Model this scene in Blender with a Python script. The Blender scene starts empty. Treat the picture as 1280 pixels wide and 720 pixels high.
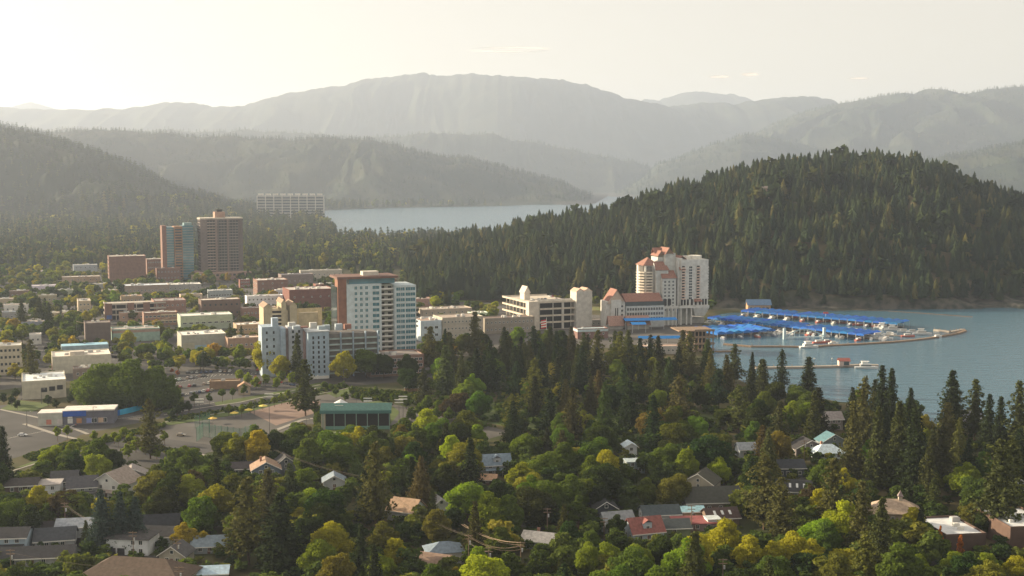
import bpy, math, random
import numpy as np
from mathutils import Vector
C = bpy.context.scene
random.seed(7); rng = np.random.default_rng(11)
R = math.radians

# ---------------------------------------------------------------- camera, sky, sun, exposure
CAM_H = 130.0; FPX = 1500.0; HORIZON = 222.0
TH = math.atan((360 - HORIZON) / FPX)
cam_d = bpy.data.cameras.new('camera'); cam = bpy.data.objects.new('camera', cam_d)
C.collection.objects.link(cam); C.camera = cam
cam.location = (0, 0, CAM_H); cam.rotation_euler = (math.pi / 2 - TH, 0, 0)
cam_d.lens = 36 * FPX / 1280; cam_d.sensor_width = 36; cam_d.clip_start = 1; cam_d.clip_end = 60000

SUN_AZ, SUN_EL = 71.0, 15.5          # degrees left of the view axis, above the horizon
world = bpy.data.worlds.new('World'); C.world = world; world.use_nodes = True
wn = world.node_tree.nodes; wl = world.node_tree.links
sky = wn.new('ShaderNodeTexSky'); sky.sky_type = 'NISHITA'; sky.sun_disc = False
sky.sun_elevation = R(SUN_EL); sky.sun_rotation = R(-SUN_AZ)
sky.air_density = 1.0; sky.dust_density = 4.0; sky.ozone_density = 1.0; sky.altitude = 700
bg = wn['Background']; bg.inputs[1].default_value = 0.05
veil = wn.new('ShaderNodeMix'); veil.data_type = 'RGBA'; veil.inputs['Factor'].default_value = .5; veil.inputs['B'].default_value = (10.6, 9.0, 6.7, 1)   # thin even high cloud
wl.new(sky.outputs[0], veil.inputs['A']); wl.new(veil.outputs['Result'], bg.inputs[0])
sun_d = bpy.data.lights.new('sun', 'SUN'); sun = bpy.data.objects.new('sun', sun_d)
C.collection.objects.link(sun); sun_d.energy = 5.0; sun_d.angle = R(0.5); sun_d.color = (1.0, 0.82, 0.56)
sdir = Vector((-math.sin(R(SUN_AZ)) * math.cos(R(SUN_EL)), math.cos(R(SUN_AZ)) * math.cos(R(SUN_EL)), math.sin(R(SUN_EL))))
sun.rotation_euler = sdir.to_track_quat('Z', 'Y').to_euler()
C.view_settings.view_transform = 'Standard'; C.view_settings.look = 'None'
C.view_settings.exposure = 1.4; C.view_settings.gamma = 1; C.view_settings.use_curve_mapping = False
cy = C.cycles
cy.max_bounces = 5; cy.diffuse_bounces = 2; cy.glossy_bounces = 2; cy.transmission_bounces = 2
cy.transparent_max_bounces = 4; cy.volume_bounces = 1; cy.use_denoising = True
cy.sample_clamp_indirect = 4; cy.caustics_reflective = False; cy.caustics_refractive = False
HAZE_DENSITY = 0.6e-4

# ---------------------------------------------------------------- pixel <-> world
def G(px, py, z=0.0):
    a = (360 - py) / FPX
    dx = (px - 640) / FPX; dy = math.cos(TH) + a * math.sin(TH); dz = -math.sin(TH) + a * math.cos(TH)
    t = (z - CAM_H) / dz
    return Vector((dx * t, dy * t, z))
def PX(x, y, z=0.0):
    f = y * math.cos(TH) - (z - CAM_H) * math.sin(TH)
    u = y * math.sin(TH) + (z - CAM_H) * math.cos(TH)
    return 640 + FPX * x / f, 360 - FPX * u / f
def SC(py): return (py - HORIZON) / CAM_H           # pixels per metre on the ground at that row

# ---------------------------------------------------------------- tagging and mesh helpers
def tag(o, label=None, cat=None, group=None, kind=None):
    if label: o['label'] = label
    if cat: o['category'] = cat
    if group: o['group'] = group
    if kind: o['kind'] = kind
    return o
def link(o, parent=None):
    C.collection.objects.link(o)
    if parent is not None: o.parent = parent
    return o
def empty(name, loc, rz=0.0):
    o = bpy.data.objects.new(name, None); o.location = loc; o.rotation_euler = (0, 0, rz)
    o.empty_display_size = 1
    return link(o)
def np_mesh(name, V, F, mats, mi=None, attr=None, smooth=False):
    """V (n,3), F (m,k) all faces with k corners"""
    me = bpy.data.meshes.new(name); V = np.asarray(V, np.float32); F = np.asarray(F, np.int32)
    m, k = F.shape
    me.vertices.add(len(V)); me.vertices.foreach_set('co', V.ravel())
    me.loops.add(m * k); me.loops.foreach_set('vertex_index', F.ravel())
    me.polygons.add(m); me.polygons.foreach_set('loop_start', np.arange(0, m * k, k, dtype=np.int32))
    me.polygons.foreach_set('loop_total', np.full(m, k, np.int32))
    for mt in mats: me.materials.append(mt)
    if mi is not None: me.polygons.foreach_set('material_index', np.asarray(mi, np.int32))
    if attr is not None:
        a = me.attributes.new('rnd', 'FLOAT', 'POINT'); a.data.foreach_set('value', np.asarray(attr, np.float32))
    me.polygons.foreach_set('use_smooth', np.full(m, smooth, bool))
    me.update(calc_edges=True)
    return me
class MB:
    """collects boxes, quads and tubes of several materials and links them as ONE mesh object"""
    def __init__(s): s.v = []; s.f = []; s.m = []
    def quad(s, pts, m=0):
        i = len(s.v); s.v += [tuple(p) for p in pts]; s.f.append(tuple(range(i, i + len(pts)))); s.m.append(m); return s
    def box(s, x0, x1, y0, y1, z0, z1, m=0):
        i = len(s.v)
        s.v += [(x0, y0, z0), (x1, y0, z0), (x1, y1, z0), (x0, y1, z0), (x0, y0, z1), (x1, y0, z1), (x1, y1, z1), (x0, y1, z1)]
        for f in ((0, 3, 2, 1), (4, 5, 6, 7), (0, 1, 5, 4), (1, 2, 6, 5), (2, 3, 7, 6), (3, 0, 4, 7)):
            s.f.append(tuple(i + k for k in f)); s.m.append(m)
        return s
    def prism(s, poly, z0, z1, m=0, top=None):
        """poly: list of (x,y) ccw"""
        n = len(poly); i = len(s.v)
        s.v += [(x, y, z0) for x, y in poly] + [(x, y, z1) for x, y in poly]
        for k in range(n):
            s.f.append((i + k, i + (k + 1) % n, i + n + (k + 1) % n, i + n + k)); s.m.append(m)
        s.f.append(tuple(i + n + k for k in range(n))); s.m.append(m if top is None else top)
        s.f.append(tuple(i + n - 1 - k for k in range(n))); s.m.append(m)
        return s
    def tube(s, p0, p1, r0, r1=None, n=6, m=0):
        r1 = r0 if r1 is None else r1
        p0 = Vector(p0); p1 = Vector(p1); d = (p1 - p0).normalized()
        a = d.orthogonal().normalized(); b = d.cross(a); i = len(s.v)
        for p, r in ((p0, r0), (p1, r1)):
            for k in range(n):
                t = 2 * math.pi * k / n; s.v.append(tuple(p + a * (math.cos(t) * r) + b * (math.sin(t) * r)))
        for k in range(n):
            s.f.append((i + k, i + (k + 1) % n, i + n + (k + 1) % n, i + n + k)); s.m.append(m)
        s.f.append(tuple(i + n + k for k in range(n))); s.m.append(m)
        s.f.append(tuple(i + n - 1 - k for k in range(n))); s.m.append(m)
        return s
    def mesh(s, name, mats):
        me = bpy.data.meshes.new(name); me.from_pydata(s.v, [], s.f)
        for mt in (mats if isinstance(mats, (list, tuple)) else [mats]): me.materials.append(mt)
        me.polygons.foreach_set('material_index', s.m); me.update()
        return me
    def build(s, name, mats, parent=None, loc=None, color=None):
        o = bpy.data.objects.new(name, s.mesh(name, mats)); link(o, parent)
        if loc is not None: o.location = loc
        if color is not None: o.color = (*color, 1)
        return o

# ---------------------------------------------------------------- materials
def mat(name, col, rough=0.8, var=0.12, scale=0.3, metal=0.0, bump=0.0, objcol=False, detail=4, spec=0.3, col2=None):
    m = bpy.data.materials.new(name); m.use_nodes = True; n = m.node_tree.nodes; l = m.node_tree.links
    b = n['Principled BSDF']; b.inputs['Roughness'].default_value = rough; b.inputs['Metallic'].default_value = metal
    b.inputs['Specular IOR Level'].default_value = spec
    tc = n.new('ShaderNodeTexCoord'); nz = n.new('ShaderNodeTexNoise'); nz.inputs['Scale'].default_value = scale
    nz.inputs['Detail'].default_value = detail; l.new(tc.outputs['Object'], nz.inputs['Vector'])
    mr = n.new('ShaderNodeMapRange'); mr.inputs['From Min'].default_value = .3; mr.inputs['From Max'].default_value = .7
    mr.inputs['To Min'].default_value = 1 - var; mr.inputs['To Max'].default_value = 1 + var
    l.new(nz.outputs['Fac'], mr.inputs['Value'])
    mx = n.new('ShaderNodeVectorMath'); mx.operation = 'SCALE'
    if objcol:
        oi = n.new('ShaderNodeObjectInfo'); l.new(oi.outputs['Color'], mx.inputs[0])
    elif col2 is not None:
        mc = n.new('ShaderNodeMix'); mc.data_type = 'RGBA'; mc.inputs['A'].default_value = (*col, 1); mc.inputs['B'].default_value = (*col2, 1)
        m2 = n.new('ShaderNodeMapRange'); m2.inputs['From Min'].default_value = .42; m2.inputs['From Max'].default_value = .58
        l.new(nz.outputs['Fac'], m2.inputs['Value']); l.new(m2.outputs[0], mc.inputs['Factor']); l.new(mc.outputs['Result'], mx.inputs[0])
    else: mx.inputs[0].default_value = col
    l.new(mr.outputs[0], mx.inputs['Scale']); l.new(mx.outputs[0], b.inputs['Base Color'])
    if bump:
        bp = n.new('ShaderNodeBump'); bp.inputs['Strength'].default_value = bump; l.new(nz.outputs['Fac'], bp.inputs['Height']); l.new(bp.outputs[0], b.inputs['Normal'])
    return m
def leafmat(name, mode, base=(0.06, 0.09, 0.03), trans=0.3, nscale=0.25):
    m = bpy.data.materials.new(name); m.use_nodes = True; n = m.node_tree.nodes; l = m.node_tree.links
    n.remove(n['Principled BSDF']); out = n['Material Output']
    tc = n.new('ShaderNodeTexCoord'); nz = n.new('ShaderNodeTexNoise'); nz.inputs['Scale'].default_value = nscale; nz.inputs['Detail'].default_value = 3
    l.new(tc.outputs['Object'], nz.inputs['Vector'])
    mr = n.new('ShaderNodeMapRange'); mr.inputs['From Min'].default_value = .3; mr.inputs['From Max'].default_value = .7
    mr.inputs['To Min'].default_value = .7; mr.inputs['To Max'].default_value = 1.3; l.new(nz.outputs['Fac'], mr.inputs['Value'])
    sc = n.new('ShaderNodeVectorMath'); sc.operation = 'SCALE'; l.new(mr.outputs[0], sc.inputs['Scale'])
    if mode == 'obj':
        oi = n.new('ShaderNodeObjectInfo'); l.new(oi.outputs['Color'], sc.inputs[0])
    else:
        at = n.new('ShaderNodeAttribute'); at.attribute_name = 'rnd'
        cr = n.new('ShaderNodeValToRGB'); l.new(at.outputs['Fac'], cr.inputs[0])
        els = cr.color_ramp.elements
        for i, (p, c) in enumerate(base):
            e = els[i] if i < 2 else els.new(p)
            e.position = p; e.color = (*c, 1)
        l.new(cr.outputs[0], sc.inputs[0])
    d = n.new('ShaderNodeBsdfDiffuse'); t = n.new('ShaderNodeBsdfTranslucent'); mx = n.new('ShaderNodeMixShader'); mx.inputs[0].default_value = trans
    tm = n.new('ShaderNodeVectorMath'); tm.operation = 'MULTIPLY'; tm.inputs[1].default_value = (1.5, 1.5, .7)
    l.new(sc.outputs[0], d.inputs[0]); l.new(sc.outputs[0], tm.inputs[0]); l.new(tm.outputs[0], t.inputs[0])
    l.new(d.outputs[0], mx.inputs[1]); l.new(t.outputs[0], mx.inputs[2]); l.new(mx.outputs[0], out.inputs['Surface'])
    return m
M = {}
M['wall'] = mat('painted_wall', (1, 1, 1), .85, .16, .35, objcol=True, detail=7)
M['roof'] = mat('roof_shingle', (1, 1, 1), .9, .22, .9, objcol=True, detail=6, bump=.2)
M['metal'] = mat('painted_metal', (1, 1, 1), .45, .06, .5, objcol=True)
M['paint'] = mat('car_paint', (1, 1, 1), .25, .03, .5, objcol=True, spec=.6)
M['fabric'] = mat('canvas', (1, 1, 1), .8, .12, .3, objcol=True)
M['wood'] = mat('weathered_wood', (.24, .17, .12), .85, .25, .8)
M['bark'] = mat('bark', (.13, .085, .055), .95, .35, 1.2)
M['tyre'] = mat('rubber', (.02, .02, .02), .8, .1)
M['white'] = mat('white_trim', (.78, .77, .74), .6, .05)
M['glass'] = mat('window_glass', (.035, .05, .06), .08, .3, .12, spec=.9)
M['tealglass'] = mat('teal_glass', (.07, .20, .26), .12, .3, .1, spec=.9)
M['dark'] = mat('dark_trim_and_shade', (.03, .03, .032), .9, .1)  # dark colour for frames and panes, and for shade painted inside open decks
M['concrete'] = mat('concrete', (.36, .34, .31), .9, .15, .15)
M['asphalt'] = mat('asphalt', (.062, .06, .06), .9, .25, .05, detail=8)
M['lot'] = mat('worn_asphalt', (.095, .09, .085), .9, .25, .04, detail=8)
M['sky'] = mat('skylight_pane', (.7, .72, .75), .15)
M['pave'] = mat('paving', (.33, .29, .25), .9, .15, .1)
M['kerb'] = mat('kerb_stone', (.30, .28, .25), .9, .1)
M['mark'] = mat('road_paint', (.72, .71, .66), .7, .1, 1.)
M['lawn'] = mat('lawn_grass', (.075, .105, .026), .95, .3, .08, detail=8)
M['golf'] = mat('golf_grass', (.15, .22, .035), .95, .25, .05, detail=6)
M['drygrass'] = mat('dry_grass', (.24, .20, .08), .95, .3, .1, detail=8, col2=(.10, .13, .035))
M['leaf'] = leafmat('foliage', 'obj', trans=.38, nscale=.35)
M['needle'] = leafmat('needles', 'obj', trans=.18, nscale=.5)
M['forest'] = leafmat('forest_foliage', 'attr', [(0, (.022, .038, .024)), (.55, (.045, .062, .028)), (1, (.12, .11, .04))], trans=.2, nscale=.02)
M['canopy'] = leafmat('canopy_foliage', 'attr', [(0, (.035, .06, .02)), (.5, (.085, .12, .03)), (1, (.24, .22, .04))], trans=.3, nscale=.05)

# ---------------------------------------------------------------- terrain
def vnoise(x, y, seed=0):
    xi = np.floor(x).astype(np.int64); yi = np.floor(y).astype(np.int64); xf = x - xi; yf = y - yi
    def h(a, b):
        n = (a * 374761393 + b * 668265263 + seed * 1442695041) & 0x7fffffff
        n = ((n ^ (n >> 13)) * 1274126177) & 0x7fffffff
        return ((n ^ (n >> 16)) & 0xffff) / 65535.0
    u = xf * xf * (3 - 2 * xf); v = yf * yf * (3 - 2 * yf)
    return (h(xi, yi) * (1 - u) + h(xi + 1, yi) * u) * (1 - v) + (h(xi, yi + 1) * (1 - u) + h(xi + 1, yi + 1) * u) * v
def fbm(x, y, o=4, seed=0):
    s = 0; a = .5; t = 0
    for i in range(o): s = s + a * vnoise(x * 2 ** i, y * 2 ** i, seed + i); t += a; a *= .5
    return s / t
def poly_sd(x, y, poly):
    """signed distance, negative inside"""
    x = np.asarray(x, float); y = np.asarray(y, float); d = np.full(x.shape, 1e18); ins = np.zeros(x.shape, bool)
    n = len(poly)
    for i in range(n):
        ax, ay = poly[i][:2]; bx, by = poly[(i + 1) % n][:2]
        ex, ey = bx - ax, by - ay; L = ex * ex + ey * ey + 1e-9
        t = np.clip(((x - ax) * ex + (y - ay) * ey) / L, 0, 1)
        d = np.minimum(d, (x - ax - t * ex) ** 2 + (y - ay - t * ey) ** 2)
        c = ((ay > y) != (by > y)); 
        with np.errstate(divide='ignore', invalid='ignore'):
            xx = (bx - ax) * (y - ay) / (by - ay if by != ay else 1e-9) + ax
        ins ^= c & (x < xx)
    d = np.sqrt(d); return np.where(ins, -d, d)
def gp(pts): return [tuple(G(a, b))[:2] for a, b in pts]
LAKE_NEAR = gp([(884, 393), (905, 389), (960, 387.5), (1050, 386), (1150, 384.5), (1280, 382), (1420, 379), (1800, 372), (2400, 600), (1500, 570), (1280, 540), (1200, 528), (1160, 530), (1125, 512), (1060, 503), (985, 492), (930, 480), (885, 458), (872, 440), (876, 412)])
LAKE_FAR = gp([(395, 263), (500, 259.5), (620, 257.5), (745, 252.5), (752, 249), (765, 242), (830, 238.5), (900, 235), (1300, 235), (1700, 238), (1700, 310), (1300, 305), (1000, 302), (700, 300), (560, 297), (430, 297), (415, 285)])
WATER_Z = -1.2
RIDGES = [  # depth of the crest, front width, back width, gully strength, silhouette in pixels
 dict(D=20500, wf=3500, wb=2500, g=.15, p=[(-300, 150), (-60, 140), (15, 136), (45, 129), (75, 137), (200, 160), (760, 150), (805, 124), (835, 122), (865, 117), (900, 119), (935, 125), (990, 140), (1200, 160)]),
 dict(D=15200, wf=2700, wb=4000, g=.2, p=[(-700, 120), (-300, 128), (0, 135), (60, 140), (100, 136), (160, 138), (215, 130), (270, 131), (305, 132), (340, 122), (400, 111), (450, 102), (490, 96), (520, 92), (560, 95), (610, 93), (660, 98), (705, 100), (750, 112), (800, 126), (850, 140), (900, 160), (960, 190), (1030, 222)]),
 dict(D=15500, wf=3000, wb=3000, g=.22, p=[(760, 150), (840, 131), (900, 130), (960, 125), (1010, 122), (1040, 128), (1080, 145), (1160, 180), (1300, 222)]),
 dict(D=12500, wf=3400, wb=3500, g=.26, p=[(860, 218), (900, 195), (950, 162), (990, 145), (1050, 129), (1100, 122), (1150, 115), (1200, 118), (1240, 112), (1280, 110), (1400, 100), (1700, 110), (2100, 150)]),
 dict(D=10000, wf=1800, wb=1500, g=.25, p=[(760, 232), (800, 214), (850, 196), (900, 180), (925, 170), (960, 172), (1010, 185), (1060, 198), (1130, 215), (1200, 225)]),
 dict(D=7600, wf=2200, wb=2000, g=.45, p=[(1040, 228), (1100, 214), (1170, 200), (1220, 190), (1280, 179), (1400, 165), (1700, 150), (2000, 170)]),
 dict(D=10700, wf=1000, wb=1300, g=.3, p=[(-200, 160), (100, 162), (290, 164), (350, 165), (440, 170), (490, 172), (540, 167), (620, 170), (680, 181), (740, 193), (790, 202), (825, 214), (845, 228), (870, 240)]),
 dict(D=7300, wf=1400, wb=1800, g=.3, p=[(-300, 150), (0, 153), (60, 164), (110, 164), (180, 167), (250, 171), (330, 173), (400, 174), (470, 176), (520, 188), (590, 201), (650, 214), (700, 228), (735, 241), (752, 252), (770, 262)]),
 dict(D=4700, wf=1300, wb=1100, g=.4, p=[(-600, 130), (-200, 143), (0, 157), (40, 166), (100, 180), (140, 195), (180, 213), (215, 232), (250, 246), (300, 262), (340, 275)]),
 dict(D=3900, wf=420, wb=700, g=.3, p=[(120, 285), (160, 268), (195, 252), (225, 250), (262, 258), (300, 270), (330, 285)]),
 dict(D=1780, wf=585, wb=520, g=.35, hill=True, p=[(470, 340), (540, 318), (600, 307), (660, 292), (700, 286), (740, 279), (770, 269), (810, 256), (850, 246), (900, 232), (950, 219), (990, 213), (1050, 210), (1100, 209), (1140, 213), (1180, 226), (1220, 243), (1250, 254), (1280, 261), (1400, 280), (1550, 320)]),
]
def terrain(x, y, parts=False):
    x = np.asarray(x, float); y = np.asarray(y, float)
    lake = np.minimum(poly_sd(x, y, LAKE_NEAR), poly_sd(x, y, LAKE_FAR))
    z = np.clip(lake / 4.0, -6, 0) * 1.0
    z = np.where(lake > 0, 0, z)
    far = np.clip((y - 2200) / 3000, 0, 1)
    z = z + np.where(lake > 0, far * 12 * fbm(x / 500, y / 500, 3, 5) * np.clip(lake / 150, 0, 1), 0)
    t = 640 + FPX * x / np.maximum(y, 1)
    hill = np.zeros_like(x)
    for i, r in enumerate(RIDGES):
        D = r['D'] * (1 + .05 * (fbm(t / 160, t * 0, 2, 31 + i) - .5) * (0 if r.get('hill') else 1))
        P = np.array(r['p'], float); py = np.interp(t, P[:, 0], P[:, 1])
        crest = CAM_H + D * np.tan(np.arctan((360 - py) / FPX) - TH)
        crest = crest + (fbm(x / (r['D'] * .02), t * 0, 3, 77 + i) - .5) * r['D'] * .005 + (fbm(x / (r['D'] * .004), t * 0, 4, 177 + i) - .5) * r['D'] * .0022 * (0 if r.get('hill') else 1)
        edge = np.clip((t - P[0, 0]) / 60, 0, 1) * np.clip((P[-1, 0] - t) / 60, 0, 1)
        crest = np.maximum(crest, 0) * edge
        u = np.where(y < D, (D - y) / r['wf'], (y - D) / r['wb'])
        w = r['D'] * .035
        gully = (np.abs(fbm(x / w + 3 * fbm(x / w / 2, y / w / 2, 2, 91), y / (w * 2.2), 4, 13 + i) - .5) * 2)
        uu = np.clip(u + (gully - .25) * r['g'] * np.clip(u * 2.2, 0, 1) * (1 - .75 * np.clip(u - .5, 0, 1)), 0, 1)
        zz = crest * np.cos(uu * math.pi / 2) ** 1.15
        zz = np.where((u < 1) & (zz > .6), zz, -50)
        if r.get('hill'): hill = np.maximum(zz, 0)
        z = np.maximum(z, zz)
    return (z, lake, hill) if parts else z
angs = np.tan(np.radians(np.concatenate([np.linspace(-46, -27, 60, endpoint=False), np.linspace(-27, 27, 620), np.linspace(27.3, 46, 60)])))
ys = np.concatenate([np.geomspace(120, 1150, 150, endpoint=False), np.geomspace(1150, 24000, 560)])
YY, AA = np.meshgrid(ys, angs, indexing='ij'); XX = YY * AA
ZZ = terrain(XX.ravel(), YY.ravel()).reshape(XX.shape)
ny, nx = XX.shape; idx = np.arange(ny * nx).reshape(ny, nx)
FQ = np.stack([idx[:-1, :-1], idx[:-1, 1:], idx[1:, 1:], idx[1:, :-1]], -1).reshape(-1, 4)
def ground_material():
    m = bpy.data.materials.new('ground_earth'); m.use_nodes = True; n = m.node_tree.nodes; l = m.node_tree.links; b = n['Principled BSDF']
    b.inputs['Roughness'].default_value = .95; b.inputs['Specular IOR Level'].default_value = .1
    tc = n.new('ShaderNodeTexCoord'); sp = n.new('ShaderNodeSeparateXYZ'); l.new(tc.outputs['Object'], sp.inputs[0])
    def noise(s, d):
        z = n.new('ShaderNodeTexNoise'); z.inputs['Scale'].default_value = s; z.inputs['Detail'].default_value = d; l.new(tc.outputs['Object'], z.inputs['Vector']); return z.outputs['Fac']
    def ramp(src, a, b_):
        r = n.new('ShaderNodeMapRange'); r.inputs['From Min'].default_value = a; r.inputs['From Max'].default_value = b_; l.new(src, r.inputs['Value']); return r.outputs[0]
    def mix(f, a, b_):
        x = n.new('ShaderNodeMix'); x.data_type = 'RGBA'; l.new(f, x.inputs['Factor'])
        for k, v in (('A', a), ('B', b_)):
            if isinstance(v, tuple): x.inputs[k].default_value = (*v, 1)
            else: l.new(v, x.inputs[k])
        return x.outputs['Result']
    near = mix(ramp(noise(.03, 8), .4, .6), (.05, .06, .024), (.10, .085, .045))
    wood = mix(ramp(noise(.004, 9), .42, .62), (.022, .033, .02), (.04, .046, .027))
    rock = mix(ramp(noise(.12, 6), .4, .6), (.03, .035, .028), (.09, .085, .075))
    far = mix(ramp(sp.outputs['Y'], 1500, 1900), near, wood)
    # bare rock low on the slopes just above the water and in patches
    lo = n.new('ShaderNodeMath'); lo.operation = 'MULTIPLY'; l.new(ramp(sp.outputs['Z'], 16, 3), lo.inputs[0]); l.new(ramp(sp.outputs['Y'], 1170, 1190), lo.inputs[1])
    lo2 = n.new('ShaderNodeMath'); lo2.operation = 'MULTIPLY'; l.new(lo.outputs[0], lo2.inputs[0]); l.new(ramp(sp.outputs['X'], 190, 215), lo2.inputs[1])
    c = mix(lo2.outputs[0], far, rock)
    l.new(c, b.inputs['Base Color']); return m
me = np_mesh('ground', np.stack([XX.ravel(), YY.ravel(), ZZ.ravel()], 1), FQ, [ground_material()], smooth=True)
ground = link(bpy.data.objects.new('ground', me)); tag(ground, kind='structure')

def water_material():
    m = bpy.data.materials.new('lake_water'); m.use_nodes = True; n = m.node_tree.nodes; l = m.node_tree.links; b = n['Principled BSDF']
    b.inputs['Base Color'].default_value = (.06, .15, .22, 1); b.inputs['Roughness'].default_value = .15; b.inputs['IOR'].default_value = 1.33
    tc = n.new('ShaderNodeTexCoord'); mp = n.new('ShaderNodeMapping'); mp.inputs['Scale'].default_value = (.06, .25, 1); mp.inputs['Rotation'].default_value = (0, 0, .2)
    l.new(tc.outputs['Object'], mp.inputs[0])
    n1 = n.new('ShaderNodeTexNoise'); n1.inputs['Scale'].default_value = 1.; n1.inputs['Detail'].default_value = 6; n1.inputs['Roughness'].default_value = .62; l.new(mp.outputs[0], n1.inputs['Vector'])
    bp = n.new('ShaderNodeBump'); bp.inputs['Strength'].default_value = 1.; bp.inputs['Distance'].default_value = .8
    l.new(n1.outputs['Fac'], bp.inputs['Height']); l.new(bp.outputs[0], b.inputs['Normal'])
    return m
w = MB(); w.quad([(-500, 250, 0), (9000, 250, 0), (17000, 23900, 0), (-17000, 23900, 0)])
tag(w.build('lake_water', water_material(), loc=(0, 0, WATER_Z)), kind='structure')

# the air: one closed box of thin even haze round everything
hz = MB(); hz.box(-19000, 19000, -400, 24600, -9, 1570)
hm = bpy.data.materials.new('haze_air'); hm.use_nodes = True; n_ = hm.node_tree.nodes; n_.remove(n_['Principled BSDF'])
pv = n_.new('ShaderNodeVolumePrincipled'); pv.inputs['Color'].default_value = (.66, .76, .96, 1); pv.inputs['Density'].default_value = HAZE_DENSITY
pv.inputs['Anisotropy'].default_value = .3
hm.node_tree.links.new(pv.outputs[0], n_['Material Output'].inputs['Volume']); hm.volume_intersection_method = 'FAST' if hasattr(hm, 'volume_intersection_method') else None
tag(hz.build('haze', hm), kind='stuff')

# ---------------------------------------------------------------- tree meshes
def rot_z(a):
    c, s = np.cos(a), np.sin(a); z = np.zeros_like(a); o = np.ones_like(a)
    return np.stack([np.stack([c, -s, z], -1), np.stack([s, c, z], -1), np.stack([z, z, o], -1)], -2)
def cards(P, size, rg, N=None, spread=.9, aspect=1.0):
    """one random little quad at each point, facing roughly along N"""
    n = len(P); d = rg.normal(size=(n, 3))
    if N is not None: d = N + spread * d * .6
    d /= np.linalg.norm(d, axis=1, keepdims=True) + 1e-9
    a = np.cross(d, rg.normal(size=(n, 3))); a /= np.linalg.norm(a, axis=1, keepdims=True) + 1e-9
    b = np.cross(d, a); s = (size * rg.uniform(.6, 1.35, n))[:, None] * .5
    V = np.stack([P - a * s * aspect - b * s * .6, P + a * s * aspect * .7 - b * s, P + a * s * aspect + b * s * .7, P - a * s * aspect * .6 + b * s], 1)
    return V.reshape(-1, 3)
def quads(n): return np.arange(n * 4, dtype=np.int32).reshape(n, 4)
def conifer_points(h, r, rg, whorls, per, clumps, base=.12, droop=.25, power=.9, gappy=.15, lump=.25):
    P = []; N = []
    zs = base + (1 - base) * np.linspace(0, .985, whorls) ** 1.0
    lob = rg.uniform(0, 7, 4)
    for zf in zs:
        k = (1 - (zf - base) / (1 - base)); rr = r * (k ** power) * (1 if zf > base + .12 else .65 + 3 * (zf - base))
        rr = max(rr, r * .05)
        nb = max(3, int(per * (.45 + .55 * k))); off = rg.uniform(0, 6.28)
        for b_ in range(nb):
            if rg.random() < gappy: continue
            a = off + 6.283 * b_ / nb + rg.normal() * .15
            L = rr * rg.uniform(.6, 1.15) * (1 + lump * math.sin(a * 2 + lob[0] + zf * 9) + lump * .7 * math.sin(zf * 23 + lob[1] + a))
            nc = max(2, int(clumps * (.4 + .6 * k)))
            for t in np.linspace(.25, 1, nc):
                z = zf * h + rg.normal() * h * .006 - droop * L * t * t + .12 * L * t
                P.append((math.cos(a) * L * t + rg.normal() * .15, math.sin(a) * L * t + rg.normal() * .15, z)); N.append((math.cos(a) * .5, math.sin(a) * .5, .8))
    P.append((0, 0, h * .99)); N.append((0, 0, 1))
    return np.array(P), np.array(N)
def crown_points(h, r, rg, lobes, n, base=.22, flat=1.0, top=.62, columnar=False):
    """leaf points on the skins of many overlapping lobes"""
    cz = h * (base + 1) / 2; hz_ = h * (1 - base) / 2
    L = []
    for i in range(lobes):
        u = rg.normal(size=3); u /= np.linalg.norm(u); u[2] = u[2] * .9 + .1
        q = rg.uniform(.5, .84) if i > 2 else .2
        shape = 1.0 - (.35 * max(0, u[2])) * (0 if columnar else 1)
        L.append((u[0] * r * q * shape, u[1] * r * q * shape, cz + u[2] * hz_ * q, r * rg.uniform(.2, .4) * (1 if i > 2 else 1.8)))
    L = np.array(L); w_ = L[:, 3] ** 2; ch = rg.choice(lobes, n, p=w_ / w_.sum())
    d = rg.normal(size=(n, 3)); d[:, 2] = d[:, 2] * .85 + .25; d /= np.linalg.norm(d, axis=1, keepdims=True)
    rad = L[ch, 3][:, None] * (rg.uniform(.55, 1.0, n) ** .45)[:, None] * (1 + .07 * rg.normal(size=(n, 1)))
    P = L[ch, :3] + d * rad * np.array([1, 1, .9 * min(1.6, hz_ / r) if columnar else .85])
    P[:, 2] = np.minimum(P[:, 2], h * 1.0)
    return P, d
def trunk_mb(h, r, rg, limbs=5, top=.75, spread=.4):
    m = MB(); p = Vector((0, 0, -.5)); segs = 5
    for i in range(segs):
        q = Vector((rg.normal() * h * .006, rg.normal() * h * .006, h * top * (i + 1) / segs)); m.tube(p, q, r * (1 - .17 * i), r * (1 - .17 * (i + 1)), 6); p = q
    for i in range(limbs):
        a = rg.uniform(0, 6.28); z = h * rg.uniform(.22, .55); L = h * spread * rg.uniform(.5, 1)
        m.tube((0, 0, z), (math.cos(a) * L * .6, math.sin(a) * L * .6, z + L * .7), r * .45, r * .12, 5)
    return m
PROTO = {}
def proto(kind, h, crown_me, trunk_me): PROTO.setdefault(kind, []).append((h, crown_me, trunk_me))
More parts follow.
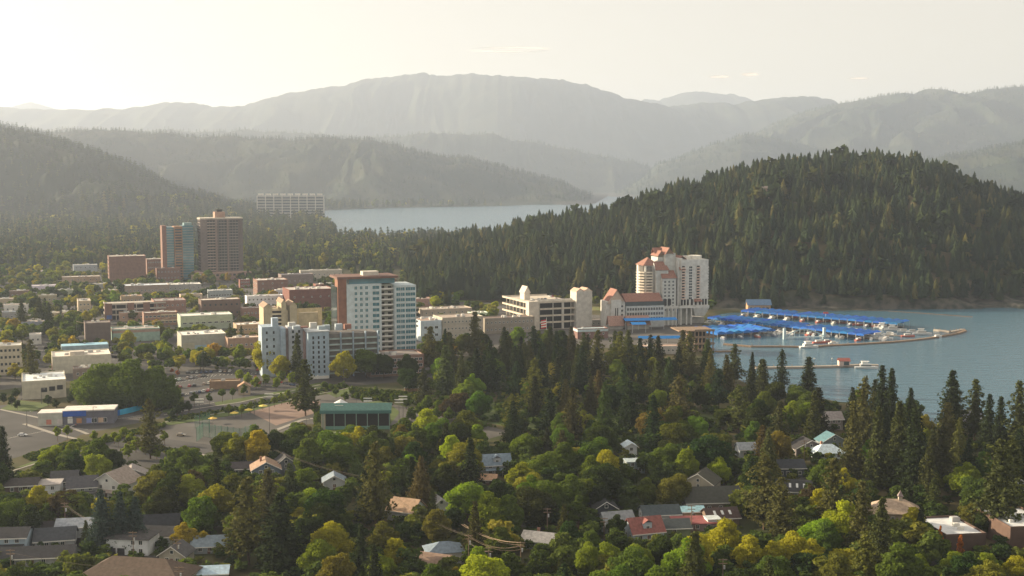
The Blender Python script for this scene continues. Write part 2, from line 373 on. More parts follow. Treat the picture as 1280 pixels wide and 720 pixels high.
def make_protos():
    rg = np.random.default_rng(5)
    spec = {  # kind: h, r, whorls, per, clumps, base, droop, power, gappy, lump, cardsize, per clump
     'pine': (30, 5.8, 32, 9, 4, .14, .05, .6, .16, .32, .62, 11),
     'fir': (30, 6.2, 42, 10, 5, .04, .4, .8, .08, .2, .6, 7),
     'spruce': (20, 5.6, 38, 12, 6, .02, .3, .85, .03, .12, .45, 6),
    }
    for kind, (h, r, wh, pe, cl, ba, dr, po, ga, lu, cs, k) in spec.items():
        for v in range(4 if kind != 'spruce' else 2):
            P, N = conifer_points(h, r * rg.uniform(.9, 1.15), rg, wh, pe, cl, ba, dr, po * rg.uniform(.85, 1.1), ga, lu)
            P = np.repeat(P, k, 0) + rg.normal(size=(len(P) * k, 3)) * np.array([.38, .38, .3]); N = np.repeat(N, k, 0)
            V = cards(P, cs, rg, N, 1.3, 1.3)
            proto(kind, h, np_mesh(kind + '_crown', V, quads(len(P)), [M['needle']]), trunk_mb(h, h * .013, rg, 3, .93, .08).mesh('trunk', M['bark']))
    for v in range(6):
        h = 16; r = 6.4 * rg.uniform(.85, 1.15)
        P, N = crown_points(h, r, rg, 42, 14000, base=.04)
        proto('broadleaf', h, np_mesh('broadleaf_crown', cards(P, .5, rg, N, 1.2), quads(len(P)), [M['leaf']]), trunk_mb(h, .3, rg, 6).mesh('trunk', M['bark']))
    for v in range(2):   # broad dome
        h = 18; P, N = crown_points(h, 11.5, rg, 60, 24000, base=-.25)
        proto('dome', h, np_mesh('dome_crown', cards(P, .6, rg, N, 1.2), quads(len(P)), [M['leaf']]), trunk_mb(h, .5, rg, 8).mesh('trunk', M['bark']))
    for v in range(3):   # upright oval street tree
        h = 7; P, N = crown_points(h, 2.1, rg, 12, 1500, base=.2)
        proto('street', h, np_mesh('street_crown', cards(P, .42, rg, N, 1.2), quads(len(P)), [M['leaf']]), trunk_mb(h, .12, rg, 3).mesh('trunk', M['bark']))
    for v in range(2):   # columnar poplar
        h = 12; P, N = crown_points(h, 1.5, rg, 30, 2200, base=.06, columnar=True)
        P[:, :2] *= (1.15 - .75 * (P[:, 2:3] / h) ** 1.6)
        proto('columnar', h, np_mesh('columnar_crown', cards(P, .4, rg, N, 1.2), quads(len(P)), [M['leaf']]), trunk_mb(h, .14, rg, 2, .8, .1).mesh('trunk', M['bark']))
    for v in range(4):   # distant small versions, one mesh each (trunk and crown)
        h = 14; P, N = crown_points(h, 5.6, rg, 16, 2200, base=.05)
        proto('town_broadleaf', h, np_mesh('town_tree', cards(P, .85, rg, N, 1.2), quads(len(P)), [M['leaf']]), trunk_mb(h, .3, rg, 3).mesh('trunk', M['bark']))
    for v in range(3):
        h = 24; P, N = conifer_points(h, 3.8, rg, 24, 7, 4, .1, .2, .7, .2, .3)
        P = np.repeat(P, 2, 0) + rg.normal(size=(len(P) * 2, 3)) * .35; N = np.repeat(N, 2, 0)
        proto('town_conifer', h, np_mesh('town_conifer', cards(P, 1.2, rg, N, 1.2), quads(len(P)), [M['needle']]), trunk_mb(h, .3, rg, 0, .9).mesh('trunk', M['bark']))
make_protos()
NAMES = {'pine': 'pine_tree', 'fir': 'fir_tree', 'spruce': 'spruce_tree', 'broadleaf': 'broadleaf_tree', 'dome': 'broadleaf_tree', 'street': 'street_tree',
         'columnar': 'poplar_tree', 'town_broadleaf': 'street_tree', 'town_conifer': 'conifer_tree'}
TREES = []      # every planted tree: x, y, radius, so that fills keep their distance
def plant(kind, x, y, h, col, label, group=None, z=0.0, wide=1.0, small=False):
    hp, cm, tm = random.choice(PROTO[kind]); s = h / hp
    rz = random.uniform(0, 6.28)
    root = empty(NAMES[kind], (x, y, z), rz)
    root.scale = (s * wide, s * wide, s)
    tag(root, label, 'tree', group)
    c = link(bpy.data.objects.new('crown', cm), root); c.color = (*col, 1)
    t = link(bpy.data.objects.new('trunk', tm), root)
    TREES.append((x, y, 4.0 * s * wide))
    return root
def treepx(kind, px, ytop, h, col, label, group=None, wide=1.0):
    yb = (ytop - HORIZON * h / CAM_H) / (1 - h / CAM_H)
    p = G(px, yb); return plant(kind, p.x, p.y, h, col, label, group, wide=wide)

# ---------------------------------------------------------------- far and hillside forest, ONE object per wood
def fin_tree(tiers, per, rg, trunk=True):
    """small conifer of drooping triangular fins, height 1"""
    V = []; F = []
    for i in range(tiers):
        k = i / tiers; z = .12 + .8 * k; r = .17 * (1 - k) ** .75 + .015; off = rg.uniform(0, 6.28)
        for j in range(per):
            a = off + 6.283 * j / per; w_ = 6.283 / per * .62; L = r * rg.uniform(.7, 1.3)
            i0 = len(V); V += [(0, 0, z + .17 * (1.1 - k * .4)), (math.cos(a - w_) * L * .75, math.sin(a - w_) * L * .75, z - .02), (math.cos(a) * L * 1.1, math.sin(a) * L * 1.1, z - .035 + rg.normal() * .01), (math.cos(a + w_) * L * .75, math.sin(a + w_) * L * .75, z - .01)]
            F.append((i0, i0 + 1, i0 + 2, i0 + 3))
    return np.array(V), np.array(F)
def blob_tree(n, rg):
    P, N = crown_points(1.0, .42, rg, 9, n, base=.1)
    return cards(P, .2, rg, N, 1.2), quads(n)
def wood(name, label, cat, pts, hs, variants, material, attr, wide=1.0):
    V = []; F = []; A = []; o = 0
    ch = rng.integers(0, len(variants), len(pts)); ang = rng.uniform(0, 6.28, len(pts))
    for k, (tv, tf) in enumerate(variants):
        s = np.where(ch == k)[0]
        if not len(s): continue
        Rm = rot_z(ang[s]); v = np.einsum('nij,mj->nmi', Rm, tv) * hs[s][:, None, None]
        v[:, :, :2] *= wide
        v += pts[s][:, None, :]; f = tf[None] + (np.arange(len(s)) * len(tv))[:, None, None] + o
        V.append(v.reshape(-1, 3)); F.append(f.reshape(-1, tf.shape[1])); A.append(np.repeat(attr[s], len(tv))); o += len(s) * len(tv)
    me = np_mesh(name, np.concatenate(V), np.concatenate(F), [material], attr=np.concatenate(A))
    ob = link(bpy.data.objects.new(name, me)); tag(ob, label, cat, kind='stuff'); return ob
rgf = np.random.default_rng(3)
FIN = [fin_tree(10, 7, rgf) for _ in range(6)]; FIN_S = [fin_tree(4, 5, rgf) for _ in range(5)]; FIN_T = [fin_tree(3, 3, rgf) for _ in range(5)]
BLOB = [blob_tree(70, rgf) for _ in range(4)]
# 1. the wooded hill on the right
n = 21000
x = rng.uniform(-330, 1150, n); y = rng.uniform(1185, 2130, n)
z, lk, hl = terrain(x, y, True)
t = 640 + FPX * x / y
rockn = fbm(x / 45, y / 45, 3, 9)
keep = ((hl > .4) | ((lk > 3) & (y < 1300) & (t > 900))) & (t > 500) & (t < 1500) & ~((z < 7) & (rockn > .5) & (x > 170)) & (rng.random(n) > .04 + .35 * (rockn > .64)) & ((y < 1850) | (rng.random(n) < .25))
pts = np.stack([x, y, z - .5], 1)[keep]; hs = np.where(rng.random(len(pts)) < .12, rng.uniform(24, 33, len(pts)), rng.uniform(10, 24, len(pts))) * (.85 + .3 * fbm(pts[:, 0] / 60, pts[:, 1] / 60, 2, 4))
at = np.clip(rng.normal(.36, .2, len(pts)) + .5 * (fbm(pts[:, 0] / 70, pts[:, 1] / 70, 3, 21) - .5) + .35 * (rng.random(len(pts)) < .05), 0, 1)
wood('hillside_forest', 'dense dark conifer forest covering the rounded hill behind the hotel', 'forest', pts, hs, FIN * 4 + [blob_tree(70, rgf)], M['forest'], at, 1.2)
# 2. flat woods between the town and the far lake and hills
n = 30000
y = np.exp(rng.uniform(math.log(1750), math.log(5600), n)); t = rng.uniform(-250, 1500, n); x = (t - 640) * y / FPX
z, lk, hl = terrain(x, y, True)
keep = (lk > 8) & (hl < 2) & ~((t > 560) & (y < 2300)) & (z < 60)
x, y, z, t = x[keep], y[keep], z[keep], t[keep]
broad = rng.random(len(x)) < np.clip(1.05 - y / 2500, .1, .5)
pts = np.stack([x, y, z - .5], 1); hs = rng.uniform(14, 33, len(x)) * np.clip(y / 2600, 1, 1.4)
wood('valley_forest', 'hazy conifer forest filling the flat land before the far lake', 'forest', pts[~broad], hs[~broad], FIN_S, M['forest'], np.clip(rng.normal(.5, .25, (~broad).sum()), 0, 1), 1.25)
wood('valley_grove', 'pale green broadleaf trees mixed through the flat woods beyond the town', 'forest', pts[broad], hs[broad] * .7, BLOB, M['canopy'], np.clip(rng.normal(.5, .25, broad.sum()), 0, 1), 1.1)
# 3. trees on the far ridges
n = 42000
y = np.exp(rng.uniform(math.log(3400), math.log(12500), n)); t = rng.uniform(-250, 1500, n); x = (t - 640) * y / FPX
z, lk, hl = terrain(x, y, True)
keep = (z > 10) 
pts = np.stack([x, y, z - 1], 1)[keep]; hs = rng.uniform(12, 30, len(pts)) * np.clip(pts[:, 1] / 6000, 1, 1.5)
wood('ridge_forest', 'faint conifers standing along the hazy far ridges', 'forest', pts, hs, FIN_T, M['forest'], np.clip(rng.normal(.4, .2, len(pts)), 0, 1), 1.3)

# ---------------------------------------------------------------- roads, lots, lawns: thin sheets on the ground
def sheet(name, pts, m, lift, kerb=False):
    P = gp(pts); b = MB()
    if kerb: b.prism(ccw(P), -.2, lift, 0)
    else: b.quad([(x, y, lift) for x, y in ccw(P)])
    o = b.build(name, m); tag(o, kind='structure'); return o
def ccw(P):
    a = sum(P[i][0] * P[(i + 1) % len(P)][1] - P[(i + 1) % len(P)][0] * P[i][1] for i in range(len(P)))
    return P if a > 0 else P[::-1]
def strip(name, pts, wid, m, lift, closed=False):
    """ribbon of constant width along ground pixels"""
    P = [Vector(G(a, b)[:2]) for a, b in pts]; Q = []
    for i in range(len(P) - 1):     # smooth a little
        for t in (0, .5): Q.append(P[i].lerp(P[i + 1], t))
    Q.append(P[-1]); b = MB(); Lf = []; Rt = []
    for i, p in enumerate(Q):
        d = (Q[min(i + 1, len(Q) - 1)] - Q[max(i - 1, 0)]).normalized(); nrm = Vector((-d.y, d.x)) * wid / 2
        Lf.append(p + nrm); Rt.append(p - nrm)
    for i in range(len(Q) - 1):
        b.quad([(*Rt[i], lift), (*Rt[i + 1], lift), (*Lf[i + 1], lift), (*Lf[i], lift)])
    o = b.build(name, m); tag(o, kind='structure'); return o
sheet('town_paving', [(-500, 352), (-60, 345), (250, 342), (520, 362), (650, 385), (760, 395), (880, 396), (868, 440), (700, 432), (560, 448), (520, 475), (400, 485), (330, 470), (100, 475), (-100, 500), (-500, 520)], M['lot'], .01)
sheet('avenue', [(-60, 530), (40, 520), (140, 513), (225, 500), (300, 488), (380, 474), (420, 462), (470, 466), (560, 462), (565, 472), (470, 480), (420, 484), (345, 498), (300, 508), (220, 520), (150, 533), (95, 545), (60, 560), (0, 578), (-80, 592)], M['asphalt'], .03)
sheet('side_street', [(-60, 512), (20, 505), (60, 520), (100, 545), (40, 560), (-60, 550)], M['asphalt'], .034)
sheet('parking_lot', [(175, 470), (250, 462), (330, 462), (345, 480), (300, 492), (215, 508), (205, 495)], M['asphalt'], .038)
sheet('park_paving', [(140, 545), (215, 530), (300, 512), (345, 503), (440, 488), (470, 500), (640, 540), (600, 552), (480, 530), (380, 530), (330, 548), (280, 562), (180, 580), (100, 572), (60, 575)], M['lot'], .02)
sheet('sports_court', [(312, 515), (372, 499), (400, 502), (398, 515), (345, 532)], mat('court_paint', (.24, .17, .14), .85, .1, .2), .05)
sheet('lower_lot', [(95, 566), (150, 548), (205, 548), (275, 558), (255, 568), (190, 585), (110, 580)], M['asphalt'], .04)
sheet('bus_turnaround', [(470, 518), (520, 518), (560, 532), (575, 542), (540, 543), (500, 535)], M['lot'], .045)
for i, pts in enumerate([[(205, 524), (300, 508), (345, 499), (425, 481), (440, 484), (345, 506), (300, 518), (210, 532)],
        [(20, 585), (60, 570), (100, 556), (140, 543), (205, 528), (206, 532), (150, 546), (110, 560), (60, 578)],
        [(150, 552), (165, 552), (255, 572), (240, 575)], [(20, 500), (65, 505), (40, 515), (0, 512)], [(395, 485), (420, 480), (445, 490), (420, 497)],
        [(395, 512), (480, 500), (500, 515), (480, 540), (400, 548)], [(562, 364), (640, 368), (650, 378), (570, 377)], [(720, 378), (760, 380), (758, 388), (722, 388)],
        [(200, 508), (228, 502), (226, 512), (204, 516)], [(268, 503), (345, 490), (400, 478), (405, 482), (345, 495), (270, 507)], [(560, 500), (700, 505), (900, 520), (860, 560), (700, 545), (560, 520)],
        [(690, 428), (712, 430), (710, 442), (690, 440)]]):
    sheet('lawn', pts, M['golf'] if i in (6, 11) else M['lawn'] if i not in (7,) else M['drygrass'], .12 if i < 5 else .06, kerb=i < 5)
for pts, wd in (([(200, 529), (300, 512.5), (345, 503), (440, 484.5)], 1.2), ([(15, 589), (60, 575), (110, 558), (206, 529.5)], 1.2), ([(0, 512), (70, 527), (110, 543)], 2.0), ([(30, 530), (70, 543), (95, 549)], 2.5),
                ([(150, 545), (185, 556), (260, 570)], 2.0), ([(205, 519), (240, 512), (300, 503), (400, 481)], 1.5), ([(400, 545), (440, 538), (480, 534)], 2), ([(340, 540), (378, 525), (420, 520)], 3)):
    strip('footpath', pts, wd, M['kerb'], .16)
# neighbourhood streets seen between the trees
for pts, wd in (([(-60, 700), (60, 735), (160, 780)], 8), ([(430, 735), (600, 690), (700, 662), (790, 690), (900, 735)], 7), ([(660, 655), (760, 690), (860, 690)], 7), ([(-100, 640), (60, 664), (130, 690), (200, 700)], 6), ([(640, 735), (850, 715), (1100, 700), (1300, 710)], 7), ([(980, 620), (1060, 560), (1120, 530)], 6), ([(80, 664), (110, 690), (100, 720)], 7)):
    strip('neighbourhood_street', pts, wd, M['asphalt'], .05)
# the downtown street grid
for pts, wd in (([(-60, 356), (60, 352), (200, 349), (330, 362), (440, 372)], 9), ([(-60, 378), (60, 373), (160, 366), (300, 374), (420, 392)], 9), ([(-60, 404), (80, 398), (180, 409), (300, 418), (330, 432)], 9), ([(-60, 440), (50, 434), (150, 447), (330, 458)], 9),
                ([(30, 500), (60, 440), (75, 400), (90, 360), (96, 345)], 8), ([(150, 475), (146, 440), (140, 405)], 8), ([(215, 475), (216, 440), (220, 414), (228, 380), (232, 345)], 8), ([(330, 470), (318, 440), (305, 402), (300, 350)], 8), ([(525, 470), (526, 430), (515, 395), (500, 360)], 8)):
    strip('downtown_street', pts, wd, M['asphalt'], .06)
for pts in ([(60, 531), (110, 537)], [(105, 528), (160, 522), (220, 511)], [(10, 548), (60, 538)], [(230, 509), (300, 498), (380, 484)]):
    strip('lane_line', pts, .25, M['mark'], .045)
b = MB()
for i in range(16):
    p = G(72 + 1.5 * i, 539 - .55 * i); b.box(p.x - .25, p.x + .25, p.y - 1.6, p.y + 1.6, .05, .056)
tag(b.build('pedestrian_crossing', M['mark']), kind='structure')
b = MB()
for r_, (xa, ya, xb, yb) in enumerate([(200, 482, 268, 470), (212, 497, 280, 482), (245, 470, 330, 466)]):
    for i in range(18):
        p = G(xa + (xb - xa) * i / 17, ya + (yb - ya) * i / 17); b.box(p.x - .08, p.x + .08, p.y - 2.6, p.y + 2.6, .045, .05)
tag(b.build('parking_bay_lines', M['mark']), kind='structure')

# ---------------------------------------------------------------- buildings
FOOT = []      # footprints (polygons) that trees must keep clear of
PROT = [(578, 640, 366, 376)]      # pixel boxes that must stay visible: x0, x1, y0, ybase
def protect(x0, x1, y0, yb): PROT.append((x0, x1, y0, yb))
WIN = {}
def win_mesh(w, h, mats=('glass', 'white'), bars=True):
    k = (round(w, 1), round(h, 1), mats, bars)
    if k not in WIN:
        b = MB(); b.box(-w / 2, w / 2, -.03, .05, 0, h, 0)
        f = .12 if w > .8 else .08
        b.box(-w / 2 - f, -w / 2, -.09, .05, -f, h + f, 1); b.box(w / 2, w / 2 + f, -.09, .05, -f, h + f, 1)
        b.box(-w / 2, w / 2, -.09, .05, h, h + f, 1); b.box(-w / 2, w / 2, -.14, .05, -f, 0, 1)
        if bars and w > 1.1: b.box(-.04, .04, -.07, -.031, 0, h, 1)
        WIN[k] = b.mesh('window', [M[mats[0]], M[mats[1]]])
    return WIN[k]
def put_windows(root, spots, w, h, mats=('glass', 'white'), name='window', bars=True):
    me = win_mesh(w, h, mats, bars); cnt = root.get('_nw', 0)
    rest = []
    for (x, y, z, rz) in spots:
        if cnt < 96:
            o = bpy.data.objects.new(name, me); o.location = (x, y, z); o.rotation_euler = (0, 0, rz); link(o, root); cnt += 1
        else: rest.append((x, y, z, rz))
    root['_nw'] = cnt
    if rest:
        V = np.array([v.co[:] for v in me.vertices]); b = MB()
        for (x, y, z, rz) in rest:
            c, s = math.cos(rz), math.sin(rz); i = len(b.v)
            b.v += [(x + c * a - s * q, y + s * a + c * q, z + e) for a, q, e in V]
            for p in me.polygons: b.f.append(tuple(i + k for k in p.vertices)); b.m.append(p.material_index)
        tag(b.build(name, [M[mats[0]], M[mats[1]]], root), kind='stuff')
LEFT = -math.pi / 2
def grid_front(x0, x1, n, z0, z1, rows, y=0.0, h=1.5):
    return [(x0 + (x1 - x0) * (i + .5) / n, y, z0 + (z1 - z0) * (r + .5) / rows - h / 2, 0) for r in range(rows) for i in range(n)]
def grid_left(y0, y1, n, z0, z1, rows, x=0.0, h=1.5):
    return [(x, y0 + (y1 - y0) * (i + .5) / n, z0 + (z1 - z0) * (r + .5) / rows - h / 2, LEFT) for r in range(rows) for i in range(n)]
def frame(pa, yb, yaw, pr=None, pl=None, dp=None, L=None):
    A = G(pa, yb); ps = R(yaw); u = Vector((math.cos(ps), math.sin(ps), 0)); v = Vector((-math.sin(ps), math.cos(ps), 0))
    def solve(d, p):
        lo, hi = 0, 400
        for _ in range(40):
            m_ = (lo + hi) / 2; q = A + d * m_; px = PX(q.x, q.y)[0]
            if (px < p) == (p > pa): lo = m_
            else: hi = m_
        return lo
    if L is None: L = solve(u, pr)
    if dp is None: dp = min(solve(v, pl), 27 if abs(pa - 661) > 1 else 75)
    return A, u, v, L, dp
def foot(A, u, v, x0, x1, y0, y1):
    FOOT.append([tuple((A + u * a + v * b)[:2]) for a, b in ((x0, y0), (x1, y0), (x1, y1), (x0, y1))])
def bld(name, label, pa, yb, yt, pr=None, dp=None, pl=None, L=None, yaw=22, col=(.4, .36, .3), roof=(.5, .48, .45), rows=0, cols=0, lcols=0, w=1.3, wh=1.4, units=2, parapet=.7, cat='building', group=None,
        mats=('glass', 'white'), zlo=0.0, prot=True, band=None, sid=None):
    A, u, v, L, dp = frame(pa, yb, yaw, pr, pl, dp, L); h = (yb - yt) / SC(yb)
    r = empty(name, A, R(yaw)); tag(r, label, cat, group)
    MB().box(0, L, 0, dp, -.5, h).build('wall', M['wall'], r, color=col)
    MB().box(.35, L - .35, .35, dp - .35, h, h + .06).build('roof', M['wall'], r, color=roof)
    if parapet:
        b = MB(); t = .35
        b.box(-.05, L + .05, -.05, t, h, h + parapet).box(-.05, L + .05, dp - t, dp + .05, h, h + parapet).box(-.05, t, t, dp - t, h, h + parapet).box(L - t, L + .05, t, dp - t, h, h + parapet)
        b.build('parapet', M['wall'], r, color=tuple(min(.8, c * 1.15) for c in col))
    rr = random.Random(int(pa * 7 + yb))
    for i in range(units * 2 + 1):
        a, c = rr.uniform(.15, .8) * L, rr.uniform(.2, .75) * dp; q = rr.uniform(1, 2.2)
        MB().box(a, a + q * 1.4, c, c + q, h + .06, h + .06 + q * .7).box(a + .2, a + q * 1.2, c + .2, c + q - .2, h + .06 + q * .7, h + .2 + q * .7).build('roof_unit', M['metal'], r, color=rr.choice([(.6, .6, .58), (.4, .4, .4), (.7, .68, .62)]))
    z0 = zlo if zlo else .6
    if rows:
        if cols: put_windows(r, grid_front(.8, L - .8, cols, z0, h - .3, rows, 0, wh), w, wh, mats)
        if lcols: put_windows(r, grid_left(.8, dp - .8, lcols, z0, h - .3, rows, 0, wh), w, wh, mats)
    if band:
        MB().box(-.06, L + .06, -.07, 0, h * band[0], h * band[1]).box(-.07, 0, 0, dp, h * band[0], h * band[1]).build('facade_band', M['wall'], r, color=band[2])
    foot(A, u, v, 0, L, 0, dp)
    if prot: protect(min(pa, pl or pa), PX(*(A + u * L)[:2])[0], yt, yb - .4 * (yb - yt))
    return r, L, dp, h
BRK = (.20, .115, .09); DBR = (.17, .07, .055); BEI = (.46, .38, .27); WHT = (.66, .64, .6); GRY = (.34, .33, .32); BLG = (.33, .42, .5); TAN = (.38, .29, .2)

# far hillside condominium beyond the woods
r, L, D, h = bld('lakeside_condominium', 'long pale apartment block above the woods at the edge of the far lake', 322, 276, 244.5, pr=405, dp=22, yaw=2, col=(.36, .36, .34), roof=(.5, .5, .48), rows=0, units=0)
for k in range(9): MB().box(L * (k + .1) / 9, L * (k + .75) / 9, 3, 14, h, h + 6).build('roof_unit', M['wall'], r, color=(.68, .64, .58))
for k in range(8): MB().box(1, L - 1, -1.6, 0, h * (.12 + .11 * k), h * (.12 + .11 * k) + 3.4).build('window_band', M['glass'], r)
for k in range(9): MB().box(L * k / 8 - 1.2, L * k / 8 + 1.2, -2.4, 0, 0, h + .5).build('pillar', M['wall'], r, color=(.6, .57, .52))

# --- left background: brown block, twin towers, tall round-shouldered tower
r, L, D, h = bld('brick_office_block', 'blank reddish brown brick block with a lit narrow end left of the towers', 137, 356, 321, pr=183, pl=130, col=BRK, roof=(.6, .56, .5), units=4)
put_windows(r, grid_left(3, D - 3, 2, 3, h - 2, 6, 0, 2.4), 3, 2.4, ('glass', 'dark'))
put_windows(r, grid_front(3, L - 3, 7, 1, 7, 1, 0, 2), 2, 2)
bld('brick_annex', 'low brown wing with pale roof edge linking brick block to the slim towers', 184, 345, 324.5, pr=203, dp=22, col=BRK, roof=(.6, .58, .54), units=1, rows=3, cols=6)
def tower_slim():
    A, u, v, L, dp = frame(204, 350, 22, pr=243, dp=22); sc = SC(350); r = empty('twin_tower', A, R(22))
    tag(r, 'slim tower of brown brick and teal glass with orange centre strip left of brown tower', 'tower'); H = 66 / sc
    x = [0, .14 * L, .38 * L, .64 * L, L]
    MB().box(x[0], x[1], 0, dp, 0, H + 2).build('brick_shaft', M['wall'], r, color=BRK)
    MB().box(x[2], x[3], -3, dp, 0, H + 1).build('brick_shaft', M['wall'], r, color=(.27, .155, .09))
    for a, c, hh, y0 in ((x[1], x[2], H, 1.0), (x[3], x[4], H + 2, -1)):
        MB().box(a, c, y0, dp, 0, hh).build('glass_shaft', M['tealglass'], r)
        for k in range(20): MB().box(a, c, y0 - .3, y0, 2 + k * hh / 20.5, 2.5 + k * hh / 20.5).build('floor_band', M['wall'], r, color=(.3, .3, .28))
    MB().box(x[3] + 3, x[4] - 1, 4, dp - 3, H + 2, H + 5).build('penthouse', M['wall'], r, color=(.2, .3, .32))
    for k in range(18): MB().box(x[2] + 1, x[3] - 1, -3.15, -3, 3 + k * H / 19, 5 + k * H / 19).build('window', M['glass'], r)
    foot(A, u, v, 0, L, -3, dp); protect(203, 243, 282, 350)
tower_slim()
bld('brick_podium', 'low brown podium at the foot of the slim teal glass towers', 196, 352, 336, pr=226, dp=12, col=BRK, roof=(.4, .25, .2), rows=2, cols=7, units=1)
def tower_brown():
    A, u, v, L, dp = frame(253, 350, 24, pr=306, dp=34); sc = SC(350); r = empty('apartment_tower', A, R(24)); H = 76 / sc
    tag(r, 'tallest brown apartment tower with angled corners and dark mast box on its roof', 'tower')
    c = 7; poly = [(c, 0), (L - c, 0), (L, c), (L, dp - c), (L - c, dp), (c, dp), (0, dp - c), (0, c)]
    MB().prism(poly, 0, H).build('wall', M['wall'], r, color=(.145, .12, .115))
    MB().prism([(x * 1.02 - L * .01, y * 1.02 - dp * .01) for x, y in poly], H, H + 1.6).build('cornice', M['wall'], r, color=(.5, .46, .4))
    MB().box(L * .36, L * .6, dp * .3, dp * .7, H + 1.6, H + 9).build('penthouse', M['wall'], r, color=(.36, .24, .19))
    MB().box(L * .42, L * .54, dp * .4, dp * .6, H + 9, H + 12).box(L * .40, L * .56, dp * .38, dp * .62, H + 11, H + 11.6).build('mast_box', M['dark'], r)
    n = 20
    for k in range(n):
        z = 4 + k * (H - 5) / n
        b = MB(); b.box(c + .5, L * .34, -1.5, 0, z, z + .25, 0); b.box(L * .42, L - c - .5, -.9, 0, z, z + .3, 0)
        b.box(c + .5, L * .34, -1.5, -1.4, z + .25, z + 1.2, 1); b.build('balcony', [M['concrete'], M['wall']], r, color=(.33, .25, .21))
    put_windows(r, [s for s in grid_front(c, L - c, 11, 4, H - 1, n, 0, 2.0)], 2.3, 2.0, ('glass', 'dark'))
    put_windows(r, grid_left(c + 1, dp - c - 1, 5, 4, H - 1, n, 0, 1.9), 2.2, 1.9, ('glass', 'dark'))
    MB().box(L * .32, L * .37, -2.0, 0, 0, H).box(L * .6, L * .64, -1.6, 0, 0, H).build('pier', M['wall'], r, color=(.22, .17, .15))
    q = MB(); q.box(-8, L + 6, -14, 0, 0, 10).box(-8, 0, 0, dp, 0, 10); q.build('podium', M['wall'], r, color=(.33, .22, .17))
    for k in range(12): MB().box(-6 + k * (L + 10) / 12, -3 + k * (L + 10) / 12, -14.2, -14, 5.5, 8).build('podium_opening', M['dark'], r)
    foot(A, u, v, -8, L + 6, -14, dp); protect(246, 310, 264, 356)
tower_brown()

